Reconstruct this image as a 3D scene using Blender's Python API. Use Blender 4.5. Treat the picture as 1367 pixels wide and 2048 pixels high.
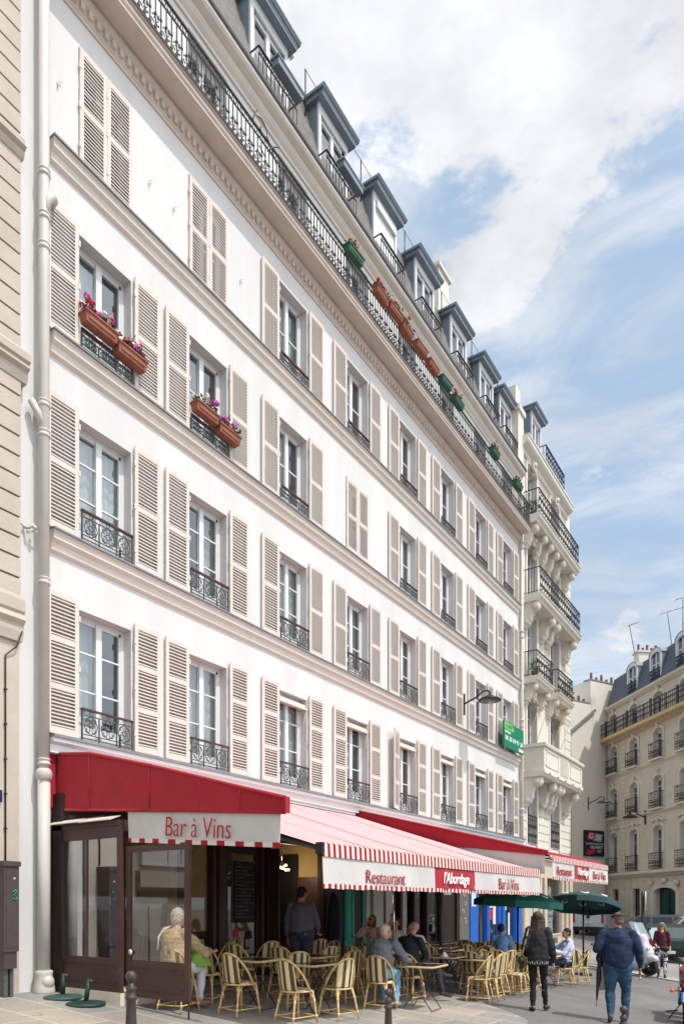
import bpy, math, random
from mathutils import Vector, Matrix, noise as mnoise
R=math.radians
random.seed(7)
for o in list(bpy.data.objects): bpy.data.objects.remove(o)
C=bpy.context.scene.collection
# ---------------------------------------------------------------- camera, sky, sun, exposure
ZC=1.33; SC=-6.4063; TC=9.717
cam=bpy.data.cameras.new('camera'); co=bpy.data.objects.new('camera',cam); C.objects.link(co)
co.location=(SC,-TC,ZC); co.rotation_euler=(R(90),0,-R(90-34.1176))
cam.sensor_fit='VERTICAL'; cam.sensor_height=36; cam.lens=1400/2048*36
cam.shift_y=(1808-1024)/2048; cam.clip_end=2000; cam.clip_start=.05
S=bpy.context.scene; S.camera=co
S.view_settings.view_transform='Standard'; S.view_settings.look='None'; S.view_settings.gamma=1
S.view_settings.exposure=0.42
SUN_EL=60.; SUN_AZ=183.     # azimuth measured from +Y clockwise
w=bpy.data.worlds.new('World'); S.world=w; w.use_nodes=True
nt=w.node_tree; nt.nodes.clear(); L=nt.links.new
def N(t,**k):
    n=nt.nodes.new(t)
    for a,b in k.items(): setattr(n,a,b)
    return n
def math_(op,a,b=None,clamp=False):
    n=N('ShaderNodeMath',operation=op); n.use_clamp=clamp
    for i,v in enumerate((a,b)):
        if v is None: continue
        if isinstance(v,(int,float)): n.inputs[i].default_value=v
        else: L(v,n.inputs[i])
    return n.outputs[0]
sky=N('ShaderNodeTexSky',sky_type='NISHITA'); sky.sun_disc=False
sky.sun_elevation=R(SUN_EL); sky.sun_rotation=R(SUN_AZ); sky.air_density=1.0; sky.dust_density=1.6; sky.ozone_density=1.3
skc=N('ShaderNodeMixRGB',blend_type='MULTIPLY'); skc.inputs[0].default_value=1; L(sky.outputs[0],skc.inputs[1]); skc.inputs[2].default_value=(.085,.085,.085,1)
tc=N('ShaderNodeTexCoord')
def noise_(scale,detail,rough,vec,dist=0):
    n=N('ShaderNodeTexNoise'); n.inputs['Scale'].default_value=scale; n.inputs['Detail'].default_value=detail
    n.inputs['Roughness'].default_value=rough; n.inputs['Distortion'].default_value=dist; L(vec,n.inputs['Vector']); return n.outputs[0]
mp=N('ShaderNodeMapping'); mp.inputs['Scale'].default_value=(1,1,2.2); mp.inputs['Location'].default_value=(3.1,1.7,.4); L(tc.outputs['Generated'],mp.inputs[0])
n1=noise_(2.6,10,.58,mp.outputs[0],.25)
mp2=N('ShaderNodeMapping'); mp2.inputs['Scale'].default_value=(1,1.6,5.5); mp2.inputs['Rotation'].default_value=(0,.25,0); L(tc.outputs['Generated'],mp2.inputs[0])
n2=noise_(3.2,12,.62,mp2.outputs[0],.6)
sep=N('ShaderNodeSeparateXYZ'); L(tc.outputs['Generated'],sep.inputs[0])
def cloud_blob(d,r,amp):
    v=N('ShaderNodeVectorMath',operation='DISTANCE'); L(tc.outputs['Generated'],v.inputs[0]); v.inputs[1].default_value=d
    m=N('ShaderNodeMapRange'); m.interpolation_type='SMOOTHSTEP'; L(v.outputs['Value'],m.inputs[0]); m.inputs[1].default_value=r; m.inputs[2].default_value=0
    m.inputs[3].default_value=0; m.inputs[4].default_value=amp; return m.outputs[0]
def pix_dir(x,y):
    a=(x-683.5)/1400; b=(1808-y)/1400; th=R(34.1176); s_,c_=math.sin(th),math.cos(th)
    X=a*s_+c_; T=a*c_-s_; v=Vector((X,-T,b)).normalized(); return tuple(v)
cover=math_('ADD',n1,None) ; 
# cloud cover rises with elevation; puffs and gaps follow the photograph
n1b=noise_(6.5,12,.62,mp.outputs[0],.35)
n1c=noise_(15,12,.6,mp.outputs[0],.3)
nn=math_('ADD',math_('ADD',math_('MULTIPLY',n1,.55),math_('MULTIPLY',n1b,.85)),math_('SUBTRACT',math_('MULTIPLY',n1c,.5),.46))
m=N('ShaderNodeMapRange'); m.interpolation_type='SMOOTHSTEP'; L(sep.outputs[2],m.inputs[0]); m.inputs[1].default_value=.665; m.inputs[2].default_value=.79; m.inputs[3].default_value=-.03; m.inputs[4].default_value=.30
tot=math_('ADD',nn,m.outputs[0])
for (px,py,r,a) in ((1030,535,.10,.25),(1070,480,.08,.16),(955,595,.09,.27),(1180,390,.13,.15),(1310,400,.07,.12),(1250,1240,.06,.27),(1165,1262,.05,.12),(760,250,.2,.10),(1170,560,.04,.07)):
    tot=math_('ADD',tot,cloud_blob(pix_dir(px,py),r,a))
for (px,py,r,a) in ((930,440,.085,-.12),(830,400,.07,-.10),(1260,640,.17,-.16),(1150,760,.15,-.10),(1350,330,.04,-.16),(1340,480,.05,-.10),(700,330,.04,-.12)):
    tot=math_('ADD',tot,cloud_blob(pix_dir(px,py),r,a))
mk=N('ShaderNodeMapRange'); mk.interpolation_type='SMOOTHSTEP'; L(tot,mk.inputs[0]); mk.inputs[1].default_value=.53; mk.inputs[2].default_value=.72
mk2=N('ShaderNodeMapRange'); mk2.interpolation_type='SMOOTHSTEP'; L(n2,mk2.inputs[0]); mk2.inputs[1].default_value=.33; mk2.inputs[2].default_value=.70; mk2.inputs[4].default_value=.66
mask=math_('MAXIMUM',mk.outputs[0],mk2.outputs[0],True)
cr=N('ShaderNodeMapRange'); L(noise_(4.5,8,.6,mp.outputs[0]),cr.inputs[0]); cr.inputs[1].default_value=.38; cr.inputs[2].default_value=.62; cr.inputs[3].default_value=.57; cr.inputs[4].default_value=.76
cc=N('ShaderNodeCombineColor'); L(math_('MULTIPLY',cr.outputs[0],.975),cc.inputs[0]); L(cr.outputs[0],cc.inputs[1]); L(math_('MULTIPLY',cr.outputs[0],1.045),cc.inputs[2])
# thin high veil: pale blue milky sky
veil=N('ShaderNodeMixRGB'); veil.inputs[0].default_value=.58; L(skc.outputs[0],veil.inputs[1]); veil.inputs[2].default_value=(.46,.62,.81,1)
mx=N('ShaderNodeMixRGB'); L(mask,mx.inputs[0]); L(veil.outputs[0],mx.inputs[1]); L(cc.outputs[0],mx.inputs[2])
fill_glow=cloud_blob((math.sin(R(SUN_AZ))*.80,math.cos(R(SUN_AZ))*.80,.60),1.15,1.25)   # bright haze round the sun, added behind the camera as terrace fill light
gm=N('ShaderNodeMath',operation='MULTIPLY'); L(fill_glow,gm.inputs[0]); gm.inputs[1].default_value=1.0
gc=N('ShaderNodeCombineColor'); L(gm.outputs[0],gc.inputs[0]); L(math_('MULTIPLY',gm.outputs[0],.97),gc.inputs[1]); L(math_('MULTIPLY',gm.outputs[0],.92),gc.inputs[2])
ga=N('ShaderNodeMixRGB',blend_type='ADD'); ga.inputs[0].default_value=1; L(mx.outputs[0],ga.inputs[1]); L(gc.outputs[0],ga.inputs[2])
bg=N('ShaderNodeBackground'); L(ga.outputs[0],bg.inputs[0]); bg.inputs[1].default_value=1.0
wo=N('ShaderNodeOutputWorld'); L(bg.outputs[0],wo.inputs[0])
sl=bpy.data.lights.new('sun','SUN'); sl.energy=2.45; sl.angle=R(.55); sl.color=(1,.968,.92)
so=bpy.data.objects.new('sun',sl); C.objects.link(so)
sd=Vector((math.sin(R(SUN_AZ))*math.cos(R(SUN_EL)),math.cos(R(SUN_AZ))*math.cos(R(SUN_EL)),math.sin(R(SUN_EL))))
so.rotation_euler=sd.to_track_quat('Z','Y').to_euler(); so.location=(0,-20,40)
# ---------------------------------------------------------------- helpers
def tag(o,label=None,cat=None,group=None,kind=None):
    if label: o['label']=label
    if cat: o['category']=cat
    if group: o['group']=group
    if kind: o['kind']=kind
    return o
def empty(name,loc=(0,0,0),rz=0,label=None,cat=None,group=None):
    o=bpy.data.objects.new(name,None); C.objects.link(o); o.location=loc; o.rotation_euler=(0,0,rz); o.empty_display_size=.1
    return tag(o,label,cat,group)
class MB:
    def __init__(s,M=None): s.v=[];s.f=[];s.m=[];s.mi=0;s.M=M;s.sm=[]
    def add(s,vs,fs,smooth=False):
        b=len(s.v)
        for p in vs:
            p=Vector(p)
            if s.M is not None: p=s.M@p
            s.v.append(tuple(p))
        for f in fs: s.f.append([b+i for i in f]); s.m.append(s.mi); s.sm.append(smooth)
    def mat(s,i): s.mi=i; return s
    def quad(s,a,b,c,d): s.add((a,b,c,d),[(0,1,2,3)])
    def box(s,x0,x1,y0,y1,z0,z1):
        s.add([(x0,y0,z0),(x1,y0,z0),(x1,y1,z0),(x0,y1,z0),(x0,y0,z1),(x1,y0,z1),(x1,y1,z1),(x0,y1,z1)],
              [(3,2,1,0),(4,5,6,7),(0,1,5,4),(1,2,6,5),(2,3,7,6),(3,0,4,7)])
    def bar(s,a,b,wd,ht):   # rectangular bar a->b
        a=Vector(a);b=Vector(b);d=(b-a).normalized(); up=Vector((0,0,1)) if abs(d.z)<.95 else Vector((1,0,0))
        x=d.cross(up).normalized()*wd/2; y=x.cross(d).normalized()*ht/2
        vs=[a-x-y,a+x-y,a+x+y,a-x+y,b-x-y,b+x-y,b+x+y,b-x+y]
        s.add(vs,[(0,3,2,1),(4,5,6,7),(0,1,5,4),(1,2,6,5),(2,3,7,6),(3,0,4,7)])
    def tube(s,pts,r,n=6,cap=True,smooth=True):
        pts=[Vector(p) for p in pts]; rs=r if isinstance(r,(list,tuple)) else [r]*len(pts)
        vs=[];fs=[];prev=None
        for i,p in enumerate(pts):
            d=(pts[min(i+1,len(pts)-1)]-pts[max(i-1,0)])
            if d.length<1e-9: d=Vector((0,0,1))
            d.normalize()
            if prev is None:
                up=Vector((0,0,1)) if abs(d.z)<.9 else Vector((1,0,0)); x=d.cross(up).normalized()
            else: x=(prev-d*prev.dot(d)).normalized()
            prev=x; y=d.cross(x)
            for k in range(n):
                a=2*math.pi*k/n; vs.append(p+(x*math.cos(a)+y*math.sin(a))*rs[i])
        for i in range(len(pts)-1):
            for k in range(n):
                k2=(k+1)%n; fs.append((i*n+k,i*n+k2,(i+1)*n+k2,(i+1)*n+k))
        if cap: fs.append(tuple(range(n-1,-1,-1))); fs.append(tuple(range((len(pts)-1)*n,len(pts)*n)))
        s.add(vs,fs,smooth)
    def lathe(s,prof,c=(0,0,0),n=16,smooth=True):   # prof list (r,z)
        vs=[];fs=[]
        for r,z in prof:
            for k in range(n):
                a=2*math.pi*k/n; vs.append((c[0]+r*math.cos(a),c[1]+r*math.sin(a),c[2]+z))
        for i in range(len(prof)-1):
            for k in range(n):
                k2=(k+1)%n; fs.append((i*n+k,i*n+k2,(i+1)*n+k2,(i+1)*n+k))
        fs.append(tuple(range(n-1,-1,-1))); fs.append(tuple(range((len(prof)-1)*n,len(prof)*n)))
        s.add(vs,fs,smooth)
    def ball(s,c,r,n=10,sq=(1,1,1)):
        pr=[];m=max(5,n//2+1)
        vs=[];fs=[]
        for i in range(m+1):
            ph=math.pi*i/m
            for k in range(n):
                a=2*math.pi*k/n; vs.append((c[0]+r*sq[0]*math.sin(ph)*math.cos(a),c[1]+r*sq[1]*math.sin(ph)*math.sin(a),c[2]-r*sq[2]*math.cos(ph)))
        for i in range(m):
            for k in range(n):
                k2=(k+1)%n; fs.append((i*n+k,i*n+k2,(i+1)*n+k2,(i+1)*n+k))
        s.add(vs,fs,True)
    def profx(s,prof,x0,x1):   # closed (y,z) profile extruded along x
        n=len(prof); vs=[(x0,y,z) for y,z in prof]+[(x1,y,z) for y,z in prof]
        fs=[(i,(i+1)%n,n+(i+1)%n,n+i) for i in range(n)]+[tuple(range(n-1,-1,-1)),tuple(range(n,2*n))]
        s.add(vs,fs)
    def profy(s,prof,y0,y1):   # closed (x,z) profile extruded along y
        n=len(prof); vs=[(x,y0,z) for x,z in prof]+[(x,y1,z) for x,z in prof]
        fs=[(i,(i+1)%n,n+(i+1)%n,n+i) for i in range(n)]+[tuple(range(n-1,-1,-1)),tuple(range(n,2*n))]
        s.add(vs,fs)
    def profz(s,prof,z0,z1):
        n=len(prof); vs=[(x,y,z0) for x,y in prof]+[(x,y,z1) for x,y in prof]
        fs=[(i,(i+1)%n,n+(i+1)%n,n+i) for i in range(n)]+[tuple(range(n-1,-1,-1)),tuple(range(n,2*n))]
        s.add(vs,fs)
    def mesh(s,name,mats):
        me=bpy.data.meshes.new(name); me.from_pydata(s.v,[],s.f)
        for m_ in (mats if isinstance(mats,(list,tuple)) else [mats]): me.materials.append(m_)
        for p,i,sm in zip(me.polygons,s.m,s.sm): p.material_index=i; p.use_smooth=sm
        me.update()
        import bmesh
        b=bmesh.new(); b.from_mesh(me); bmesh.ops.recalc_face_normals(b,faces=b.faces); b.to_mesh(me); b.free()
        return me
    def build(s,name,mats,parent=None,loc=None):
        return link(name,s.mesh(name,mats),parent,loc)
def link(name,me,parent=None,loc=None,rot=None):
    o=bpy.data.objects.new(name,me); C.objects.link(o)
    if parent: o.parent=parent
    if loc: o.location=loc
    if rot: o.rotation_euler=rot
    return o
def kids(o): return [c for c in bpy.data.objects if c.parent==o]
def copy_tree(o,parent=None):
    c=o.copy(); C.objects.link(c)
    if parent: c.parent=parent
    for ch in KID.get(o.name,kids(o)): copy_tree(ch,c)
    return c
KID={}
# ---------------------------------------------------------------- materials
def mat(name,col,rough=.6,var=.10,scale=4.,bump=.0,bscale=40.,metal=0.,spec=.4,col2=None,sheen=0,stretch=(1,1,1),sss=0,trans=0):
    m=bpy.data.materials.new(name); m.use_nodes=True; t=m.node_tree; l=t.links.new; b=t.nodes['Principled BSDF']
    b.inputs['Roughness'].default_value=rough; b.inputs['Metallic'].default_value=metal; b.inputs['Specular IOR Level'].default_value=spec
    if sheen: b.inputs['Sheen Weight'].default_value=sheen
    if sss: b.inputs['Subsurface Weight'].default_value=sss; b.inputs['Subsurface Radius'].default_value=(.03,.012,.008)
    tcn=t.nodes.new('ShaderNodeTexCoord'); mpn=t.nodes.new('ShaderNodeMapping'); mpn.inputs['Scale'].default_value=stretch; l(tcn.outputs['Object'],mpn.inputs[0])
    n=t.nodes.new('ShaderNodeTexNoise'); n.inputs['Scale'].default_value=scale; n.inputs['Detail'].default_value=6; n.inputs['Roughness'].default_value=.6; l(mpn.outputs[0],n.inputs['Vector'])
    r=t.nodes.new('ShaderNodeValToRGB'); r.color_ramp.elements[0].position=.3; r.color_ramp.elements[1].position=.7
    c2=col2 or tuple(min(1,c*(1+var)) for c in col); c1=tuple(c*(1-var) for c in col)
    r.color_ramp.elements[0].color=(*c1,1); r.color_ramp.elements[1].color=(*c2,1)
    l(n.outputs[0],r.inputs[0]); l(r.outputs[0],b.inputs['Base Color'])
    if bump:
        n2=t.nodes.new('ShaderNodeTexNoise'); n2.inputs['Scale'].default_value=bscale; n2.inputs['Detail'].default_value=5; l(mpn.outputs[0],n2.inputs['Vector'])
        bp=t.nodes.new('ShaderNodeBump'); bp.inputs['Strength'].default_value=bump; bp.inputs['Distance'].default_value=.02; l(n2.outputs[0],bp.inputs['Height']); l(bp.outputs[0],b.inputs['Normal'])
    return m
def glass(name,refl=.35,tint=(.9,.95,.95),rough=.02):
    m=bpy.data.materials.new(name); m.use_nodes=True; t=m.node_tree; l=t.links.new; t.nodes.clear()
    o=t.nodes.new('ShaderNodeOutputMaterial'); tr=t.nodes.new('ShaderNodeBsdfTransparent'); tr.inputs[0].default_value=(*tint,1)
    g=t.nodes.new('ShaderNodeBsdfGlossy'); g.inputs['Roughness'].default_value=rough; g.inputs[0].default_value=(.9,.93,.97,1)
    fr=t.nodes.new('ShaderNodeFresnel'); fr.inputs[0].default_value=1.5
    ad=t.nodes.new('ShaderNodeMath'); ad.operation='ADD'; ad.inputs[1].default_value=refl; ad.use_clamp=True; l(fr.outputs[0],ad.inputs[0])
    tcn=t.nodes.new('ShaderNodeTexCoord'); n=t.nodes.new('ShaderNodeTexNoise'); n.inputs['Scale'].default_value=1.3; l(tcn.outputs['Object'],n.inputs['Vector'])
    bp=t.nodes.new('ShaderNodeBump'); bp.inputs['Strength'].default_value=.03; bp.inputs['Distance'].default_value=.04; l(n.outputs[0],bp.inputs['Height']); l(bp.outputs[0],g.inputs['Normal'])
    ge=t.nodes.new('ShaderNodeNewGeometry'); iv=t.nodes.new('ShaderNodeMath'); iv.operation='SUBTRACT'; iv.inputs[0].default_value=1; l(ge.outputs['Backfacing'],iv.inputs[1]); ml=t.nodes.new('ShaderNodeMath'); ml.operation='MULTIPLY'; l(ad.outputs[0],ml.inputs[0]); l(iv.outputs[0],ml.inputs[1])
    mx=t.nodes.new('ShaderNodeMixShader'); l(ml.outputs[0],mx.inputs[0]); l(tr.outputs[0],mx.inputs[1]); l(g.outputs[0],mx.inputs[2]); l(mx.outputs[0],o.inputs[0])
    return m
def emit(name,col,st):
    m=bpy.data.materials.new(name); m.use_nodes=True; b=m.node_tree.nodes['Principled BSDF']; b.inputs['Emission Color'].default_value=(*col,1); b.inputs['Emission Strength'].default_value=st; b.inputs['Base Color'].default_value=(*col,1)
    return m
def stripes(name,ca,cb,period,axis=0,duty=.5,rough=.8,thin=None,trans=0.,bump=0):
    """two-tone woven stripes along one object axis; thin = optional fine second pattern"""
    m=bpy.data.materials.new(name); m.use_nodes=True; t=m.node_tree; l=t.links.new; b=t.nodes['Principled BSDF']; b.inputs['Roughness'].default_value=rough; b.inputs['Specular IOR Level'].default_value=.2
    tcn=t.nodes.new('ShaderNodeTexCoord'); sp=t.nodes.new('ShaderNodeSeparateXYZ'); l(tcn.outputs['Object'],sp.inputs[0])
    def mt(op,a,bv,c=None):
        n=t.nodes.new('ShaderNodeMath'); n.operation=op
        for i,v in enumerate((a,bv)):
            if isinstance(v,(int,float)): n.inputs[i].default_value=v
            else: l(v,n.inputs[i])
        return n.outputs[0]
    fr=mt('FRACT',mt('ADD',mt('DIVIDE',sp.outputs[axis],period),100.),0)
    k=mt('GREATER_THAN',fr,duty)
    n=t.nodes.new('ShaderNodeTexNoise'); n.inputs['Scale'].default_value=9; n.inputs['Detail'].default_value=4; l(tcn.outputs['Object'],n.inputs['Vector'])
    mx=t.nodes.new('ShaderNodeMixRGB'); l(k,mx.inputs[0]); mx.inputs[1].default_value=(*ca,1); mx.inputs[2].default_value=(*cb,1)
    m2=t.nodes.new('ShaderNodeMixRGB'); m2.blend_type='MULTIPLY'; m2.inputs[0].default_value=.22; l(mx.outputs[0],m2.inputs[1]); l(n.outputs[0],m2.inputs[2])
    l(m2.outputs[0],b.inputs['Base Color'])
    if bump:
        wv=t.nodes.new('ShaderNodeTexWave'); wv.inputs['Scale'].default_value=bump; wv.bands_direction='Z'; l(tcn.outputs['Object'],wv.inputs['Vector'])
        bp=t.nodes.new('ShaderNodeBump'); bp.inputs['Strength'].default_value=.4; bp.inputs['Distance'].default_value=.004; l(wv.outputs[0],bp.inputs['Height']); l(bp.outputs[0],b.inputs['Normal'])
    return m
M={}
M['plaster']=mat('plaster',(.655,.645,.625),.9,.075,1.3,.35,45,stretch=(1,1,.14))
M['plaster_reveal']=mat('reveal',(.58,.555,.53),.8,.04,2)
M['trim']=mat('trim',(.58,.50,.43),.8,.08,3,.1,30)
M['trim_light']=mat('trim_light',(.67,.61,.54),.75,.05,3)
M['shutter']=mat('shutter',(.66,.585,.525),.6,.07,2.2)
M['slat']=mat('shutter_slat_shade',(.40,.325,.285),.7,.12,6)  # darker than the shutter frame: shade between slats put into the colour
M['white']=mat('white_paint',(.70,.70,.70),.4,.03,5)
M['zinc']=mat('zinc',(.22,.23,.245),.5,.15,3,metal=.0,bump=.1)
M['zincb']=mat('zinc_blue',(.19,.235,.28),.45,.12,3)
M['zincdark']=mat('zinc_dark',(.07,.08,.09),.5,.2,3)
M['iron']=mat('iron',(.018,.019,.021),.45,.3,20,spec=.5)
M['irong']=mat('iron_grey',(.085,.09,.085),.6,.3,20)
M['handrail']=mat('handrail',(.085,.03,.025),.4,.2,10)
M['slate']=mat('slate',(.16,.145,.13),.7,.25,6,.5,25)
M['glass']=glass('window_glass',.17)
M['glassf']=glass('front_glass',.08)
M['curtain']=mat('curtain',(.46,.445,.41),.9,.12,3,stretch=(8,8,.3))
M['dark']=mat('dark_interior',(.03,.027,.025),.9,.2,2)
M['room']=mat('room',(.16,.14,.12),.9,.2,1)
M['stone']=mat('limestone',(.49,.43,.36),.85,.10,1.5,.3,25)
M['groove']=mat('groove',(.20,.16,.12),.9,.1,3)
M['cream']=mat('cream_stone',(.68,.635,.555),.8,.06,2,.15,20)
M['creamd']=mat('cream_shade',(.70,.62,.47),.8,.08,2)
M['tan']=mat('tan_stone',(.66,.575,.465),.85,.10,1.3,.2,20)
M['tanl']=mat('tan_light',(.70,.62,.52),.85,.08,2)
M['gable']=mat('gable_render',(.74,.69,.60),.9,.04,.8,.1,10)
M['slateb']=mat('slate_blue',(.085,.10,.125),.6,.2,6,.3,30)
M['terracotta']=mat('terracotta',(.28,.10,.058),.75,.2,8,.2)
M['pipe']=mat('pipe_paint',(.56,.52,.47),.5,.08,2)
M['brown']=mat('shopfront_brown',(.068,.034,.028),.45,.15,4,.05,30)
M['brownd']=mat('brown_dark',(.030,.018,.016),.5,.2,4)
M['red']=mat('red_canvas',(.36,.006,.018),.8,.14,1.8,.9,2.2,stretch=(1,1,1),sheen=.1)
M['redt']=mat('red_letter',(.36,.012,.02),.8,.05,5)
M['canvas']=mat('white_canvas',(.56,.54,.515),.8,.07,1.6,.5,3)
M['whitet']=mat('white_letter',(.8,.8,.78),.7,.02,5)
M['black']=mat('black_plastic',(.012,.012,.013),.45,.2,8)
M['rubber']=mat('rubber',(.018,.018,.018),.85,.2,12)
M['chrome']=mat('chrome',(.6,.6,.6),.18,.05,5,metal=1)
M['cane']=mat('cane',(.60,.36,.13),.42,.28,14,.15,60,col2=(.78,.56,.27))
M['caned']=mat('cane_binding',(.66,.47,.24),.5,.12,20)
M['tabletop']=mat('tabletop',(.035,.022,.018),.22,.3,10)
M['leafg']=mat('leaf',(.06,.14,.03),.6,.4,14)
M['soil']=mat('soil',(.04,.028,.02),.95,.3,20)
M['pink']=mat('petal_pink',(.62,.10,.42),.6,.3,20)
M['magenta']=mat('petal_red',(.60,.01,.06),.6,.3,20)
M['petalw']=mat('petal_white',(.75,.68,.62),.6,.1,20)
M['redf']=mat('petal_scarlet',(.62,.02,.015),.6,.3,20)
M['greenbox']=mat('green_plastic',(.03,.10,.06),.5,.2,6)
def G(s,t):
    return -(.035*max(-30,min(s,17))+.008*max(0,min(s,100)-17))-.065*max(-2.5,min(t,12))
def text_mesh(txt,size,sx=1.,shear=0.,ext=.003,bold=0.,align='LEFT'):
    cu=bpy.data.curves.new('txt','FONT'); cu.body=txt; cu.size=size; cu.shear=shear; cu.extrude=ext; cu.offset=bold; cu.align_x=align; cu.resolution_u=3
    o=bpy.data.objects.new('txt',cu); C.objects.link(o)
    dg=bpy.context.evaluated_depsgraph_get(); me=bpy.data.meshes.new_from_object(o.evaluated_get(dg)); bpy.data.objects.remove(o)
    for v in me.vertices: v.co.x*=sx
    return me
def add_text(txt,size,sx,matl,parent,Mx,shear=0.,bold=0.,ext=.003,name='lettering',align='LEFT'):
    me=text_mesh(txt,size,sx,shear,ext,bold,align); me.transform(Mx); me.materials.clear(); me.materials.append(matl)
    o=bpy.data.objects.new(name,me); C.objects.link(o); o.parent=parent; return o
def frame_mtx(origin,xdir,ydir):   # text plane: x along xdir, y along ydir
    x=Vector(xdir).normalized(); y=Vector(ydir).normalized(); z=x.cross(y)
    m=Matrix.Identity(4)
    for i in range(3): m[i][0]=x[i]; m[i][1]=y[i]; m[i][2]=z[i]; m[i][3]=origin[i]
    return m
# ================================================================ GROUND
def mat_ground(name,base,var,scale,bump,crack=False,tile=None,joint=(.62,.58,.52)):
    m=mat(name,base,.85,var,scale,bump,70); t=m.node_tree; l=t.links.new; b=t.nodes['Principled BSDF']
    tcn=t.nodes.new('ShaderNodeTexCoord')
    src=b.inputs['Base Color'].links[0].from_socket
    n=t.nodes.new('ShaderNodeTexNoise'); n.inputs['Scale'].default_value=.55; n.inputs['Detail'].default_value=5; l(tcn.outputs['Object'],n.inputs['Vector'])
    rr=t.nodes.new('ShaderNodeValToRGB'); rr.color_ramp.elements[0].position=.35; rr.color_ramp.elements[1].position=.65; rr.color_ramp.elements[0].color=(.78,.78,.78,1); rr.color_ramp.elements[1].color=(1.08,1.06,1.03,1); l(n.outputs[0],rr.inputs[0])
    mu=t.nodes.new('ShaderNodeMixRGB'); mu.blend_type='MULTIPLY'; mu.inputs[0].default_value=1; l(src,mu.inputs[1]); l(rr.outputs[0],mu.inputs[2]); out=mu.outputs[0]
    # fine grit
    g=t.nodes.new('ShaderNodeTexNoise'); g.inputs['Scale'].default_value=90; g.inputs['Detail'].default_value=2; l(tcn.outputs['Object'],g.inputs['Vector'])
    gr=t.nodes.new('ShaderNodeMapRange'); gr.inputs[1].default_value=.3; gr.inputs[2].default_value=.7; gr.inputs[3].default_value=.85; gr.inputs[4].default_value=1.12; l(g.outputs[0],gr.inputs[0])
    m3=t.nodes.new('ShaderNodeMixRGB'); m3.blend_type='MULTIPLY'; m3.inputs[0].default_value=1; l(out,m3.inputs[1]); l(gr.outputs[0],m3.inputs[2]); out=m3.outputs[0]
    if tile:
        bt=t.nodes.new('ShaderNodeTexBrick'); bt.inputs['Scale'].default_value=1; bt.inputs['Brick Width'].default_value=tile[0]; bt.inputs['Row Height'].default_value=tile[1]; bt.inputs['Mortar Size'].default_value=.016; bt.inputs['Mortar Smooth'].default_value=.4
        bt.inputs['Color1'].default_value=(.80,.82,.86,1); bt.inputs['Color2'].default_value=(1.1,1.0,.88,1); bt.inputs['Mortar'].default_value=(1.5,1.45,1.36,1)
        mp_=t.nodes.new('ShaderNodeMapping'); mp_.inputs['Rotation'].default_value=(0,0,R(90)); mp_.inputs['Location'].default_value=(.2,.15,0); 
        wn=t.nodes.new('ShaderNodeTexNoise'); wn.inputs['Scale'].default_value=2.2; l(tcn.outputs['Object'],wn.inputs['Vector'])
        vm=t.nodes.new('ShaderNodeVectorMath'); vm.operation='SCALE'; vm.inputs['Scale'].default_value=.05; l(wn.outputs['Color'],vm.inputs[0])
        va=t.nodes.new('ShaderNodeVectorMath'); va.operation='ADD'; l(tcn.outputs['Object'],va.inputs[0]); l(vm.outputs[0],va.inputs[1])
        l(va.outputs[0],mp_.inputs[0]); l(mp_.outputs[0],bt.inputs['Vector'])
        m4=t.nodes.new('ShaderNodeMixRGB'); m4.blend_type='MULTIPLY'; m4.inputs[0].default_value=1; l(out,m4.inputs[1]); l(bt.outputs[0],m4.inputs[2]); out=m4.outputs[0]
    sp_=t.nodes.new('ShaderNodeTexNoise'); sp_.inputs['Scale'].default_value=11; sp_.inputs['Detail'].default_value=1; l(tcn.outputs['Object'],sp_.inputs['Vector'])
    sr=t.nodes.new('ShaderNodeMapRange'); sr.inputs[1].default_value=.66; sr.inputs[2].default_value=.70; sr.inputs[3].default_value=1; sr.inputs[4].default_value=.72; l(sp_.outputs[0],sr.inputs[0])
    m5=t.nodes.new('ShaderNodeMixRGB'); m5.blend_type='MULTIPLY'; m5.inputs[0].default_value=1; l(out,m5.inputs[1]); l(sr.outputs[0],m5.inputs[2]); out=m5.outputs[0]
    l(out,b.inputs['Base Color']); return m
M['asphalt']=mat_ground('asphalt',(.185,.178,.174),.12,1.2,.4)
M['asphalt_far']=mat_ground('asphalt_light',(.30,.285,.27),.10,1.2,.3)
M['paving']=mat_ground('paving_slabs',(.35,.335,.31),.14,.9,.3,tile=(1.05,.62))
M['kerbst']=mat_ground('granite',(.42,.40,.37),.15,5,.3)
def sheet(name,xs,ts,dz,m,inside=None,kind='structure'):
    b=MB(); idx={}
    for i,x in enumerate(xs):
        for j,t in enumerate(ts): idx[i,j]=len(b.v); b.v.append((x,-t,G(x,t)+dz))
    for i in range(len(xs)-1):
        for j in range(len(ts)-1):
            b.f.append([idx[i,j],idx[i,j+1],idx[i+1,j+1],idx[i+1,j]]); b.m.append(0); b.sm.append(False)
    o=b.build(name,m); tag(o,kind=kind); return o
xs=sorted(set([-300,-120,-60,-30]+list(range(-28,18,2))+[17,20,24,30,40,50,60,80,100,140,300,900]))
ts=[-600,-300,-100,-40,-10,-2.5,-1,0,1,2,3,4,5,6,7,8,9,10,11,12,20,40,100,300]
sheet('ground',xs,ts,0,M['asphalt'])
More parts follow.
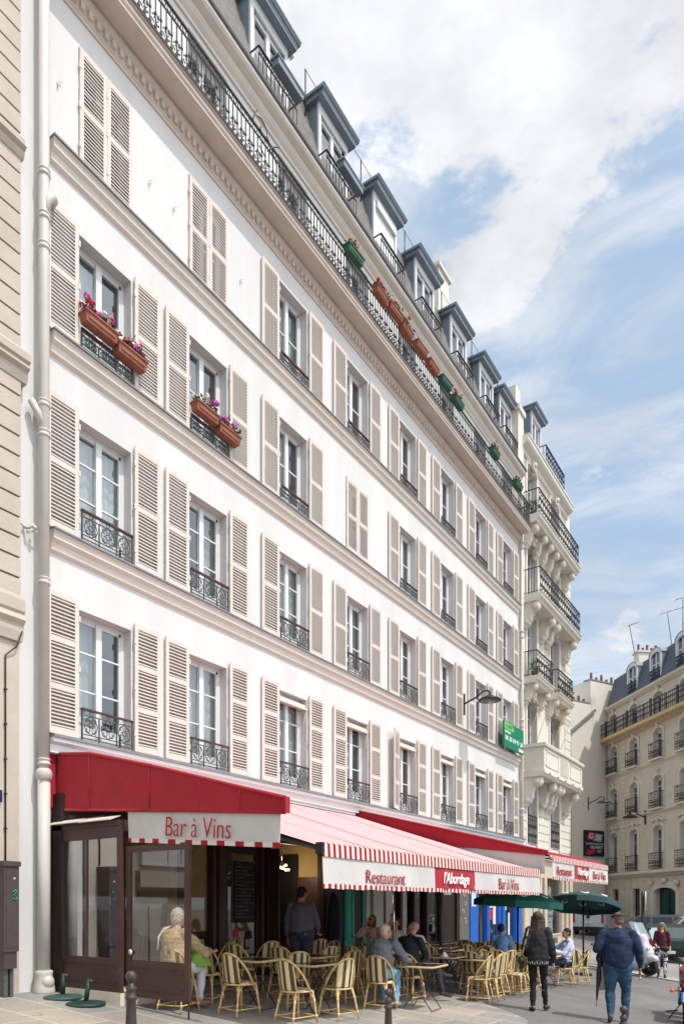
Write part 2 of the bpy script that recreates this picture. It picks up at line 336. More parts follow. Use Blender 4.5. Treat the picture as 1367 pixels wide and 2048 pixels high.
# stone pavement sheet with a curved end towards the asphalt crossing, 4 mm above
def strip(name,pairs,dz,m,nx=10):
    b=MB()
    for (t0,xa0,xb0),(t1,xa1,xb1) in zip(pairs,pairs[1:]):
        for i in range(nx):
            u0,u1=i/nx,(i+1)/nx
            q=[(xa0+(xb0-xa0)*u0,t0),(xa0+(xb0-xa0)*u1,t0),(xa1+(xb1-xa1)*u1,t1),(xa1+(xb1-xa1)*u0,t1)]
            b.quad(*[(x,-t,G(x,t)+dz) for x,t in q])
    return tag(b.build(name,m),kind='structure')
strip('pavement',[(t,-28,e) for t,e in ((0,6.6),(1,6.55),(2,6.45),(3,6.3),(3.8,6.1),(4.7,5.7),(5.3,5.2),(5.8,4.7),(6.3,3.6),(6.8,1.5),(7.3,-1),(7.6,-3))],.004,M['paving'],24)
# far kerb and pale pavement beyond it
kp=[(14.6,8.8),(15.7,7.1),(16.9,5.46),(18.0,3.8),(18.9,2.4),(19.2,.1)]
b=MB()
for (a,ta),(c_,t2) in zip(kp,kp[1:]):
    d=Vector((c_-a,-(t2-ta),0)).normalized(); n_=Vector((-d.y,d.x,0));
    if n_.x<0: n_=-n_
    p=[Vector((a,-ta,G(a,ta))),Vector((c_,-t2,G(c_,t2)))]
    q=[p[0],p[1],p[1]+n_*.28,p[0]+n_*.28]
    top=[v+Vector((0,0,.035)) for v in q]; bot=[v-Vector((0,0,.1)) for v in q]
    b.add(top+bot,[(0,1,2,3),(4,7,6,5),(0,4,5,1),(1,5,6,2),(2,6,7,3),(3,7,4,0)])
tag(b.build('kerb',M['kerbst']),kind='structure')
b=MB(); far=[(22.6,8.8),(23.2,7.1),(24,5.46),(24.6,3.8),(25.2,2.4),(25.6,.1)]
for i in range(5):
    for k in range(4):
        def P(i_,u): 
            x=kp[i_][0]+.26+(far[i_][0]-kp[i_][0])*u; t=kp[i_][1]; return (x,-t,G(x,t)+.028)
        b.quad(P(i,k/4),P(i,(k+1)/4),P(i+1,(k+1)/4),P(i+1,k/4))
tag(b.build('far_pavement',M['asphalt_far']),kind='structure')

# ================================================================ MAIN BUILDING
XL=-.55; XR=20.45
COL=[(.47,1.50),(2.82,3.85),(5.46,6.49),(8.10,9.13),(10.75,11.78),(13.34,14.37),(16.0,17.03),(18.55,19.58)]
FL=[(3.94,6.02),(7.12,9.06),(10.16,12.0),(13.08,14.98),(16.06,17.72)]
bd=empty('apartment_building',(0,0,0),0,'long white apartment house with louvred shutters, continuous black balcony and zinc dormers','apartment house')
def wall_holes(mb,x0,x1,z0,z1,holes,y=0.,depth=.28,mi_w=0,mi_r=1):
    xs_=sorted(set([x0,x1]+[h[0] for h in holes]+[h[1] for h in holes])); zs=sorted(set([z0,z1]+[h[2] for h in holes]+[h[3] for h in holes]))
    mb.mat(mi_w)
    for a,b_ in zip(xs_,xs_[1:]):
        for c_,d in zip(zs,zs[1:]):
            mx_,mz=(a+b_)/2,(c_+d)/2
            if any(h[0]<mx_<h[1] and h[2]<mz<h[3] for h in holes): continue
            mb.quad((a,y,c_),(b_,y,c_),(b_,y,d),(a,y,d))
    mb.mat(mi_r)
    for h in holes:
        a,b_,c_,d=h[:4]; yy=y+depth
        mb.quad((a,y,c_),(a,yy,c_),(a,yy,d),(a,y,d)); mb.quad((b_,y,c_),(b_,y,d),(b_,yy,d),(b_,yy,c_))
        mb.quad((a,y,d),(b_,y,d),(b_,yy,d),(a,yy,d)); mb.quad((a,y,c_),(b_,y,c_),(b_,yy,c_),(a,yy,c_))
b=MB(); holes=[(c0,c1,f0,f1) for c0,c1 in COL for f0,f1 in FL]
wall_holes(b,XL,XR,3.2,18.1,holes)
b.mat(0)
b.quad((XL,0,-1),(0.0,0,-1),(0.0,0,3.2),(XL,0,3.2))              # white strip left of the shopfront
b.quad((15.15,0,2.75),(XR,0,2.75),(XR,0,3.2),(15.15,0,3.2))
b.quad((XL,0,-1),(XL,0,18.1),(XL,11,18.1),(XL,11,-1)); b.quad((XR,0,-1),(XR,11,-1),(XR,11,18.1),(XR,0,18.1)); b.quad((XL,11,-1),(XL,11,18.1),(XR,11,18.1),(XR,11,-1))
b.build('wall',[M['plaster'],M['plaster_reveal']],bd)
b=MB()
for z in (3.4,6.7,9.7,12.6,15.6,18.0): b.box(XL+.1,XR-.1,.4,10.8,z-.12,z)
for x in (2.2,4.7,7.3,9.9,12.6,15.2,17.8): b.box(x-.06,x+.06,.42,5,3.45,17.8)
b.box(XL+.1,XR-.1,5,5.1,3.45,17.8)
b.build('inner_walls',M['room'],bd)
# string courses
for z in (7.06,10.08,13.02):
    b=MB(); b.profx([(.0,z),(-.155,z-.012),(-.155,z-.05),(-.13,z-.075),(-.13,z-.15),(-.075,z-.20),(-.055,z-.30),(0,z-.34)],XL+.5,XR-.25)
    b.build('string_course',M['trim_light'],bd)
    b=MB(); b.profx([(.0,z+.016),(-.185,z-.002),(-.185,z-.03),(-.175,z-.03),(-.17,z-.012),(0,z+.002)],XL+.48,XR-.23); b.build('zinc_flashing',M['zinc'],bd)
b=MB(); b.profx([(0,3.93),(-.30,3.88),(-.30,3.84),(0,3.84)],XL+.4,XR-.1); b.build('zinc_flashing',M['zinc'],bd)
b=MB(); b.profx([(0,3.84),(-.27,3.84),(-.27,3.78),(-.19,3.74),(-.19,3.62),(0,3.60)],XL+.4,XR-.1); b.build('string_course',M['white'],bd)
# big cornice under the balcony : modillion band, coved, slab
b=MB()
b.profx([(0,15.42),(-.025,15.42),(-.025,15.47),(-.05,15.50),(-.05,15.62),(-.09,15.66),(-.12,15.72),(-.12,15.78),(-.10,15.82),(0,15.82)],XL+.35,XR-.18)
b.profx([(0.,15.82),(-.46,15.82),(-.46,15.86),(-.49,15.90),(-.49,15.95),(-.46,15.97),(-.52,16.0),(-.52,16.03),(0,16.03)],XL+.35,XR-.15)
b.build('cornice',M['trim'],bd)
b=MB()
x=XL+.4
while x<XR-.25: b.box(x,x+.075,-.10,-.05,15.53,15.645); x+=.15
tag(b.build('dentils',M['trim'],bd),kind='stuff')
b=MB(); b.box(XL+.33,XR-.13,-.535,-.50,16.0,16.045); b.build('slab_edging',M['iron'],bd)
# upper cornice + gutter
b=MB(); b.profx([(0,17.84),(-.04,17.84),(-.04,17.90),(-.10,17.96),(-.14,18.02),(-.14,18.08),(-.26,18.12),(-.30,18.17),(-.30,18.24),(0,18.24)],XL+.3,XR-.1); b.build('cornice',M['trim_light'],bd)
b=MB(); b.profx([(0,18.24),(-.33,18.24),(-.34,18.28),(-.33,18.33),(-.29,18.33),(-.28,18.29),(0,18.30)],XL+.3,XR-.1)
b.build('gutter',M['zincdark'],bd)
# mansard roof
b=MB(); b.profx([(-.12,18.28),(.55,20.75),(.75,20.95),(5.5,21.9),(10.9,18.2),(10.9,18.0),(-.10,18.2)],XL,XR); b.build('mansard_roof',M['slate'],bd)
# balcony railing
def ring(mb,c,r,n=10,rad=.007,ax='y'):
    pts=[]
    for k in range(n+1):
        a=2*math.pi*k/n; pts.append((c[0]+r*math.cos(a),c[1],c[2]+r*math.sin(a)))
    mb.tube(pts,rad,4,False)
def scroll(mb,c,r,a0,turns,rad=.007,flip=1,n=12):
    pts=[]
    for k in range(n+1):
        u=k/n; a=a0+flip*turns*2*math.pi*u; rr=r*(1-.8*u); pts.append((c[0]+rr*math.cos(a),c[1],c[2]+rr*math.sin(a)))
    mb.tube(pts,rad,4,False)
def long_rail(x0,x1,y,z0,h,ornate=True,step=.118,rad=.008):
    b=MB()
    b.box(x0,x1,y-.022,y+.022,z0+h-.03,z0+h); b.box(x0,x1,y-.012,y+.012,z0+h-.17,z0+h-.15); b.box(x0,x1,y-.012,y+.012,z0+.05,z0+.07)
    n=int((x1-x0)/step)
    for i in range(n+1):
        x=x0+i*(x1-x0)/n
        b.box(x-rad,x+rad,y-rad,y+rad,z0+.0 if i%8==0 else z0+.05,z0+h-.15)
        if ornate:
            cx=x+.5*(x1-x0)/n
            if i<n:
                ring(b,(cx,y,z0+h-.09),.045,6,.008)
                if i%2==0: 
                    scroll(b,(cx-.03,y,z0+.16),.05,0,.8,.010,1,7); scroll(b,(cx+.03,y,z0+.27),.045,3.1,.8,.010,-1,7)
                else: scroll(b,(cx,y,z0+.20),.055,1.6,.8,.010,1,7); b.box(cx-.018,cx+.018,y-.01,y+.01,z0+.30,z0+.36)
                b.box(x-.018,x+.018,y-.014,y+.014,z0+.33,z0+.37)
            b.box(x-.022,x+.022,y-.013,y+.013,z0+.10,z0+.14)
    return b
b=long_rail(XL+.4,XR-.2,-.47,16.045,.82)
for x in (XL+.4,XR-.2): 
    b.box(x-.012,x+.012,-.47,0,16.045+.79,16.045+.82); b.box(x-.01,x+.01,-.47,0,16.1,16.12)
    for k in range(4): b.box(x-.008,x+.008,-.37+k*.11,-.355+k*.11,16.1,16.84)
b.build('balcony_railing',M['iron'],bd)
# windows ---------------------------------------------------------
W=1.03
def window_meshes(h,muntins,name):
    fr=MB(); f=.055
    fr.box(0,f,.19,.27,0,h); fr.box(W-f,W,.19,.27,0,h); fr.box(f,W-f,.19,.27,h-f,h); fr.box(f,W-f,.19,.27,0,.05)
    m=W/2; fr.box(m-.055,m+.055,.175,.255,.05,h-f)                      # meeting stiles
    for a,c_ in ((f,m-.055),(m+.055,W-f)):
        fr.box(a,a+.04,.20,.25,.05,h-f) if a==f else fr.box(c_-.04,c_,.20,.25,.05,h-f)
        fr.box(a,c_,.20,.25,h-f-.05,h-f); fr.box(a,c_,.20,.25,.05,.30 if h>1.8 else .2)
        for z in muntins: fr.box(a,c_,.205,.245,z-.013,z+.013)
    gl=MB(); gl.box(f,W-f,.222,.228,.05,h-f)
    cu=MB()
    def drape(xa,xb,y):
        n=14; 
        for k in range(n):
            u0,u1=k/n,(k+1)/n; y0=y+.025*math.sin(k*1.9); y1=y+.025*math.sin((k+1)*1.9)
            cu.quad((xa+(xb-xa)*u0,y0,.02),(xa+(xb-xa)*u1,y1,.02),(xa+(xb-xa)*u1,y1,h-.03),(xa+(xb-xa)*u0,y0,h-.03))
    return fr.mesh('window_'+name,M['white']),gl.mesh('pane_'+name,M['glass']),cu,drape
WM={}
for fi,(f0,f1) in enumerate(FL):
    h=f1-f0; mu=[h*.42,h*.72] if fi<2 else ([h*.55] if fi<4 else [h*.5])
    fm,gm,_,_=window_meshes(h,mu,'f%d'%fi); WM[fi]=(fm,gm,h)
def curtain_mesh(h,kind):
    b=MB()
    def drape(xa,xb,y,z0,z1):
        n=16
        for k in range(n):
            u0,u1=k/n,(k+1)/n; y0=y+.022*math.sin(k*1.9); y1=y+.022*math.sin((k+1)*1.9)
            b.quad((xa+(xb-xa)*u0,y0,z0),(xa+(xb-xa)*u1,y1,z0),(xa+(xb-xa)*u1,y1,z1),(xa+(xb-xa)*u0,y0,z1))
    if kind==0: drape(.02,.30,.38,.02,h-.02); drape(.75,1.01,.38,.02,h-.02)
    elif kind==1: drape(.02,.66,.38,.02,h-.02)
    elif kind==2: drape(.03,1.0,.36,.02,h*.55)
    else: drape(.03,1.0,.36,.02,h-.02)
    return b.mesh('curtain',M['curtain'])
CM={(fi,k):curtain_mesh(WM[fi][2],k) for fi in range(5) for k in range(4)}
def shutter_mesh(h,panels,wd=.56):
    b=MB(); st=.07; th=.038
    b.box(0,st,-th,0,0,h); b.box(wd-st,wd,-th,0,0,h)
    rails=[0,*[h*(k+1)/panels for k in range(panels-1)],h]
    zz=[]
    for i,z in enumerate(rails):
        if i==0: a,c_=0,.11
        elif i==len(rails)-1: a,c_=h-.085,h
        else: a,c_=z-.045,z+.045
        b.box(st,wd-st,-th+.004,-.004,a,c_); zz.append((a,c_))
    for i in range(len(zz)-1):
        a,c_=zz[i][1],zz[i+1][0]; n=round((c_-a)/.060); p=(c_-a)/n
        for k in range(n):
            z=a+p*(k+.5)
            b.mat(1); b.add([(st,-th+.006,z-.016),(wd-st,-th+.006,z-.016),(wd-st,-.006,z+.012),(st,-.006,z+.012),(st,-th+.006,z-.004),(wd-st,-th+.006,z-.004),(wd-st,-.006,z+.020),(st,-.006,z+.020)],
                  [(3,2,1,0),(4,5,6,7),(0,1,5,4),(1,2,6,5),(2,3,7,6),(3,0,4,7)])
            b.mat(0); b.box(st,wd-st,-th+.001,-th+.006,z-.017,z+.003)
    for z in (.3,h*.5,h-.3): b.box(-.02,.012,-th-.012,-th+.01,z-.045,z+.045)
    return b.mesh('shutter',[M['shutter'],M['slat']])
SM={}
for fi,(z0,z1,p) in enumerate(((3.95,6.14,3),(7.10,9.18,2),(10.13,12.08,2),(13.06,15.0,2))):
    SM[fi]=(shutter_mesh(z1-z0,p),z0)
SMcl={3:shutter_mesh(14.96-13.1,2,.51),2:shutter_mesh(11.98-10.18,2,.51)}
def guard_mesh(h,wd=1.01):
    b=MB(); y=-.02
    b.mat(1); b.box(0,wd,y-.028,y+.028,h-.028,h); b.mat(0)
    b.box(0,wd,y-.009,y+.009,h-.115,h-.10); b.box(0,wd,y-.009,y+.009,.04,.055); b.box(0,wd,y-.009,y+.009,.10,.112)
    for x in (0.012,wd-.012): b.box(x-.012,x+.012,y-.012,y+.012,0,h-.02)
    for x in (.33*wd,.67*wd): b.box(x-.009,x+.009,y-.009,y+.009,.0,h-.1)
    hh=h-.21; z0=.11
    for k,(xa,xb) in enumerate(((.02,.33*wd),(.33*wd,.67*wd),(.67*wd,wd-.02))):
        cx=(xa+xb)/2; w2=(xb-xa)/2
        for s_ in (-1,1):
            pts=[(cx+s_*w2*.9*math.sin(u*math.pi)*(1-.25*u),y,z0+hh*u) for u in [i/9 for i in range(10)]]
            b.tube(pts,.009,4,False)
            scroll(b,(cx+s_*w2*.45,y,z0+hh*.24),w2*.42,math.pi*.5,1.1,.008,s_,9)
            scroll(b,(cx+s_*w2*.45,y,z0+hh*.72),w2*.40,-math.pi*.5,1.1,.008,-s_,9)
        ring(b,(cx,y,z0+hh*.5),w2*.25,7,.008); ring(b,(cx,y,h-.065),.03,6,.007)
        ring(b,(xa+.03,y,h-.065),.022,6,.006)
    return b.mesh('guard_rail',[M['irong'],M['handrail']])
GM={0:guard_mesh(.52),1:guard_mesh(.50),2:guard_mesh(.34),3:guard_mesh(.34)}
closed={(3,0),(3,1),(2,3)}
rnd=random.Random(3)
for fi,(f0,f1) in enumerate(FL):
    for ci,(c0,c1) in enumerate(COL):
        fm,gm,h=WM[fi]
        wobj=link('window',fm,bd,(c0,0,f0)); g_=link('pane',gm,wobj)
        kd=rnd.choice([0,1,None,2,3,None,0]) 
        if (fi,ci) in ((0,0),): kd=1
        if kd is not None: link('curtain',CM[fi,kd],wobj)
        if fi<4:
            sm,z0=SM[fi]
            if (fi,ci) in closed:
                m2=SMcl[fi]; link('shutter',m2,bd,(c0+.002,-.005,f0+.02)); link('shutter',m2,bd,(c0+W/2+.002,-.005,f0+.02))
            else:
                o=link('shutter',sm,bd,(c0-.035,-.028,z0)); o.scale=(-1,1,1)
                if (fi,ci)==(0,4): o.rotation_euler=(0,0,R(16))
                link('shutter',sm,bd,(c1+.035,-.028,z0))
                link('guard_rail',GM[fi],bd,(c0+.01,-.04 if fi<2 else -.03,f0-.01))
# roller boxes / awnings folded in first-floor window heads
for ci in (2,3,4,5,6,7):
    c0,c1=COL[ci]; b=MB(); b.box(c0+.01,c1-.01,.02,.14,5.80,5.90); b.box(c0+.01,c1-.01,-.02,.02,5.78,5.82); b.tube([(c0+.02,.0,5.8),(c0+.05,.1,5.2)],.008,4); b.tube([(c1-.02,.0,5.8),(c1-.05,.1,5.2)],.008,4)
    b.build('roller_awning',M['trim_light'],bd)
# shutter hooks on wall
for ci in (0,1):
    for x in (COL[ci][0]-.38,COL[ci][1]+.38):
        b=MB(); b.tube([(x,-.02,13.93),(x,-.02,14.05),(x+.07,-.03,14.09)],.007,4); b.build('shutter_hook',M['shutter'],bd)
# dormers ----------------------------------------------------------
def dormer(parent,x,z0,idx,yf=.14,h=2.30,wd=1.25,box=False,blind=False,mat_side='zincb'):
    d=MB(); y1=yf+1.0
    d.mat(0); d.box(x,x+.10,yf,yf+.05,z0,z0+h); d.box(x+wd-.10,x+wd,yf,yf+.05,z0,z0+h); d.box(x+.10,x+wd-.10,yf,yf+.05,z0+h-.22,z0+h); d.box(x+.1,x+wd-.1,yf,yf+.05,z0,z0+.15)
    d.mat(1); d.box(x+.005,x+.05,yf+.05,y1+.4,z0,z0+h); d.box(x+wd-.05,x+wd-.005,yf+.05,y1+.4,z0,z0+h)
    o=d.build('dormer',[M['white'],M[mat_side]],parent)
    r=MB(); zt=z0+h
    r.profx([(yf-.16,zt),(y1+.6,zt),(y1+.6,zt+.16),(yf-.20,zt+.10)],x-.10,x+wd+.12); 
    r.profx([(yf-.22,zt+.10),(y1+.6,zt+.16),(y1+.6,zt+.21),(yf-.26,zt+.17)],x-.15,x+wd+.17)
    r.mat(1); r.box(x-.08,x+wd+.10,yf-.17,yf-.15,zt+.01,zt+.06)
    r.build('dormer_roof',[M['zincb'],M['white']],o)
    f=MB(); a,c_=x+.12,x+wd-.12
    f.box(a,a+.07,yf+.06,yf+.12,z0+.15,zt-.22); f.box(c_-.07,c_,yf+.06,yf+.12,z0+.15,zt-.22); f.box((a+c_)/2-.06,(a+c_)/2+.06,yf+.05,yf+.12,z0+.15,zt-.22); f.box(a,c_,yf+.06,yf+.12,zt-.32,zt-.22); f.box(a,c_,yf+.06,yf+.12,z0+.15,z0+.4)
    if blind: f.box(a,c_,yf+.02,yf+.06,z0+.9,zt-.22); f.box(a,c_,yf-.06,yf+.02,zt-.40,zt-.22)
    wo=f.build('window',M['white'],o)
    g=MB(); g.box(a+.05,c_-.05,yf+.085,yf+.095,z0+.2,zt-.3); g.build('pane',M['glass'],wo)
    k=MB(); k.box(a,c_,yf+.5,yf+.52,z0,zt-.1); k.build('curtain',M['dark'],wo)  # dark sheet standing in for the unlit dormer room, no real drapery
    return o
DX=[4.72,7.16,9.66,12.02,14.45,16.83,18.7]
for i,x in enumerate(DX):
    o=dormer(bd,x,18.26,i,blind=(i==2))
    b=long_rail(x-.02,x+1.27,-.10,18.36,.88,True,.12,.007)
    b.box(x-.03,x-.01,-.10,.14,19.21,19.24); b.box(x+1.26,x+1.28,-.10,.14,19.21,19.24)
    b.build('dormer_railing',M['iron'],o)
# roof guard line: slim posts and wire
b=MB()
pp=[(x,.35,20.3+.9) for x in (6.9,9.35,11.75,14.2,16.6,19.0)]
for p in pp: b.tube([(p[0],p[1],20.1),p],.02,5)
for p,q in zip(pp,pp[1:]):
    b.tube([p,((p[0]+q[0])/2,p[1],p[2]-.06),q],.008,4); 
b.build('roof_wire',M['iron'],bd)
# chimneys of the main building
def chimney(parent,x0,x1,y0,y1,z0,z1,n,name='chimney_stack',m='gable',pots='terracotta',cap=True,ph=.45):
    b=MB(); b.box(x0,x1,y0,y1,z0,z1-.12); b.mat(1); b.box(x0-.08,x1+.08,y0-.08,y1+.08,z1-.12,z1); o=b.build(name,[M[m],M['trim_light'] if cap else M[m]],parent)
    L_=max(x1-x0,y1-y0)
    for k in range(n):
        u=(k+.5)/n; px=x0+(x1-x0)*u if x1-x0>=y1-y0 else (x0+x1)/2; py=(y0+y1)/2 if x1-x0>=y1-y0 else y0+(y1-y0)*u
        hh=ph*(1 if k%2==0 else .6); c_=MB(); c_.lathe([(.085,0),(.10,.03),(.085,.08),(.075,hh-.06),(.095,hh-.03),(.09,hh)],(px,py,z1),10); c_.build('chimney_pot',M[pots],o)
    return o
chimney(bd,6.55,7.0,.9,1.9,20.0,22.1,2)
chimney(bd,15.3,16.1,1.0,3.4,20.0,23.3,6,ph=.3)
# ================================================================ LETTERING FIT
def fit_text(txt,wd,hh,matl,parent,origin,xd,yd,shear=0,bold=0.,ext=.004,name='lettering'):
    """text fitted to width wd (m) and height hh, lower-left corner at origin, laid along xd / yd"""
    me=text_mesh(txt,1,1,shear,ext,bold); xs_=[v.co.x for v in me.vertices]; ys_=[v.co.y for v in me.vertices]
    x0,x1,y0,y1=min(xs_),max(xs_),min(ys_),max(ys_)
    for v in me.vertices: v.co.x=(v.co.x-x0)/(x1-x0)*wd; v.co.y=(v.co.y-y0)/(y1-y0)*hh
    me.transform(frame_mtx(origin,xd,yd)); me.materials.clear(); me.materials.append(matl)
    o=bpy.data.objects.new(name,me); C.objects.link(o); o.parent=parent; return o
# ================================================================ LEFT STONE BUILDING
lb=empty('stone_building',(0,0,0),0,'tan rusticated stone building cut by the left edge, beside the white house','building')
b=MB(); 
zt=[]
z=-1.2
b.box(-26,-.58,-.08,10,-1.2,5.15)
z=5.8
while z<21:
    top=min(z+.295,21)
    if not (8.95<z+.1<9.3 or 12.2<z+.1<12.45): b.box(-26,-.575,-.115,9,z,top-.034)
    z+=.295
b.build('wall',M['stone'],lb)
b=MB(); b.box(-25.9,-.60,-.085,9.9,5.15,21); b.build('joint_backing',M['groove'],lb)
for (z,d,h,e) in ((5.15,.20,.65,-.555),(8.95,.24,.42,-.49),(12.2,.17,.30,-.54)):
    b=MB(); b.profx([(0,z),(-.13,z),(-.16,z+h*.2),(-.16,z+h*.35),(-.22,z+h*.45),(-d*.85,z+h*.6),(-d,z+h*.65),(-d,z+h*.9),(-d*.9,z+h),(0,z+h)],-26,e); b.build('cornice',M['stone'],lb)
b=MB(); b.tube([(-.80,-.10,1.95),(-.80,-.10,4.9),(-.66,-.14,5.05),(-.58,-.16,5.3)],.012,5)
for z in (2.4,2.9,3.4,3.9,4.4): b.box(-.82,-.78,-.12,-.085,z,z+.02)
b.build('wall_cable',M['brownd'],lb)
for x0 in (-4.6,-9,-13.4,-17.8):
    for z0,z1 in ((.9,4.3),(6.3,8.6),(9.8,11.9),(13.2,15.6),(17,19)):
        b=MB(); b.box(x0,x0+1.5,-.14,-.10,z0,z1); wn=b.build('window',M['white'],lb)
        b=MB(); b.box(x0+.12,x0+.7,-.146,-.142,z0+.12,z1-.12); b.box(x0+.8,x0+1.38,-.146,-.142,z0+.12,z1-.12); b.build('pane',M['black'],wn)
for (x0,x1,z0,z1,m,d) in ((-3.3,-1.5,2.0,3.3,'white',.16),(-3.4,-1.4,1.62,1.9,'stone',.24),(-3.35,-1.45,1.45,1.56,'brownd',.15),(-1.35,-1.22,.1,4.6,'stone',.16),(-3.6,-3.45,.1,4.6,'stone',.16),(-3.2,-2.6,.3,1.3,'stone',.13),(-2.4,-1.7,.3,1.3,'stone',.13)):
    b=MB(); b.box(x0,x1,-d,-.08,z0,z1)
    if m=='white':
        b.mat(1)
        for xx in (-2.72,-2.4,-2.08): b.box(xx-.008,xx+.008,-d-.004,-d,z0+.05,z1-.05)
    b.build('shop_panel',[M[m],M['brownd']],lb)
# house plate
b=MB(); b.box(-.91,-.865,-.13,-.1,2.78,2.95); b.build('number_plate',mat('enamel_blue',(.01,.02,.10),.3),lb)
# ---------------------------------------------------------------- utility cabinet
def mat_cab():
    return mat('cabinet_paint',(.075,.055,.058),.5,.12,5,.05)
M['cab']=mat_cab()
ec=empty('utility_cabinet',(-.86,-.22,G(-.86,.2)),0,'brown metal utility cabinet with a green scribble, on the wall under the cable','cabinet')
g0=G(-.86,.2)
b=MB(); b.box(-.13,.09,-.17,.13,.66-g0,1.86-g0); b.box(-.11,.07,-.15,.12,.42-g0,.66-g0); b.box(-.15,.11,-.19,.14,1.86-g0,1.93-g0); b.build('body',M['cab'],ec)
b=MB(); b.box(-.09,-.03,-.10,.05,0,.42-g0); b.box(0,.05,-.10,.05,0,.42-g0); b.build('leg',M['irong'],ec)
b=MB(); b.box(-.10,.065,-.178,-.170,.72-g0,1.80-g0); b.build('door',M['cab'],ec)
b=MB(); b.tube([(-.01,-.185,1.50-g0),(.04,-.185,1.53-g0),(.05,-.185,1.50-g0),(0,-.185,1.46-g0),(.05,-.185,1.43-g0),(.04,-.185,1.39-g0),(-.005,-.185,1.41-g0)],.011,4); b.build('scribble',mat('green_paint',(.02,.32,.16),.5),ec)
b=MB(); b.box(0,.03,-.184,-.176,1.68-g0,1.70-g0); b.build('sticker',M['white'],ec)
# ---------------------------------------------------------------- drainpipes
def pipe(name,x,y,z0,z1,r,label,joints,group=None,m='pipe'):
    b=MB(); b.tube([(x,y,z0),(x,y,z1)],r,12)
    for z in joints: b.lathe([(r,0),(r*1.35,.01),(r*1.4,.06),(r*1.12,.09),(r,.10)],(x,y,z),12); b.lathe([(r,0),(r*1.3,.005),(r*1.3,.03),(r,.035)],(x,y,z-.22),12)
    o=b.build(name,M[m]); tag(o,label,'drainpipe',group); return o
e=empty('drainpipe',(-.235,-.16,0),0,'thick cream drainpipe at the left corner of the white facade, with a side inlet','drainpipe')
b=MB(); b.tube([(0,0,3.25),(0,0,18.2)],.078,14)
for z in (12.2,11.55,11.1,8.75,8.3,6.1,3.4): b.lathe([(.078,0),(.094,.008),(.096,.035),(.084,.045),(.084,.075),(.092,.08),(.092,.10),(.078,.105)],(0,0,z),14)
b.build('pipe',M['pipe'],e)
b=MB(); b.tube([(0,0,0.12),(0,0,3.3)],.090,14); b.lathe([(.09,0),(.118,.02),(.118,.12),(.098,.16),(.09,.17)],(0,0,3.18),14); b.lathe([(.15,0),(.16,.05),(.15,.12),(.12,.3),(.13,.34),(.11,.36)],(0,0,-.02),14); b.ball((0,-.1,.17),.10,10,(1,.8,1)); b.build('pipe_foot',M['pipe'],e)
b=MB(); b.tube([(0,0,11.55),(.03,-.05,11.85),(.10,-.07,11.95),(.16,-.02,11.98),(.18,.1,11.98)],.06,10); b.tube([(-.01,0,8.45),(-.10,.0,8.62),(-.17,.05,8.78)],.055,10); b.build('branch',M['pipe'],e)
pipe('drainpipe',20.35,-.12,-.6,17.6,.07,'cream drainpipe in the joint between the white house and the ornate one',(1.5,5,8.5,12,15.5))
for i,(x,lb_) in enumerate(((27.35,'thin drainpipe on the far end of the ornate cream building'),)):
    pipe('drainpipe',x,.05,-.6,11,.05,lb_,(3,6.5,10),m='zinc')
# ---------------------------------------------------------------- small bracket with wire on left strip
b=MB(); b.tube([(-.48,-.02,6.9),(-.44,-.10,6.88),(-.40,-.16,6.93),(-.36,-.10,6.95)],.02,6); b.ball((-.38,-.15,6.9),.035,8); b.ball((-.44,-.08,6.84),.03,8); b.tube([(-.57,-.03,6.98),(-.5,-.05,6.9)],.012,5)
b.tube([(-.40,-.1,6.85),(-.3,-.12,6.86)],.014,5)
tag(b.build('insulator_bracket',M['pipe']),'small pale cable bracket on the white strip beside the drainpipe','bracket')

# ================================================================ ORNATE CREAM BUILDING
ob=empty('ornate_building',(0,0,0),0,'ornate cream stone building with sculpted balconies at the far end of the terrace','building')
BX0,BX1=20.55,27.2
AX=[(21.2,22.35),(24.15,25.4)]
BF=[(3.75,6.25),(7.2,9.7),(10.45,13.15),(13.75,16.0),(17.0,19.1)]
b=MB(); wall_holes(b,BX0,BX1,3.2,19.6,[(a,c_,z0,z1) for a,c_ in AX for z0,z1 in BF],0.,.3)
b.mat(0); b.quad((BX0,0,-1),(BX0,9,-1),(BX0,9,19.6),(BX0,0,19.6)); b.quad((BX1,0,-1),(BX1,9,-1),(BX1,9,19.6),(BX1,0,19.6)); b.quad((BX0,9,-1),(BX1,9,-1),(BX1,9,19.6),(BX0,9,19.6)); b.box(BX0,BX1,.1,9,19.5,19.6)
b.build('wall',[M['cream'],M['plaster_reveal']],ob)
b=MB(); b.box(BX0+.1,BX1-.1,.8,.9,3.2,19.5); b.build('inner_walls',M['dark'],ob)
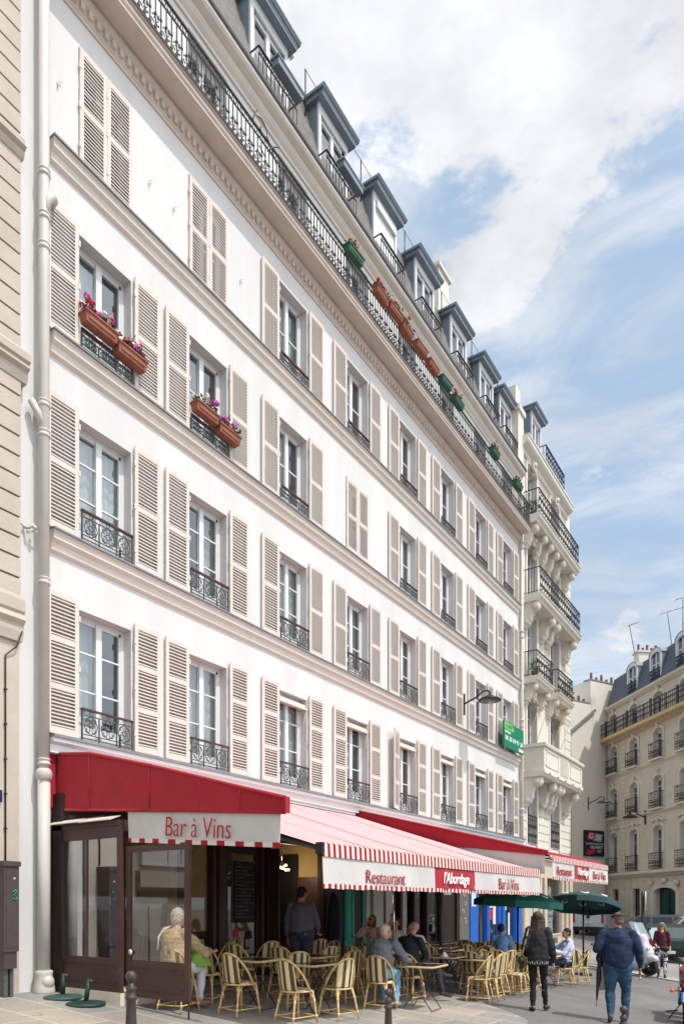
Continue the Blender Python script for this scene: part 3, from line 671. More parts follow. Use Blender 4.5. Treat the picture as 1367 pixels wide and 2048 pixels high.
# rusticated bands on lower storey and on pier ends
b=MB()
z=3.35
segs=[(BX0,AX[0][0]-.12),(AX[0][1]+.12,AX[1][0]-.12),(AX[1][1]+.12,BX1)]
while z<5.9:
    for a,c_ in segs: b.box(a,c_,-.04,0,z,z+.30)
    z+=.335
for z in [7.8+.4*k for k in range(28)]:
    if z<19: b.box(26.35,BX1,-.04,0,z,z+.36)
b.build('rustication',M['cream'],ob)
def console(x,z,d,h,wd=.34):   # scrolled bracket
    b=MB(); pr=[(0,z),(-d,z),(-d*1.02,z-h*.16),(-d*.92,z-h*.30),(-d*.62,z-h*.36),(-d*.52,z-h*.52),(-d*.5,z-h*.7),(-d*.32,z-h*.86),(-d*.12,z-h),(0,z-h)]
    b.profx(pr,x-wd/2,x+wd/2); 
    b.tube([(x-wd/2-.03,-d*.78,z-h*.17),(x+wd/2+.03,-d*.78,z-h*.17)],h*.15,12); b.tube([(x-wd/2-.02,-d*.25,z-h*.80),(x+wd/2+.02,-d*.25,z-h*.80)],h*.10,10)
    return b.build('console',M['cream'],ob)
def slab(x0,x1,z,d,h=.28,chain=True):
    b=MB(); b.profx([(0,z-h),(-d+.14,z-h),(-d+.10,z-h*.75),(-d+.02,z-h*.55),(-d,z-h*.4),(-d,z-.04),(-d-.04,z-.03),(-d-.04,z),(0,z)],x0,x1)
    return b.build('balcony_slab',M['cream'],ob)
def ornate_rail(x0,x1,y,z0,h,ends=True,bulge=0):
    b=MB(); b.box(x0,x1,y-.025,y+.025,z0+h-.035,z0+h); b.box(x0,x1,y-.012,y+.012,z0+.06,z0+.08)
    n=max(1,int((x1-x0)/.26)); s_=(x1-x0)/n
    for i in range(n+1): b.box(x0+i*s_-.009,x0+i*s_+.009,y-.009,y+.009,z0,z0+h)
    for i in range(n):
        cx=x0+(i+.5)*s_
        for sg in (-1,1):
            scroll(b,(cx+sg*.035,y,z0+h*.30),.10,math.pi*.5*sg,1.2,.012,sg,10); scroll(b,(cx+sg*.02,y,z0+h*.62),.10,-math.pi*.5*sg,1.2,.012,-sg,10)
        ring(b,(cx,y,z0+h*.85),.05,8,.010); ring(b,(cx,y,z0+h*.12),.04,6,.009)
    if ends:
        for x in (x0,x1): 
            b.box(x-.012,x+.012,y,0,z0+h-.03,z0+h); b.box(x-.01,x+.01,y,0,z0+.06,z0+.08)
            k=y+.12
            while k<-.03: b.box(x-.008,x+.008,k-.008,k+.008,z0,z0+h); k+=.12
    return b.build('balcony_railing',M['iron'],ob)
# first-floor guards
for a,c_ in AX:
    o=ornate_rail(a,c_,-.06,3.8,1.15,False)
# bow balustrade on consoles
b=MB(); x0,x1=20.75,26.2
b.profx([(0,6.38),(-.80,6.38),(-.86,6.46),(-.90,6.5),(-.90,6.62),(0,6.62)],x0,x1); b.box(x0+.05,x1-.05,-.86,-.74,6.62,7.55); b.box(x0+.05,x0+.17,-.74,0,6.62,7.55); b.box(x1-.17,x1-.05,-.74,0,6.62,7.55)
b.profx([(-.66,7.55),(-.94,7.55),(-.96,7.64),(-.94,7.68),(-.66,7.68)],x0-.03,x1+.03); b.box(x0-.03,x0+.2,-.66,0,7.55,7.68); b.box(x1-.2,x1+.03,-.66,0,7.55,7.68)
for a,c_ in ((21.0,22.6),(24.3,25.9)):
    b.box(a,c_,-.885,-.86,6.78,6.82); b.box(a,c_,-.885,-.86,7.38,7.42); b.box(a,a+.04,-.885,-.86,6.78,7.42); b.box(c_-.04,c_,-.885,-.86,6.78,7.42)
for k in range(7): b.box(22.9+.16*k,22.98+.16*k,-.90,-.86,6.72,7.46)
b.build('stone_balustrade',M['cream'],ob)
for x in (20.98,22.75,23.45,23.9,26.0): console(x,6.38,.72,1.15,.30)
b=MB()
for i in range(5): b.box(21.3+i*1.05,21.5+i*1.05,-.915,-.90,6.52,6.56)
b.build('balustrade_slots',M['groove'],ob)
# small iron balconies
for a,c_ in ((20.75,22.9),(23.5,25.75)):
    slab(a,c_,10.38,.62,.26); ornate_rail(a+.05,c_-.05,-.56,10.38,1.02)
    for x in (a+.3,c_-.3): console(x,10.12,.5,.75,.22)
slab(20.7,26.35,13.62,.78,.30); ornate_rail(20.75,26.3,-.72,13.62,1.02)
for x in (20.95,22.9,23.6,26.05): console(x,13.32,.62,.95,.34)
slab(20.7,26.35,16.75,.72,.30); ornate_rail(20.75,26.3,-.66,16.75,1.0)
for x in (21.0,22.1,22.9,23.7,24.6,26.0): console(x,16.45,.55,.85,.26)
# windows, hoods
for ai,(a,c_) in enumerate(AX):
    for fi,(z0,z1) in enumerate(BF):
        f=MB(); y=.22
        for xa,xb in ((a,a+.07),(c_-.07,c_),((a+c_)/2-.05,(a+c_)/2+.05)): f.box(xa,xb,y,y+.06,z0,z1)
        f.box(a,c_,y,y+.06,z1-.08,z1); f.box(a,c_,y,y+.06,z0,z0+.1); f.box(a,c_,y+.005,y+.055,z0+(z1-z0)*.72,z0+(z1-z0)*.72+.04)
        wn=f.build('window',M['white'],ob)
        g=MB(); g.box(a+.05,c_-.05,y+.03,y+.035,z0,z1); g.build('pane',M['glass'],wn)
        k=MB(); k.box(a+.05,a+.5,y+.2,y+.21,z0,z1); k.build('curtain',M['curtain'],wn)
        h=MB(); 
        h.box(a-.16,a,-.06,0,z0,z1+.02); h.box(c_,c_+.16,-.06,0,z0,z1+.02)
        n=8; r_=(c_-a)/2+.16; cx=(a+c_)/2
        pts=[(cx+r_*math.cos(math.pi*k_/n),z1+.02+.30*math.sin(math.pi*k_/n)) for k_ in range(n+1)]; inn=[(cx+(r_-.16)*math.cos(math.pi*k_/n),z1-.02+.14*math.sin(math.pi*k_/n)) for k_ in range(n,-1,-1)]
        for q in range(n): h.profy([pts[q],pts[q+1],inn[n-q-1],inn[n-q]],-.07,0)
        h.profy([(cx-.16,z1-.0),(cx+.16,z1-.0),(cx+.22,z1+.36),(cx-.22,z1+.36)],-.16,-.07); h.ball((cx,-.16,z1+.2),.11,8)
        h.build('window_surround',M['cream'],ob)
    b=MB(); b.quad((a+.1,-.05,9.62),(c_-.1,-.05,9.62),(c_-.1,-.5,9.30),(a+.1,-.5,9.30)); b.tube([(a+.1,-.5,9.3),(a+.12,-.02,7.9)],.012,4); b.tube([(c_-.1,-.5,9.3),(c_-.12,-.02,7.9)],.012,4); b.tube([(a+.08,-.5,9.3),(c_-.08,-.5,9.3)],.018,5)
    b.build('window_blind',mat('ochre_canvas',(.55,.42,.20),.8),ob)
# cornice, roof, dormer, party chimney
b=MB(); b.profx([(0,19.25),(-.08,19.3),(-.10,19.45),(-.28,19.55),(-.34,19.62),(-.34,19.74),(-.38,19.78),(-.38,19.84),(0,19.84)],BX0-.1,26.6); b.build('cornice',M['cream'],ob)
b=MB(); b.profx([(-.1,19.84),(.7,22.0),(4.5,22.8),(8.9,19.84)],BX0,26.4); b.build('mansard_roof',M['slateb'],ob)
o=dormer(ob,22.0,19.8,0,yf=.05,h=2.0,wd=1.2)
o=ornate_rail(22.9,25.5,-.25,19.84,.9,True)
b=MB(); b.box(19.95,20.55,-.12,2.2,18.3,20.55); b.mat(1); b.box(19.88,20.62,-.19,2.3,20.55,20.75); b.mat(0); b.box(19.98,20.5,0,1.8,20.75,21.6); b.build('party_wall_chimney',[M['cream'],M['trim_light']],ob)
for z,x in ((6.55,22.8),(9.9,23.2),(13.2,23.2)):
    b=MB(); b.profx([(0,z),(-.05,z),(-.08,z+.08),(-.08,z+.14),(0,z+.16)],BX0,BX1); b.build('string_course',M['cream'],ob)
# plants on the balconies
def shrub(name,loc,r,n,label,cat='plant',group=None,pot=None,seed=1,mats=None,leaf=.05,sq=(1,1,.9)):
    rr=random.Random(seed); e=empty(name,loc,0,label,cat,group)
    if pot: p=MB(); p.lathe([(pot*.7,0),(pot,.0+pot*1.5),(pot*1.1,pot*1.5),(pot*1.1,pot*1.7),(pot*.9,pot*1.7)],(0,0,0),12); p.build('pot',M['terracotta'],e)
    z0=(pot or 0)*1.7
    b=MB(); 
    for k in range(7):
        a=rr.random()*6.28; q=(r*.7*math.cos(a),r*.7*math.sin(a)*.8,z0+r*(.6+rr.random())); b.tube([(0,0,z0-.02),(q[0]*.3,q[1]*.3,q[2]*.6),q],[.008,.006,.003],4)
    b.build('stem',M['soil'],e)
    b=MB()
    for k in range(n):
        u=Vector((rr.gauss(0,1),rr.gauss(0,1),rr.gauss(0,1))).normalized()*r*(.4+.6*rr.random()); c_=Vector((u.x*sq[0],u.y*sq[1],z0+r*.9+u.z*sq[2]))
        d=Vector((rr.gauss(0,1),rr.gauss(0,1),rr.gauss(0,.6))).normalized(); s_=d.cross(Vector((0,0,1))).normalized()*leaf*.45; d*=leaf*(.7+.6*rr.random())
        b.quad(c_-d,c_-s_,c_+d,c_+s_)
    b.build('foliage',M['leafg'],e); return e
shrub('potted_plant',(21.1,-.38,10.4),.28,160,'leafy plant in a terracotta pot, left of the two balcony plants on the ornate building',pot=.14,seed=3)
shrub('potted_plant',(25.3,-.40,10.4),.40,200,'taller shrub at the outer end of the small iron balcony on the ornate building',pot=.12,seed=5)
shrub('potted_plant',(20.95,-.35,16.78),.30,160,'plant at the corner of the top balcony of the ornate building',pot=.10,seed=8)

# ================================================================ RIGHT TAN BUILDING
tb=empty('haussmann_building',(45.6,2.67,0),R(-138.42),'tan stone corner block with a slate mansard and long black balcony at the right edge','building')
UX=[.95,3.55,6.35,9.1,11.9,14.7,17.5]
TF=[(3.55,6.25),(7.35,9.35),(10.45,12.3),(13.15,14.55)]
holes=[(u-.5,u+.5,z0,z1) for u in UX for z0,z1 in TF]
door=(6.05,8.15,-1.4,2.35)
gh=[(.75,1.55,.55,2.35),(3.35,4.2,.45,2.35),(10.4,11.4,.5,2.4),(13.2,14.3,.5,2.4),(16,17,.5,2.4)]
b=MB(); wall_holes(b,0,20,-1.6,15.2,holes+gh+[door],0,.32)
b.mat(0); b.quad((0,0,-1.6),(0,9,-1.6),(0,9,15.2),(0,0,15.2)); b.quad((20,0,-1.6),(20,9,-1.6),(20,9,15.2),(20,0,15.2)); b.quad((0,9,-1.6),(20,9,-1.6),(20,9,15.2),(0,9,15.2)); b.box(0,20,.4,9,15.0,15.2)
b.build('wall',[M['tan'],M['tanl']],tb)
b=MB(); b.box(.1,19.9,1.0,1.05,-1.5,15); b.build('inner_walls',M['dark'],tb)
b=MB(); z=-1.3
while z<2.75:
    xs_=[0,.62,1.68,3.2,4.35,5.6,8.6,10.2,11.6,13.0,14.5,15.8,17.2,20]
    for a,c_ in zip(xs_[::2],xs_[1::2]): b.box(a,c_,-.05,0,z,z+.33)
    z+=.365
b.build('rustication',M['tan'],tb)
b=MB()
for u in (2.2,):
    z=3.8; k=0
    while z<12.4: b.box(u-(.28 if k%2 else .2),u+(.28 if k%2 else .2),-.05,0,z,z+.26); z+=.3; k+=1
b.build('quoin_stones',M['tanl'],tb)
for z,d,h in ((3.05,.42,.38),(7.0,.12,.22),(10.1,.12,.22)):
    b=MB(); b.profx([(0,z),(-d*.3,z+.02),(-d*.6,z+h*.4),(-d,z+h*.6),(-d,z+h*.9),(-d*.9,z+h),(0,z+h+.03)],-.25 if d>.3 else 0,20); b.build('string_course',M['tan'] ,tb)
b=MB(); b.profx([(0,12.55),(-.12,12.6),(-.2,12.72),(-.62,12.75),(-.66,12.8),(-.66,12.98),(0,12.98)],-.35,20); b.build('balcony_slab',mat('ochre_stone',(.62,.46,.26),.8),tb)
b=MB(); u=0
while u<20: b.box(u,u+.09,-.30,-.12,12.62,12.74); u+=.2
tag(b.build('dentils',M['tan'],tb),kind='stuff')
def iron_panel(x0,x1,y,z0,h,name,solid=.6,parent=None,returns=True):
    b=MB(); b.box(x0,x1,y-.03,y+.03,z0+h-.04,z0+h); b.box(x0,x1,y-.02,y+.02,z0,z0+.04)
    hs=h*solid; b.box(x0,x1,y-.015,y+.015,z0+hs-.02,z0+hs+.01)
    for k in range(2): 
        if solid<.95: b.box(x0,x1,y-.01,y+.01,z0+hs+(h-hs)*(k+1)/3-.01,z0+hs+(h-hs)*(k+1)/3+.01)
    n=max(2,int((x1-x0)/.2)); s_=(x1-x0)/n
    for i in range(n+1): b.box(x0+i*s_-.012,x0+i*s_+.012,y-.012,y+.012,z0,z0+(h if i in (0,n) else hs))
    for i in range(n):
        cx=x0+(i+.5)*s_
        scroll(b,(cx,y,z0+hs*.33),.085,0,1.2,.016,1,7); scroll(b,(cx,y,z0+hs*.70),.085,3.1,1.2,.016,-1,7)
    if returns:
        for x in (x0,x1):
            b.box(x-.015,x+.015,y,0,z0+h-.04,z0+h); b.box(x-.012,x+.012,y,0,z0+hs-.01,z0+hs+.01); b.box(x-.012,x+.012,y/2-.01,y/2+.01,z0,z0+h)
    return b.build(name,M['iron'],parent)
o=iron_panel(-.3,20,-.60,12.98,1.0,'balcony_railing',.96,tb,False)
b=MB()
for i in range(18): b.box(-.3+i*1.2-.03,-.3+i*1.2+.03,-.63,-.57,12.98,13.98)
for i in range(5): b.box(.95+i*2.75-.09,.95+i*2.75+.09,-.64,-.57,13.0,14.1)
b.build('railing_post',M['iron'],tb)
for u in UX:
    for fi,(z0,z1) in enumerate(TF):
        a,c_=u-.5,u+.5; f=MB(); y=.22
        for xa,xb in ((a,a+.08),(c_-.08,c_),(u-.05,u+.05)): f.box(xa,xb,y,y+.06,z0,z1)
        f.box(a,c_,y,y+.06,z1-.25,z1); f.box(a,c_,y,y+.06,z0+(z1-z0)*.68,z0+(z1-z0)*.68+.05)
        wn=f.build('window',M['white'],tb)
        g=MB(); g.box(a+.05,c_-.05,y+.03,y+.035,z0,z1); g.build('pane',M['glass'],wn)
        h=MB(); n=8; r_=.5
        # arched head filling the top corners, surround and keystone
        arc=[(u+r_*math.cos(math.pi*k_/n),z1-.28+.28*math.sin(math.pi*k_/n)) for k_ in range(n+1)]
        for q in range(n): h.profy([arc[q],arc[q+1],(arc[q+1][0],z1+.01),(arc[q][0],z1+.01)],-.0,.2)
        out=[(u+.68*math.cos(math.pi*k_/n),z1-.2+.42*math.sin(math.pi*k_/n)) for k_ in range(n+1)]; inn=[(u+.52*math.cos(math.pi*k_/n),z1-.26+.30*math.sin(math.pi*k_/n)) for k_ in range(n+1)]
        for q in range(n): h.profy([out[q],out[q+1],inn[q+1],inn[q]],-.07,.0)
        h.box(a-.16,a-.02,-.06,0,z0,z1-.2); h.box(c_+.02,c_+.16,-.06,0,z0,z1-.2)
        h.profy([(u-.10,z1+.0),(u+.10,z1+.0),(u+.16,z1+.38),(u-.16,z1+.38)],-.15,-.07); h.ball((u,-.14,z1+.34),.10,8)
        if fi==0: h.profy([(u-.8,z1+.30),(u-.5,z1+.36),(u,z1+.60),(u+.5,z1+.36),(u+.8,z1+.30),(u+.5,z1+.26),(u,z1+.46),(u-.5,z1+.26)],-.13,-.0)
        h.build('window_surround',M['tanl'],tb)
        if fi<3:
            if fi: s_=MB(); s_.box(a-.14,c_+.14,-.34,0,z0-.13,z0-.02); s_.build('balcony_slab',M['tanl'],tb)
            iron_panel(a-.1,c_+.1,-.30,z0-.02,1.0,'guard_rail',.52,tb)
for (a,c_,z0,z1) in gh:
    f=MB(); f.box(a,a+.1,.2,.26,z0,z1); f.box(c_-.1,c_,.2,.26,z0,z1); f.box((a+c_)/2-.04,(a+c_)/2+.04,.2,.26,z0,z1); wn=f.build('window',M['brownd'],tb); g=MB(); g.box(a+.05,c_-.05,.23,.235,z0,z1); g.build('pane',M['glass'],wn)
    s_=MB(); s_.box(a-.1,c_+.1,-.08,0,z0-.1,z0); s_.build('sill',M['tanl'],tb)
M['greendoor']=mat('green_door_paint',(.006,.055,.045),.4,.1,4)
b=MB(); b.box(door[0]+.02,door[1]-.02,.26,.32,-1.4,2.3)
dr=b.build('door',M['greendoor'],tb)
b=MB()
for x in (door[0]+.15,door[0]+1.15):
    for z0,z1 in ((-1.1,.1),(.25,1.2),(1.35,2.1)): b.box(x,x+.8,.235,.26,z0,z0+.05); b.box(x,x+.8,.235,.26,z1-.05,z1); b.box(x,x+.05,.235,.26,z0,z1); b.box(x+.75,x+.8,.235,.26,z0,z1)
b.box(7.07,7.13,.22,.26,-1.4,2.3); b.build('door_panel',M['greendoor'],dr)
b=MB(); n=8; cx=7.1
o_=[(cx+1.45*math.cos(math.pi*k/n),2.2+.55*math.sin(math.pi*k/n)) for k in range(n+1)]; i_=[(cx+1.1*math.cos(math.pi*k/n),2.05+.30*math.sin(math.pi*k/n)) for k in range(n+1)]
for q in range(n): b.profy([o_[q],o_[q+1],i_[q+1],i_[q]],-.12,0)
b.box(5.6,5.95,-.1,0,-1.4,2.2); b.box(8.25,8.6,-.1,0,-1.4,2.2); b.ball((cx,-.15,2.75),.22,8,(1.5,.6,.8)); b.ball((5.75,-.15,2.6),.18,8); b.ball((8.45,-.15,2.6),.18,8); b.build('door_surround',M['tanl'],tb)
# mansard
b=MB(); b.profx([(0,14.9),(-.12,14.95),(-.3,15.1),(-.32,15.22),(0,15.24)],-.1,20); b.build('cornice',M['tan'],tb)
b=MB(); b.profx([(-.1,15.24),(.45,17.3),(.9,17.6),(4.5,18.4),(8.9,15.3)],.15,20); b.build('mansard_roof',M['slateb'],tb)
for k,u in enumerate((3.3,6.0,8.75,11.6,14.5)):
    d=MB(); w2=.62; n=8
    d.mat(0); d.box(u-w2,u-w2+.13,-.02,.06,15.25,17.0); d.box(u+w2-.13,u+w2,-.02,.06,15.25,17.0); d.box(u-w2,u+w2,-.02,.06,15.25,15.35)
    ar=[(u+w2*math.cos(math.pi*q/n),17.0+.42*math.sin(math.pi*q/n)) for q in range(n+1)]; ai=[(u+(w2-.13)*math.cos(math.pi*q/n),16.9+.26*math.sin(math.pi*q/n)) for q in range(n+1)]
    for q in range(n): d.profy([ar[q],ar[q+1],ai[q+1],ai[q]],-.04,.06)
    d.mat(1); d.box(u-w2,u-w2+.03,.06,1.2,15.3,17.0); d.box(u+w2-.03,u+w2,.06,1.2,15.3,17.0)
    for q in range(n): d.profy([(ar[q][0]+(ar[q][0]-u)*.08,ar[q][1]+.03),(ar[q+1][0]+(ar[q+1][0]-u)*.08,ar[q+1][1]+.03),ar[q+1],ar[q]],-.07,1.2)
    o=d.build('dormer',[M['white'],M['zincb']],tb)
    f=MB(); a,c_=u-w2+.13,u+w2-.13; f.box(a,a+.07,.05,.1,15.35,17.0); f.box(c_-.07,c_,.05,.1,15.35,17.0); f.box(u-.05,u+.05,.05,.1,15.35,17.1); f.box(a,c_,.05,.1,16.4,16.46)
    wn=f.build('window',M['white'],o); g=MB(); g.box(a,c_,.08,.085,15.35,17.1); g.box(a,c_,.4,.42,15.3,17.1); g.build('pane',M['glassf'],wn)
    iron_panel(a-.05,c_+.05,-.05,15.35,.75,'dormer_railing',.9,o,False)
chimney(tb,2.1,2.75,.8,2.7,16.2,18.5,6,ph=.5,pots='terracotta')
# television aerials
def aerial(x,y,z0,h,tilt,label,arm=1.2,rz=0):
    e=empty('aerial',(x,y,z0),rz,label,'aerial',None); b=MB(); top=(tilt,0,h); b.tube([(0,0,0),top],.025,5); b.build('mast',M['irong'],e)
    b=MB(); b.tube([(top[0]-arm*.2,0,h),(top[0]+arm,0,h+arm*.35)],.016,4)
    for k in range(6): 
        u=k/5; px=top[0]-arm*.2+arm*1.2*u; pz=h+arm*.42*u-.03; b.tube([(px,-.25*(1-.4*u),pz),(px,.25*(1-.4*u),pz)],.010,4)
    b.build('antenna',M['irong'],e); return e
def uv(u,v): 
    a=R(-138.42); return (45.6+u*math.cos(a)-v*math.sin(a),2.67+u*math.sin(a)+v*math.cos(a))
x,y=uv(2.4,.7); aerial(x,y,18.4,1.9,-.35,'leaning aerial with a short antenna, leftmost on the tan block roof',.6,R(-55))
x,y=uv(4.1,2.4); aerial(x,y,17.9,2.6,-.35,'aerial with a long raised antenna behind the red chimney pots',2.2,R(-55))
x,y=uv(4.6,2.9); aerial(x,y,18.0,1.7,.1,'smaller aerial just right of the red chimney pots',.8,R(-55))
x,y=uv(6.4,1.6); aerial(x,y,17.8,2.6,.0,'tall aerial rising beside the rightmost dormer',2.2,R(-55))
# ================================================================ GABLE BUILDING
gb=empty('gable_building',(42.42,4.34,0),math.atan2(-.454,.8908),'plain cream blind gable building behind the shop sign, with a row of chimney pots','building')
b=MB(); b.box(-7,1.95,0,7,-1.6,15.4); b.box(1.95,6.6,.0,7,-1.6,17.1); b.build('wall',M['gable'],gb)
b=MB(); b.box(1.9,5.8,-.04,.6,17.1,17.18); b.box(-6,1.95,-.03,.6,15.4,15.47); b.build('coping',M['zinc'],gb)
for k in range(6):
    c_=MB(); hh=.55 if k%2==0 else .3; x=2.35+k*.52; c_.lathe([(.09,0),(.1,.03),(.08,hh-.05),(.10,hh)],(x,.3,17.18),8); c_.build('chimney_pot',M['terracotta'],gb)
for k in range(4):
    c_=MB(); hh=.45 if k%2==0 else .3; x=.1+k*.5; c_.lathe([(.09,0),(.1,.03),(.08,hh-.05),(.10,hh)],(x,.3,15.47),8); c_.build('chimney_pot',M['terracotta'],gb)
b=MB(); b.bar((-.9,-.1,12.6),(2.3,-.12,15.0),.12,.16); b.build('sloping_gutter',M['zinc'],gb)
b=MB(); b.box(-.75,-.35,-.25,0,9.0,12.8); b.box(-.9,-.2,-.3,0,12.8,13.3); b.tube([(-.1,-.1,-1),(-.1,-.1,12.5)],.05,6); b.build('zinc_shaft',M['zinc'],gb)
b=MB(); b.tube([(3.45,-.03,-1),(3.45,-.03,12.6)],.05,6); b.build('rain_pipe',M['pipe'],gb)
# supermarket sign
sg=empty('shop_sign',(42.42,4.34,0),math.atan2(-.454,.8908),'dark square supermarket sign with red and grey logo on the blind gable wall','sign')
M['navy']=mat('sign_navy',(.016,.018,.026),.4,.1,4); M['signred']=mat('sign_red',(.55,.02,.05),.5)
b=MB(); b.box(1.22,3.18,-.14,-.02,4.68,6.50); b.build('board',M['navy'],sg)
b=MB(); b.profy([(1.42,5.88),(2.05,5.80),(2.25,6.30),(1.62,6.36)],-.155,-.142); b.build('logo_red',M['signred'],sg)
b=MB(); b.profy([(2.02,5.76),(2.86,5.70),(3.0,6.25),(2.24,6.30)],-.153,-.142); b.build('logo_grey',mat('sign_grey',(.28,.32,.31),.5),sg)
fit_text('G',.42,.40,M['whitet'],sg,(1.62,-.165,5.90),(1,0,0),(0,0,1),.2,.01)
fit_text('20',.55,.38,M['whitet'],sg,(2.30,-.165,5.82),(1,0,0),(0,0,1),.2,.01)
fit_text('SUPERMARCHÉ',1.75,.15,M['whitet'],sg,(1.32,-.15,5.50),(1,0,0),(0,0,1))
fit_text('OUVERT',1.25,.20,M['whitet'],sg,(1.78,-.15,5.22),(1,0,0),(0,0,1),0,.01)
fit_text('7/7',.42,.20,M['whitet'],sg,(2.48,-.15,4.94),(1,0,0),(0,0,1),0,.01)
b=MB(); b.profy([(1.30,4.80),(1.75,4.78),(2.30,5.05),(2.05,5.30),(1.85,5.08),(1.58,5.18)],-.155,-.142); b.build('logo_arrow',M['signred'],sg)
s2=empty('shop_sign',(42.42,4.34,0),math.atan2(-.454,.8908),'small pale sign with dark lettering just above the far red awning','sign')
b=MB(); b.box(2.1,3.25,-.12,-.02,3.75,4.15); b.build('board',M['white'],s2); fit_text('NETTOYAGE',1.0,.14,M['navy'],s2,(2.15,-.14,3.90),(1,0,0),(0,0,1))
# ================================================================ SHOPFRONTS (parts of the main building)
sf=empty('restaurant_front',(0,0,0),0,'dark brown restaurant front with folding doors, under the red awnings','shopfront')
b=MB(); b.box(0,15.35,-.12,.0,2.86,3.60); b.box(0,15.35,-.16,-.12,3.3,3.55); b.box(0,5.1,-.04,.08,2.5,2.86); b.box(7.0,15.35,-.04,.08,2.62,2.86); b.box(5.1,7.0,-.04,.08,2.66,2.86); b.build('fascia',M['brown'],sf)
def post(x0,x1,z0=-.62,z1=2.86,m='brown',y0=-.10,y1=.08,name='post',par=None):
    b=MB(); b.box(x0,x1,y0,y1,z0,z1); 
    if x1-x0>.12: b.box(x0+.03,x1-.03,y0-.012,y0,z0+.3,z1-.15)
    return b.build(name,M[m],par or sf)
for x0,x1 in ((0,.16),(1.2,1.3),(2.62,2.76),(3.38,3.46),(3.52,3.73),(4.80,4.88),(4.98,5.12),(7.02,7.54),(9.72,9.9),(10.72,10.84),(11.5,11.62),(12.3,12.42),(13.3,13.42),(14.42,14.52)): post(x0,x1)
def pane_(x0,x1,z0,z1,y=.02,m='glassf',name='window_pane'):
    b=MB(); b.box(x0,x1,y,y+.01,z0,z1); return b.build(name,M[m],sf)
for x0,x1 in ((.16,1.2),(1.3,2.62),(2.76,3.38)): 
    pane_(x0,x1,.35,2.5); b=MB(); b.box(x0,x1,-.05,.06,-.3,.35); b.box(x0,x1,-.06,.06,.35,.41); b.build('stall_riser',M['brown'],sf)
for x0,x1 in ((9.9,10.72),(10.84,11.5),(11.62,12.3),(12.42,13.3)): pane_(x0,x1,-.7,2.62)
# menu door
b=MB(); b.box(3.73,3.85,-.03,.05,-.45,2.5); b.box(4.7,4.8,-.03,.05,-.45,2.5); b.box(3.85,4.7,-.03,.05,2.35,2.5); b.box(3.85,4.7,-.03,.05,-.45,-.2); dr=b.build('door',M['brownd'],sf)
b=MB(); b.box(3.85,4.7,.0,.01,-.2,2.35); b.build('pane',M['glassf'],dr)
M['chalkb']=mat('chalkboard',(.03,.032,.03),.8,.3,4)
cb=MB(); cb.box(4.02,4.64,-.05,-.02,.95,2.2); bo=cb.build('menu_board',M['chalkb'],sf)
M['chalk']=mat('chalk',(.55,.55,.50),.9,.2,30)
rr=random.Random(5)
for i in range(15):
    z=2.08-i*.073; wd=.25+.28*rr.random()
    t_=''.join(rr.choice('aeiounrstlmcdp') for _ in range(6))
    b=MB(); x=4.06
    while x<4.06+wd:
        w_=.03+.05*rr.random(); b.tube([(x+w_*q/5,-.055,z+.012*math.sin(q*2.3+i)) for q in range(6)],.0045,3,False); x+=w_+.022
    b.build('chalk_line',M['chalk'],bo)
# stickers on the door
M['sticker']=mat('sticker',(.36,.34,.31),.6,.08,8)
for k,(x0,x1,z0,z1) in enumerate(((3.88,4.0,.62,.94),(4.18,4.36,.66,.78),(4.22,4.34,.30,.66),(4.40,4.5,.44,.6),(4.52,4.66,.30,.62),(4.38,4.5,.22,.40),(4.56,4.66,-.06,.26),(4.02,4.2,-.04,.2),(4.23,4.35,-.07,.17))):
    b=MB(); b.box(x0,x1,-.012,-.004,z0,z1); b.build('sticker',M['sticker'],dr)
for x,z,r_ in ((3.97,.38,.13),(4.45,.07,.09)):
    b=MB(); pts=[(x+r_*math.cos(a*math.pi/8),z+1.35*r_*math.sin(a*math.pi/8)) for a in range(16)]; b.profy(pts,-.014,-.005); b.build('sticker',M['sticker'],dr)
b=MB(); b.box(4.04,4.17,-.013,-.005,.66,.82); b.build('sticker',M['signred'],dr)
# open leaf beside the entrance
b=MB(); b.box(5.06,5.10,-.34,-.10,-.42,2.5); b.build('open_door_leaf',M['brown'],sf)
# interior room
M['yellow']=mat('ochre_wall',(.40,.29,.14),.85,.08,2); M['wains']=mat('wainscot',(.05,.018,.014),.5,.2,5)
rm=empty('dining_room',(0,0,0),0,'ochre dining room with dark wainscot seen through the open front','interior')
b=MB(); b.box(.1,15.1,3.4,3.5,-.9,3.3); b.box(.05,.1,.1,3.4,-.9,3.3); b.box(7.55,7.62,.1,3.4,-.9,3.3); b.box(.1,15.1,.1,3.4,3.2,3.3); b.build('room_wall',M['yellow'],rm)
b=MB(); b.box(.1,7.55,3.36,3.4,-.9,.62); b.box(7.5,7.55,.12,3.36,-.9,.62); b.box(2.8,4.9,2.9,3.3,-.9,1.3); b.build('wainscot',M['wains'],rm)
b=MB(); b.box(.1,15.1,.1,3.4,-.95,-.45); b.build('room_floor',M['brownd'],rm)
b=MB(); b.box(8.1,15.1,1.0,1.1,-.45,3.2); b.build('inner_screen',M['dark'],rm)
b=MB(); b.box(7.1,8.2,3.33,3.36,.75,2.75); b.build('mirror',M['black'],rm)
b=MB(); b.box(7.47,7.55,1.05,1.72,.5,2.55); b.build('dark_panel',M['black'],rm); b=MB(); b.box(7.48,7.55,.2,1.04,-.4,2.0); b.build('coat_panel',M['wains'],rm)
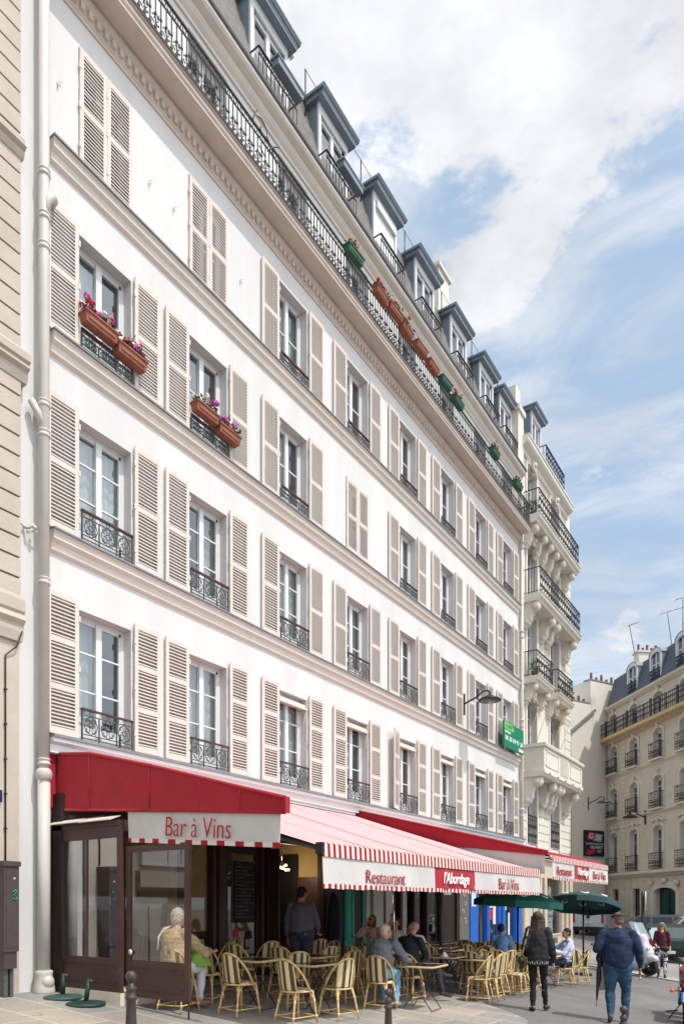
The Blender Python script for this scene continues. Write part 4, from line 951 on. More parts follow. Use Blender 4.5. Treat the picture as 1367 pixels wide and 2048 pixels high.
# chandelier
ch=empty('chandelier',(6.75,.95,2.12),0,'small lit chandelier hanging in the open dining room','lamp')
b=MB(); b.tube([(0,0,.2),(0,0,1.1)],.01,5); b.ball((0,0,.12),.09,10); b.build('stem',M['chrome'],ch)
for k in range(7):
    a=k*.9; b=MB(); b.ball((.16*math.cos(a),.16*math.sin(a),.04+.05*(k%3)),.035,8); b.build('bulb',emit('bulb_glow',(1,.78,.45),1.6) if k==0 else bpy.data.materials['bulb_glow'],ch)
pl=bpy.data.lights.new('chandelier_light','POINT'); pl.energy=22; pl.color=(1,.78,.5); pl.shadow_soft_size=.2; po=bpy.data.objects.new('chandelier_light',pl); C.objects.link(po); po.parent=ch; po.location=(0,-.1,.0)
# turquoise door, cream pillar, boards, blue shop
M['turq']=mat('turquoise_paint',(.0,.34,.22),.4,.1,4); M['blue']=mat('bright_blue_paint',(.02,.13,.55),.4,.1,4); M['paleg']=mat('pale_green_paint',(.66,.70,.58),.5,.05,4)
b=MB(); b.box(7.97,8.38,-.06,.03,-.62,2.75)
for z0,z1 in ((-.4,.3),(.45,2.55)): b.box(8.02,8.33,-.075,-.06,z0,z0+.04); b.box(8.02,8.33,-.075,-.06,z1-.04,z1); b.box(8.02,8.05,-.075,-.06,z0,z1); b.box(8.30,8.33,-.075,-.06,z0,z1)
b.box(8.80,8.93,-.06,.03,-.62,2.75)
d=b.build('turquoise_door',M['turq'],sf)
b=MB(); b.ball((8.30,-.10,.55),.035,8); b.ball((8.30,-.10,.38),.02,6); b.build('handle',M['chrome'],d)
b=MB(); b.box(8.38,8.80,-.03,.0,-.62,2.75); b.box(7.54,7.97,-.03,0,-.62,2.75); b.build('dark_panel',M['brownd'],sf)
b=MB(); b.box(8.95,9.12,-.08,.05,-.62,2.75); b.box(9.2,9.70,-.14,.05,-.62,2.75); b.build('pale_pillar',M['paleg'],sf)
b=MB(); b.box(13.42,14.42,-.02,.02,-.8,2.62); b.build('dark_panel',M['brownd'],sf)
b=MB(); b.box(13.5,14.1,-.04,-.02,1.62,2.05); b.build('notice',M['sticker'],sf)
b=MB(); b.box(14.56,15.32,-.12,.0,-.8,2.9); b.build('grey_board',mat('board_grey',(.14,.13,.115),.8,.1,4),sf)
b=MB()
for k in range(6): scroll(b,(14.85+.12*(k%2),-.13,2.2-.28*k),.11,k,1.0,.012,1 if k%2 else -1,8)
b.build('chalk_drawing',M['chalk'],sf)
bs=empty('blue_shopfront',(0,0,0),0,'bright blue painted shopfront between the restaurant and the cream shop','shopfront')
b=MB(); b.box(15.36,16.02,-.14,.05,-.85,2.95); b.box(16.02,20.5,-.14,.05,2.45,2.95); b.build('fascia',M['blue'],bs)
for x0,x1 in ((16.85,17.1),(17.95,18.15),(18.3,18.6),(19.7,20.4)): 
    b=MB(); b.box(x0,x1,-.12,.04,-.9,2.45); b.box(x0+.05,x1-.05,-.135,-.12,-.7,2.2); b.build('post',M['blue'],bs)
b=MB(); b.box(16.02,20.5,-.06,.04,-.9,-.5); b.build('stall_riser',M['blue'],bs)
b=MB(); b.box(16.02,19.75,.0,.01,-.5,2.45); b.build('pane',M['glassf'],bs)
b=MB(); b.box(15.3,20.4,1.4,1.5,-1,3); b.build('inner_wall',mat('grey_inner',(.22,.22,.22),.8),bs)
for x0,x1,z0,z1,m in ((15.45,15.8,1.25,1.95,'white'),(17.2,17.6,1.2,2.2,'white'),(17.2,17.6,.75,1.15,'signred'),(17.65,17.9,.6,1.3,'white'),(18.75,18.95,1.1,1.9,'white'),(19.15,19.3,-.1,1.0,'white')):
    b=MB(); b.box(x0,x1,-.15 if x0<16 else -.02,-.145 if x0<16 else -.01,z0,z1); b.build('poster',M[m],bs)
cs=empty('cream_shopfront',(0,0,0),0,'cream panelled shopfront with photographs in its windows, under the ornate building','shopfront')
M['creamp']=mat('cream_paint',(.62,.51,.40),.5,.05,4)
b=MB(); b.box(20.55,27.25,-.10,.05,2.45,3.3); b.profx([(0,3.1),(-.25,3.2),(-.25,3.35),(0,3.4)],20.55,27.3); b.build('fascia',M['creamp'],cs)
for x0,x1 in ((20.6,21.1),(22.6,22.8),(23.1,23.45),(25.6,25.85),(26.2,26.55),(26.8,27.25)):
    b=MB(); b.box(x0,x1,-.13,.03,-1,2.45); 
    if x1-x0>.28: b.box(x0+.06,x1-.06,-.15,-.13,-.5,2.2)
    b.build('post',M['creamp'],cs)
b=MB(); b.box(21.1,26.2,-.09,.04,-1,-.05); b.box(23.5,25.5,-.13,-.09,-.05,.02); b.build('stall_riser',M['creamp'],cs)
b=MB(); b.box(21.1,27,.0,.01,-.05,2.45); b.build('pane',M['glassf'],cs)
b=MB(); b.box(20.6,27.2,.7,.8,-1,3); b.build('inner_wall',mat('shop_inner',(.30,.26,.20),.8),cs)
def mat_photos():
    m=mat('photo_prints',(.5,.5,.5),.5); t=m.node_tree; l=t.links.new; v=t.nodes.new('ShaderNodeTexNoise'); v.inputs['Scale'].default_value=9; v.inputs['Detail'].default_value=6; tcn=t.nodes.new('ShaderNodeTexCoord'); l(tcn.outputs['Object'],v.inputs['Vector'])
    r=t.nodes.new('ShaderNodeValToRGB'); r.color_ramp.elements[0].position=.42; r.color_ramp.elements[1].position=.56; r.color_ramp.elements[0].color=(.08,.07,.065,1); r.color_ramp.elements[1].color=(.75,.73,.70,1); l(v.outputs[0],r.inputs[0]); l(r.outputs[0],t.nodes['Principled BSDF'].inputs['Base Color']); return m
M['photos']=mat_photos()
for x0,x1,z0,z1 in ((23.6,24.9,.05,.75),(23.65,25.0,.8,1.45),(23.6,24.7,1.5,2.1)):
    b=MB(); b.box(x0,x1,.10,.115,z0,z1); b.build('photo_print',M['photos'],cs)
b=MB(); b.box(21.1,21.9,-.02,-.01,0,2.4); b.box(22.0,22.6,-.02,-.01,0,2.4); b.build('curtain',M['curtain'],cs)
b=MB()
for x in (23.55,24.4): 
    for k in range(5): b.box(x+k*.13,x+k*.13+.07,-.10,-.085,-.42,-.15)
b.build('vent',M['brownd'],cs)
# ---------------------------------------------------------------- terrace screens
T=empty('terrace_screen',(0,0,0),0,'brown framed glass screen with stone plinth, fixed to the wall by the drainpipe','screen')
g=lambda t:G(0,t)
b=MB(); b.box(-.06,.06,-.08,0.0,g(0)-.1,2.62); b.box(-.05,.07,-.32,-.10,g(.2)-.05,3.0); b.build('wall_post',M['brownd'],T)
def scr(x,t0,t1,z0,z1,zg0,zg1,par,nmul=1,th=.05,gl='glassr'):
    b=MB(); xa,xb=x-th/2,x+th/2
    b.box(xa,xb,-t0-.09,-t0,z0,z1); b.box(xa,xb,-t1,-t1+.09,z0,z1); b.box(xa,xb,-t1+.09,-t0-.09,z1-.09,z1); b.box(xa,xb,-t1+.09,-t0-.09,zg0-.09,zg0); b.box(xa,xb,-t1+.09,-t0-.09,z0,z0+.08)
    if nmul: 
        m_=-(t0+(t1-t0)*.5); b.box(xa+.01,xb-.01,m_-.015,m_+.015,zg0,z1-.09)
    b.build('frame',M['brown'],par)
    b=MB(); b.box(x-.012,x+.012,-t1+.09,-t0-.09,z0+.08,zg0-.09); b.box(x-.02,x-.012,-t1+.13,-t0-.13,z0+.12,z0+.15); b.box(x-.02,x-.012,-t1+.13,-t0-.13,zg0-.16,zg0-.13); b.build('lower_panel',M['brown'],par)
    b=MB(); b.box(x-.004,x+.004,-t1+.09,-t0-.09,zg0,z1-.09); b.build('pane',M[gl],par)
M['glassr']=glass('screen_glass',.40,(.92,.9,.86),.015); M['glassr2']=glass('clear_screen_glass',.10,(.92,.9,.86),.015)
scr(0,.10,1.66,.08,2.36,.56,.56,T)
b=MB(); b.box(-.03,.5,-1.66,-.05,2.36,2.44); b.box(-.05,.35,-1.64,-.06,2.44,2.52); b.profy([(-.10,2.50),(.2,2.62),(.2,2.64),(-.10,2.52)],-1.0,-.1); b.build('head_beam',M['brown'],T)
b=MB(); b.profy([(-.17,2.51),(.02,2.58),(.02,2.595),(-.17,2.525)],-.82,-.12); b.build('vent_flap',M['trim_light'],T); b=MB(); b.profy([(-.17,2.50),(.02,2.57),(.02,2.585),(-.17,2.515)],-1.6,-.88); b.build('vent_flap',M['trim_light'],T)
b=MB(); b.add([(-.035,0,g(0)-.05),(-.035,-1.66,g(1.66)-.05),(.6,-1.66,g(1.66)-.05),(.6,0,g(0)-.05),(-.035,0,.08),(-.035,-1.66,.08),(.6,-1.66,.08),(.6,0,.08)],[(0,1,2,3),(4,5,6,7),(0,1,5,4),(1,2,6,5),(2,3,7,6),(3,0,4,7)]); b.build('plinth',M['tan'],T)
T2=empty('terrace_screen',(0,0,0),0,'free standing glass screen with brown lower panel, beside the woman in the beige coat','screen')
scr(.055,1.70,2.95,.04,2.14,.55,.5,T2,0,.04,'glassr2')
b=MB(); b.tube([(.055,-1.76,g(1.7)),(.055,-1.76,.05)],.018,6); b.tube([(.055,-2.92,g(2.92)),(.055,-2.92,.05)],.012,6); b.build('foot',M['brownd'],T2)
b=MB(); b.tube([(.02,-1.80,.66),(.028,-1.80,.66)],.038,12); b.build('round_sticker',M['white'],T2)
# ---------------------------------------------------------------- awnings
def thick(name,top,bot,off,m,par,smooth=True):
    """cloth sheet between two polylines with a real thickness"""
    b=MB(); n=len(top); off=Vector(off); vs=[Vector(p) for p in top]+[Vector(p) for p in bot]; vs+= [v+off for v in vs]
    fs=[]
    for i in range(n-1): fs+= [(i,i+1,n+i+1,n+i),(2*n+i,3*n+i,3*n+i+1,2*n+i+1),(i,2*n+i,2*n+i+1,i+1),(n+i,n+i+1,3*n+i+1,3*n+i)]
    fs+=[(0,n,3*n,2*n),(n-1,3*n-1,4*n-1,2*n-1)]
    b.add(vs,fs,False); return b.build(name,m,par)
M['band']=stripes('red_white_band',(.42,.015,.025),(.74,.70,.64),.118,0)
M['bandy']=stripes('red_white_band_side',(.42,.015,.025),(.74,.70,.64),.30,1,.45)
M['cloth']=stripes('striped_awning_cloth',(.50,.06,.075),(.74,.65,.64),.118,0,.40)
TB=-.012
def cheek(x,label,pts_top,pts_bot,vtop,vbot,txt=None,group=None):
    e=empty('awning_cheek',(0,0,0),0,label,'awning')
    P=lambda L_,dx=0:[(x+dx+.012*math.sin(i*1.7),-t,z) for i,(t,z) in enumerate(L_)]
    thick('canvas',P(pts_top),P(pts_bot),(.02,0,0),M['red'],e)
    b=MB(); b.tube([(x+.01,-t,z-.01) for t,z in pts_top],.028,8); b.tube([(x+.01,-t,z) for t,z in pts_bot],.02,6); b.build('rail',M['red'],e)
    for q in (1,2,3,4):
        if q<len(pts_top)-1: sm_=MB(); sm_.tube([(x-.014,-pts_top[q][0],pts_top[q][1]-.02),(x-.010,-pts_bot[q][0],pts_bot[q][1]+.02)],.006,4); sm_.build('seam',M['red'],e)
    n=12; tp=[];bt=[]
    for i in range(n+1):
        u=i/n; t=vtop[0][0]+(vtop[1][0]-vtop[0][0])*u; tp.append((x+.03+.004*math.sin(i*2.1),-t,vtop[0][1]+(vtop[1][1]-vtop[0][1])*u)); bt.append((x+.03+.02*math.sin(i*1.3+1),-t,vbot[0][1]+(vbot[1][1]-vbot[0][1])*u))
    thick('valance',tp,bt,(.006,0,0),M['canvas'],e)
    lo=[(p[0]-.004,p[1],p[2]+.055) for p in bt]; l2=[(p[0]-.004,p[1],p[2]-.005) for p in bt]
    thick('striped_border',lo,l2,(.012,0,0),M['bandy'],e)
    return e
top1=[(-.08,3.66),(.93,3.54),(2.23,3.22),(3.18,2.96),(3.87,2.77),(4.57,2.585)]; bot1=[(-.08,2.78),(.93,2.705),(2.23,2.60),(3.18,2.52),(3.87,2.46),(4.57,2.40)]
ck=cheek(0.0,'red canvas side cheek on the left with a white valance reading Bar à Vins',top1,bot1,((1.74,2.62),(4.48,2.40)),((1.74,2.20),(4.48,2.00)))
b=MB(); b.box(-.02,.06,-4.60,-4.565,2.40,2.585); b.build('return_flap',M['red'],ck); b=MB(); b.box(-.22,.02,-.10,-.06,2.8,3.66); b.build('return_flap',M['red'],ck)
fit_text('Bar à Vins',1.17,.255,M['redt'],ck,(-.012,-2.55,2.235),(0,-1,-.085),(0,-.085,1),0,-.012)
top3=[(.02,3.72),(2.5,3.09),(4.97,2.46)]; bot3=[(.02,3.1),(2.5,2.72),(4.97,2.385)]
ck3=cheek(8.42,'dark red canvas cheek rising above the right end of the pink striped awning',top3,bot3,((2.9,2.68),(4.9,2.40)),((2.9,2.15),(4.9,1.98)))
def front(e,x0,x1,T_,zt,zb,zv0,zv1,band_h,cells):
    b=MB(); b.tube([(x0,-T_,zt-.03),(x1,-T_,zt-.03)],.045,10); b.build('front_bar',M['band'],e)
    n=60
    def line(z,dy=0,wob=0): return [(x0+(x1-x0)*i/n,-T_-.035-dy-wob*.018*math.sin(i*.9),z+wob*.006*math.sin(i*1.7)) for i in range(n+1)]
    thick('striped_band',line(zt),line(zb,.01),(0,-.008,0),M['band'],e)
    for (a,c_,m) in cells:
        k=14; tp=[(a+(c_-a)*i/k,-T_-.03-.004*math.sin(i+a*3),zb) for i in range(k+1)]; bt=[(a+(c_-a)*i/k,-T_-.035-.016*math.sin(i*1.3+a*3),zv1+.055) for i in range(k+1)]
        thick('valance',tp,bt,(0,-.006,0),M[m],e)
    thick('striped_border',[(p[0],p[1]-.006,zv1+.06) for p in line(zv1,0,1)],line(zv1,.006,1),(0,-.008,0),M['band'],e)
aw=empty('striped_awning',(0,0,0),0,'large pink looking red and white striped awning over the terrace tables','awning')
T2_=4.80; xa,xb=.38,8.30
n=16; 
for nm,dz in (('canopy',0),):
    b=MB(); 
    rows=[(0.02,3.58),(1.2,3.19),(2.4,2.80),(3.6,2.40),(4.80,2.03)]
    for i in range(40):
        u0,u1=i/40,(i+1)/40
        for (t0,z0),(t1,z1) in zip(rows,rows[1:]):
            f=lambda u,t,z:(xa+(xb-xa)*u,-t,z+(-.015*math.sin(t/4.8*math.pi)*(1+.5*math.sin(u*50))))
            b.quad(f(u0,t0,z0),f(u1,t0,z0),f(u1,t1,z1),f(u0,t1,z1))
    b.build('canopy',M['cloth'],aw)
for i,x in enumerate((1.9,3.5,5.1,6.7)):
    b=MB(); b.tube([(x,-t,z+.003-.015*math.sin(t/4.8*math.pi)) for t,z in rows],.004,4); b.build('seam',M['red'],aw)
front(aw,xa,xb,T2_,2.06,1.90,1.90,1.515,.16,[(xa,3.34,'canvas'),(3.34,4.86,'red'),(4.86,xb,'canvas')])
zt=1.60
fit_text('Restaurant',1.04,.175,M['redt'],aw,(1.33,-T2_-.062,1.60),(1,0,0),(0,0,1),0,-.010)
fit_text("l'Abordage",.98,.24,M['whitet'],aw,(3.60,-T2_-.066,1.60),(1,0,0),(0,0,1),.28,.012)
fit_text('Bar à Vins',1.03,.205,M['redt'],aw,(5.93,-T2_-.062,1.60),(1,0,0),(0,0,1),0,-.010)
for x in (.6,4.3,8.0):
    b=MB(); b.tube([(x,-.1,3.3),(x+.9,-2.3,2.55),(x+.05,-4.72,1.99)],.028,8); b.tube([(x,-.14,3.25),(x+.86,-2.3,2.48)],.012,5); b.ball((x+.9,-2.3,2.55),.05,8); b.build('folding_arm',M['irong'],aw)
b=MB(); b.box(xa,xb,-.16,.0,3.52,3.66); b.build('roller_case',M['canvas'],aw)
b=MB(); b.box(xa-.02,xa+.03,-T2_-.05,-T2_+.05,1.93,2.07); b.build('end_cap',M['black'],aw)
aw3=empty('striped_awning',(0,0,0),0,'far striped awning with a red top edge, beyond the dark red cheek','awning')
xa3,xb3=8.47,13.6; T3=4.9
b=MB()
rows=[(0.02,3.66),(2.4,3.05),(4.86,2.42)]
for i in range(24):
    u0,u1=i/24,(i+1)/24
    for (t0,z0),(t1,z1) in zip(rows,rows[1:]): b.quad((xa3+(xb3-xa3)*u0,-t0,z0),(xa3+(xb3-xa3)*u1,-t0,z0),(xa3+(xb3-xa3)*u1,-t1,z1),(xa3+(xb3-xa3)*u0,-t1,z1))
b.build('canopy',M['cloth'],aw3)
b=MB(); b.box(xa3,xb3-.6,-T3-.02,-T3+.05,2.39,2.46); b.build('red_edge',M['red'],aw3)
front(aw3,xa3+.25,xb3,T3+.03,2.38,2.25,2.25,1.86,.13,[(xa3+.25,10.38,'canvas'),(10.38,11.68,'red'),(11.68,xb3,'canvas')])
fit_text('Restaurant',1.1,.19,M['redt'],aw3,(9.0,-T3-.095,1.97),(1,0,0),(0,0,1))
fit_text("l'Abordage",.95,.24,M['whitet'],aw3,(10.55,-T3-.10,1.97),(1,0,0),(0,0,1),.28,.012)
fit_text('Bar à Vins',1.25,.20,M['redt'],aw3,(12.0,-T3-.095,1.97),(1,0,0),(0,0,1))
for x in (9.0,13.2):
    b=MB(); b.tube([(x,-.1,3.4),(x+.8,-2.3,2.8),(x+.05,-4.85,2.4)],.028,8); b.build('folding_arm',M['irong'],aw3)
# far annex shop below aw3 (dark interior face seen behind parasols) and props
def prop(x,t,z1,r,m,label,cat='pole',m2=None):
    e=empty('awning_pole',(x,-t,G(x,t)),0,label,cat); b=MB(); b.tube([(0,0,0),(0,0,z1-G(x,t))],r,8); b.lathe([(.09,0),(.09,.015),(.03,.03)],(0,0,0),12); b.build('shaft',M[m],e)
    if m2: b=MB(); b.tube([(0,0,z1-.55-G(x,t)),(0,0,z1-.1-G(x,t))],r+.004,8); b.build('sleeve',M[m2],e)
    return e
M['orange']=mat('orange_paint',(.62,.22,.03),.5,.15,9)
prop(5.28,3.0,2.35,.018,'chrome','slim pole with an orange sleeve under the striped awning',m2='orange')
prop(6.90,3.2,2.30,.035,'brownd','dark round pole under the red lettered part of the awning')
prop(10.64,2.5,2.0,.035,'creamp','pale cream pole left of the first green parasol')
# ================================================================ WALL LAMPS, SIGN BOARD
def wall_lamp(loc,rz,s,label,L_=1.0):
    e=empty('wall_lamp',loc,rz,label,'street lamp','street lamps fixed on the house fronts'); e.scale=(s,s,s)
    b=MB(); b.box(-.05,.05,-.05,0,-.38,.38); b.build('wall_bracket',M['brownd'],e)
    b=MB(); b.tube([(0,-.05,.02),(0,-.45*L_,.16),(0,-.75*L_,.34),(0,-.92*L_,.36),(0,-1.0*L_,.28),(0,-1.0*L_,.18)],[.035,.03,.026,.03,.04,.05],8); b.build('arm',M['brownd'],e)
    b=MB(); b.lathe([(.06,.20),(.10,.15),(.30,.07),(.40,.0),(.40,-.02),(.36,-.02),(.10,.10)],(0,-1.0*L_,0),20); b.build('shade',M['brownd'],e)
    b=MB(); b.lathe([(.34,-.015),(.2,-.06),(.02,-.075)],(0,-1.0*L_,0),18); b.build('lamp_glass',M['glassf'],e)
    return e
wall_lamp((15.08,-.02,7.95),0,.92,'brown wall street lamp between the sixth and seventh shutter columns, over the first floor')
wall_lamp((27.0,-.9,6.0),0,.8,'brown street lamp beyond the stone balcony of the ornate building',.9)
a=R(-138.42); wall_lamp((45.6+4.9*math.cos(a),2.67+4.9*math.sin(a),6.9),a,1.2,'street lamp on the tan stone facade above the first-floor windows',.9)
sb=empty('letting_board',(17.88,-.32,7.08),0,'green letting board with a white phone number, standing on the ledge','sign')
M['bgreen']=mat('board_green',(.0,.20,.105),.45,.05,4)
b=MB(); b.box(0,2.02,-.03,.03,0,.92); b.build('board',M['bgreen'],sb)
b=MB(); b.profy([(.03,.66),(1.0,.66),(.82,.88),(.03,.88)],-.036,-.031); b.build('tab',mat('lime',(.25,.60,.12),.5),sb)
fit_text('A LOUER',.68,.12,M['bgreen'],sb,(.1,-.042,.71),(1,0,0),(0,0,1))
fit_text('BUREAUX',.58,.10,M['whitet'],sb,(.08,-.034,.50),(1,0,0),(0,0,1))
fit_text('06 20 69 91 20',1.82,.17,M['whitet'],sb,(.1,-.034,.25),(1,0,0),(0,0,1),0,.012)
b=MB(); b.box(1.5,1.95,-.036,-.031,.05,.16); b.build('logo_patch',M['whitet'],sb)
# ================================================================ FLOWER BOXES
def flower_box(name,loc,rz,ln,label,boxm,flowers,seed,group,dens=1.,green=1.,cat='flower box',tilt=0):
    rr=random.Random(seed); e=empty(name,loc,rz,label,cat,group); e.rotation_euler=(tilt,0,rz)
    b=MB(); w0,w1,h=.075,.10,.17; 
    b.add([(0,-w0,0),(ln,-w0,0),(ln,w0,0),(0,w0,0),(-.02,-w1,h),(ln+.02,-w1,h),(ln+.02,w1,h),(-.02,w1,h)],[(3,2,1,0),(0,1,5,4),(1,2,6,5),(2,3,7,6),(3,0,4,7),(4,5,6,7)])
    b.box(-.03,ln+.03,-w1-.012,w1+.012,h-.03,h); b.box(.04,ln-.04,-w0-.022,-w0-.010,.05,.10); b.build('box',M[boxm],e)
    b=MB(); 
    for k in range(int(150*ln*green)):
        c_=Vector((rr.random()*ln,rr.gauss(0,.055),h+.01+abs(rr.gauss(0,.055)))); d=Vector((rr.gauss(0,1),rr.gauss(0,1),rr.gauss(.3,.7))).normalized()*.048; s_=d.cross(Vector((.2,.3,1))).normalized()*.026
        b.quad(c_-d,c_-s_,c_+d,c_+s_)
    if green>0 and b.v: b.build('foliage',M['leafg'],e)
    for m,n in flowers:
        b=MB()
        for k in range(max(1,int(n*dens))):
            c_=Vector((rr.random()*ln,rr.gauss(-.03,.05),h+.08+abs(rr.gauss(0,.05))))
            for q in range(22):
                d=Vector((rr.gauss(0,1),rr.gauss(0,1),rr.gauss(0,1))).normalized(); p=c_+d*.048; x_=d.cross(Vector((.1,.2,1))).normalized()*.026; y_=d.cross(x_).normalized()*.026
                b.quad(p-x_,p-y_,p+x_,p+y_)
        b.build('blossom',M[m],e)
    return e
fb='terracotta boxes on the two flowered windows'
flower_box('flower_box',(.44,-.17,10.50),0,.58,'left terracotta box with red and white flowers, on the leftmost third-floor window','terracotta',(('magenta',7),('petalw',5),('pink',5)),1,None)
flower_box('flower_box',(1.06,-.17,10.42),0,.56,'right terracotta box with pink and red flowers, on the leftmost third-floor window','terracotta',(('pink',6),('petalw',3),('magenta',5)),2,None)
flower_box('flower_box',(2.82,-.17,10.50),0,.54,'left terracotta box with pink flowers, on the second third-floor window','terracotta',(('pink',6),('petalw',5)),3,None)
flower_box('flower_box',(3.42,-.17,10.42),0,.54,'right terracotta box with white and mauve flowers, on the second third-floor window','terracotta',(('petalw',6),('pink',5)),4,None)
zr=16.62
for i,(x,bm,fl,gr,lab) in enumerate(((7.22,'greenbox',(('redf',5),),1.2,'first green box from the left on the long balcony rail, with red flowers'),
   (8.50,'terracotta',(('redf',5),),1.4,'first terracotta box on the long balcony rail, with a tuft of red flowers'),
   (9.15,'terracotta',(('redf',3),('petalw',2)),.5,'second terracotta box on the rail, almost bare with pale blooms'),
   (9.80,'terracotta',(('redf',5),),1.5,'third terracotta box on the rail, leafy with red flowers'),
   (10.60,'terracotta',(),0,'fourth terracotta box on the rail, empty'),
   (11.35,'terracotta',(),0,'fifth terracotta box on the rail, empty and next to the green ones'),
   (12.15,'greenbox',(),0,'empty green box on the rail just after the terracotta ones'),
   (13.05,'greenbox',(('redf',5),),1.1,'green box with red flowers, next to the empty green box'),
   (16.0,'greenbox',(('redf',3),),.8,'green box with small red flowers, alone towards the far end of the rail'),
   (18.2,'greenbox',(('petalw',1),),1.6,'farthest green box on the rail, overgrown with leaves'))):
    flower_box('balcony_box',(x,-.62,zr-(.03 if i%2 else 0)),R((-3,4,-2,3,0,2,-3,2,1,-2)[i]),.56,lab,bm,fl,10+i,None,1,gr)
def zinc_box(x,label):
    e=empty('window_box',(x,-.30,18.98),0,label,'planter'); b=MB(); b.box(0,.85,-.09,.09,.0,.15); b.box(-.03,.88,-.11,.11,.14,.18); b.build('box',M['zincb'],e)
zinc_box(5.0,'dark zinc trough hung on the first dormer railing'); zinc_box(7.45,'dark zinc trough hung on the second dormer railing')
# sculptural metal lettering on the balcony (curly iron ornament)
io=empty('iron_ornament',(4.15,-.50,16.70),0,'curly wrought iron ornament rising above the long balcony rail','ornament')
b=MB(); scroll(b,(.2,0,.20),.20,2.4,1.0,.013,-1,18); b.tube([(-.1,0,.1),(-.02,0,.35),(.05,0,.45)],.011,5); b.tube([(.35,0,-.1),(.55,0,.16),(.72,0,.30)],.011,5); b.tube([(.35,0,.2),(.65,0,-.12)],.011,5); b.tube([(.75,0,.0),(.85,0,-.2),(.8,0,-.4)],.011,5); b.tube([(.7,0,-.1),(.95,0,.02)],.011,5); b.tube([(.1,0,-.2),(.3,0,-.28)],.011,5); b.build('ironwork',M['iron'],io)
# ================================================================ BOLLARDS, PARASOL BASES
def bollard_parts(e):
    b=MB(); b.lathe([(.062,0),(.062,.06),(.055,.08),(.052,.12),(.050,.45),(.040,.72),(.052,.735),(.052,.75),(.036,.765),(.036,.80),(.046,.815),(.046,.83),(.026,.85),(.024,.87)],(0,0,0),18); b.build('shaft',M['bollard'],e)
    b=MB(); b.ball((0,0,.925),.048,16,(1,1,1.05)); b.build('finial',M['bollard'],e)
M['bollard']=mat('bollard_paint',(.055,.042,.042),.38,.2,6,.1,40)
for k,(x,t,lab) in enumerate(((-2.38,4.77,'brown iron bollard in front of the terrace screen, leftmost bollard'),(-.02,5.98,'brown iron bollard before the seated man in grey'),(1.37,8.03,'worn iron bollard at the feet of the man in the flat cap'))):
    e=empty('bollard',(x,-t,G(x,t)),0,lab,'bollard','iron bollards along the pavement edge')
    if k: e.scale=(.86,.86,.85)
    if k==0: bollard_parts(e); B0=e; kb=[c for c in kids(e)]
    else:
        for c_ in kb: cc_=c_.copy(); C.objects.link(cc_); cc_.parent=e
def parasol_stand(x,t,label,tilt,post_m,disc_m):
    e=empty('parasol_stand',(x,-t,G(x,t)),0,label,'parasol stand'); b=MB(); b.lathe([(.26,0),(.27,.02),(.26,.04),(.22,.05),(.05,.065)],(0,0,0),28); b.build('disc',M[disc_m],e)
    b=MB(); b.tube([(0,0,.06),(tilt,0,.36)],.033,12); b.build('socket',M[post_m],e)
    b=MB(); b.tube([(tilt*.8,-.03,.34),(tilt*.8-.0,-.08,.34)],.014,6); b.build('screw',M['irong'],e); return e
M['pdark']=mat('base_dark_green',(.018,.042,.034),.5,.2,8); M['pgreen']=mat('base_green',(.035,.085,.070),.5,.15,8)
parasol_stand(-.30,.72,'green round parasol foot nearest the drainpipe',.02,'pdark','pgreen')
parasol_stand(-.36,1.34,'dark round parasol foot with a leaning socket, right of the green one',.05,'pdark','pdark')
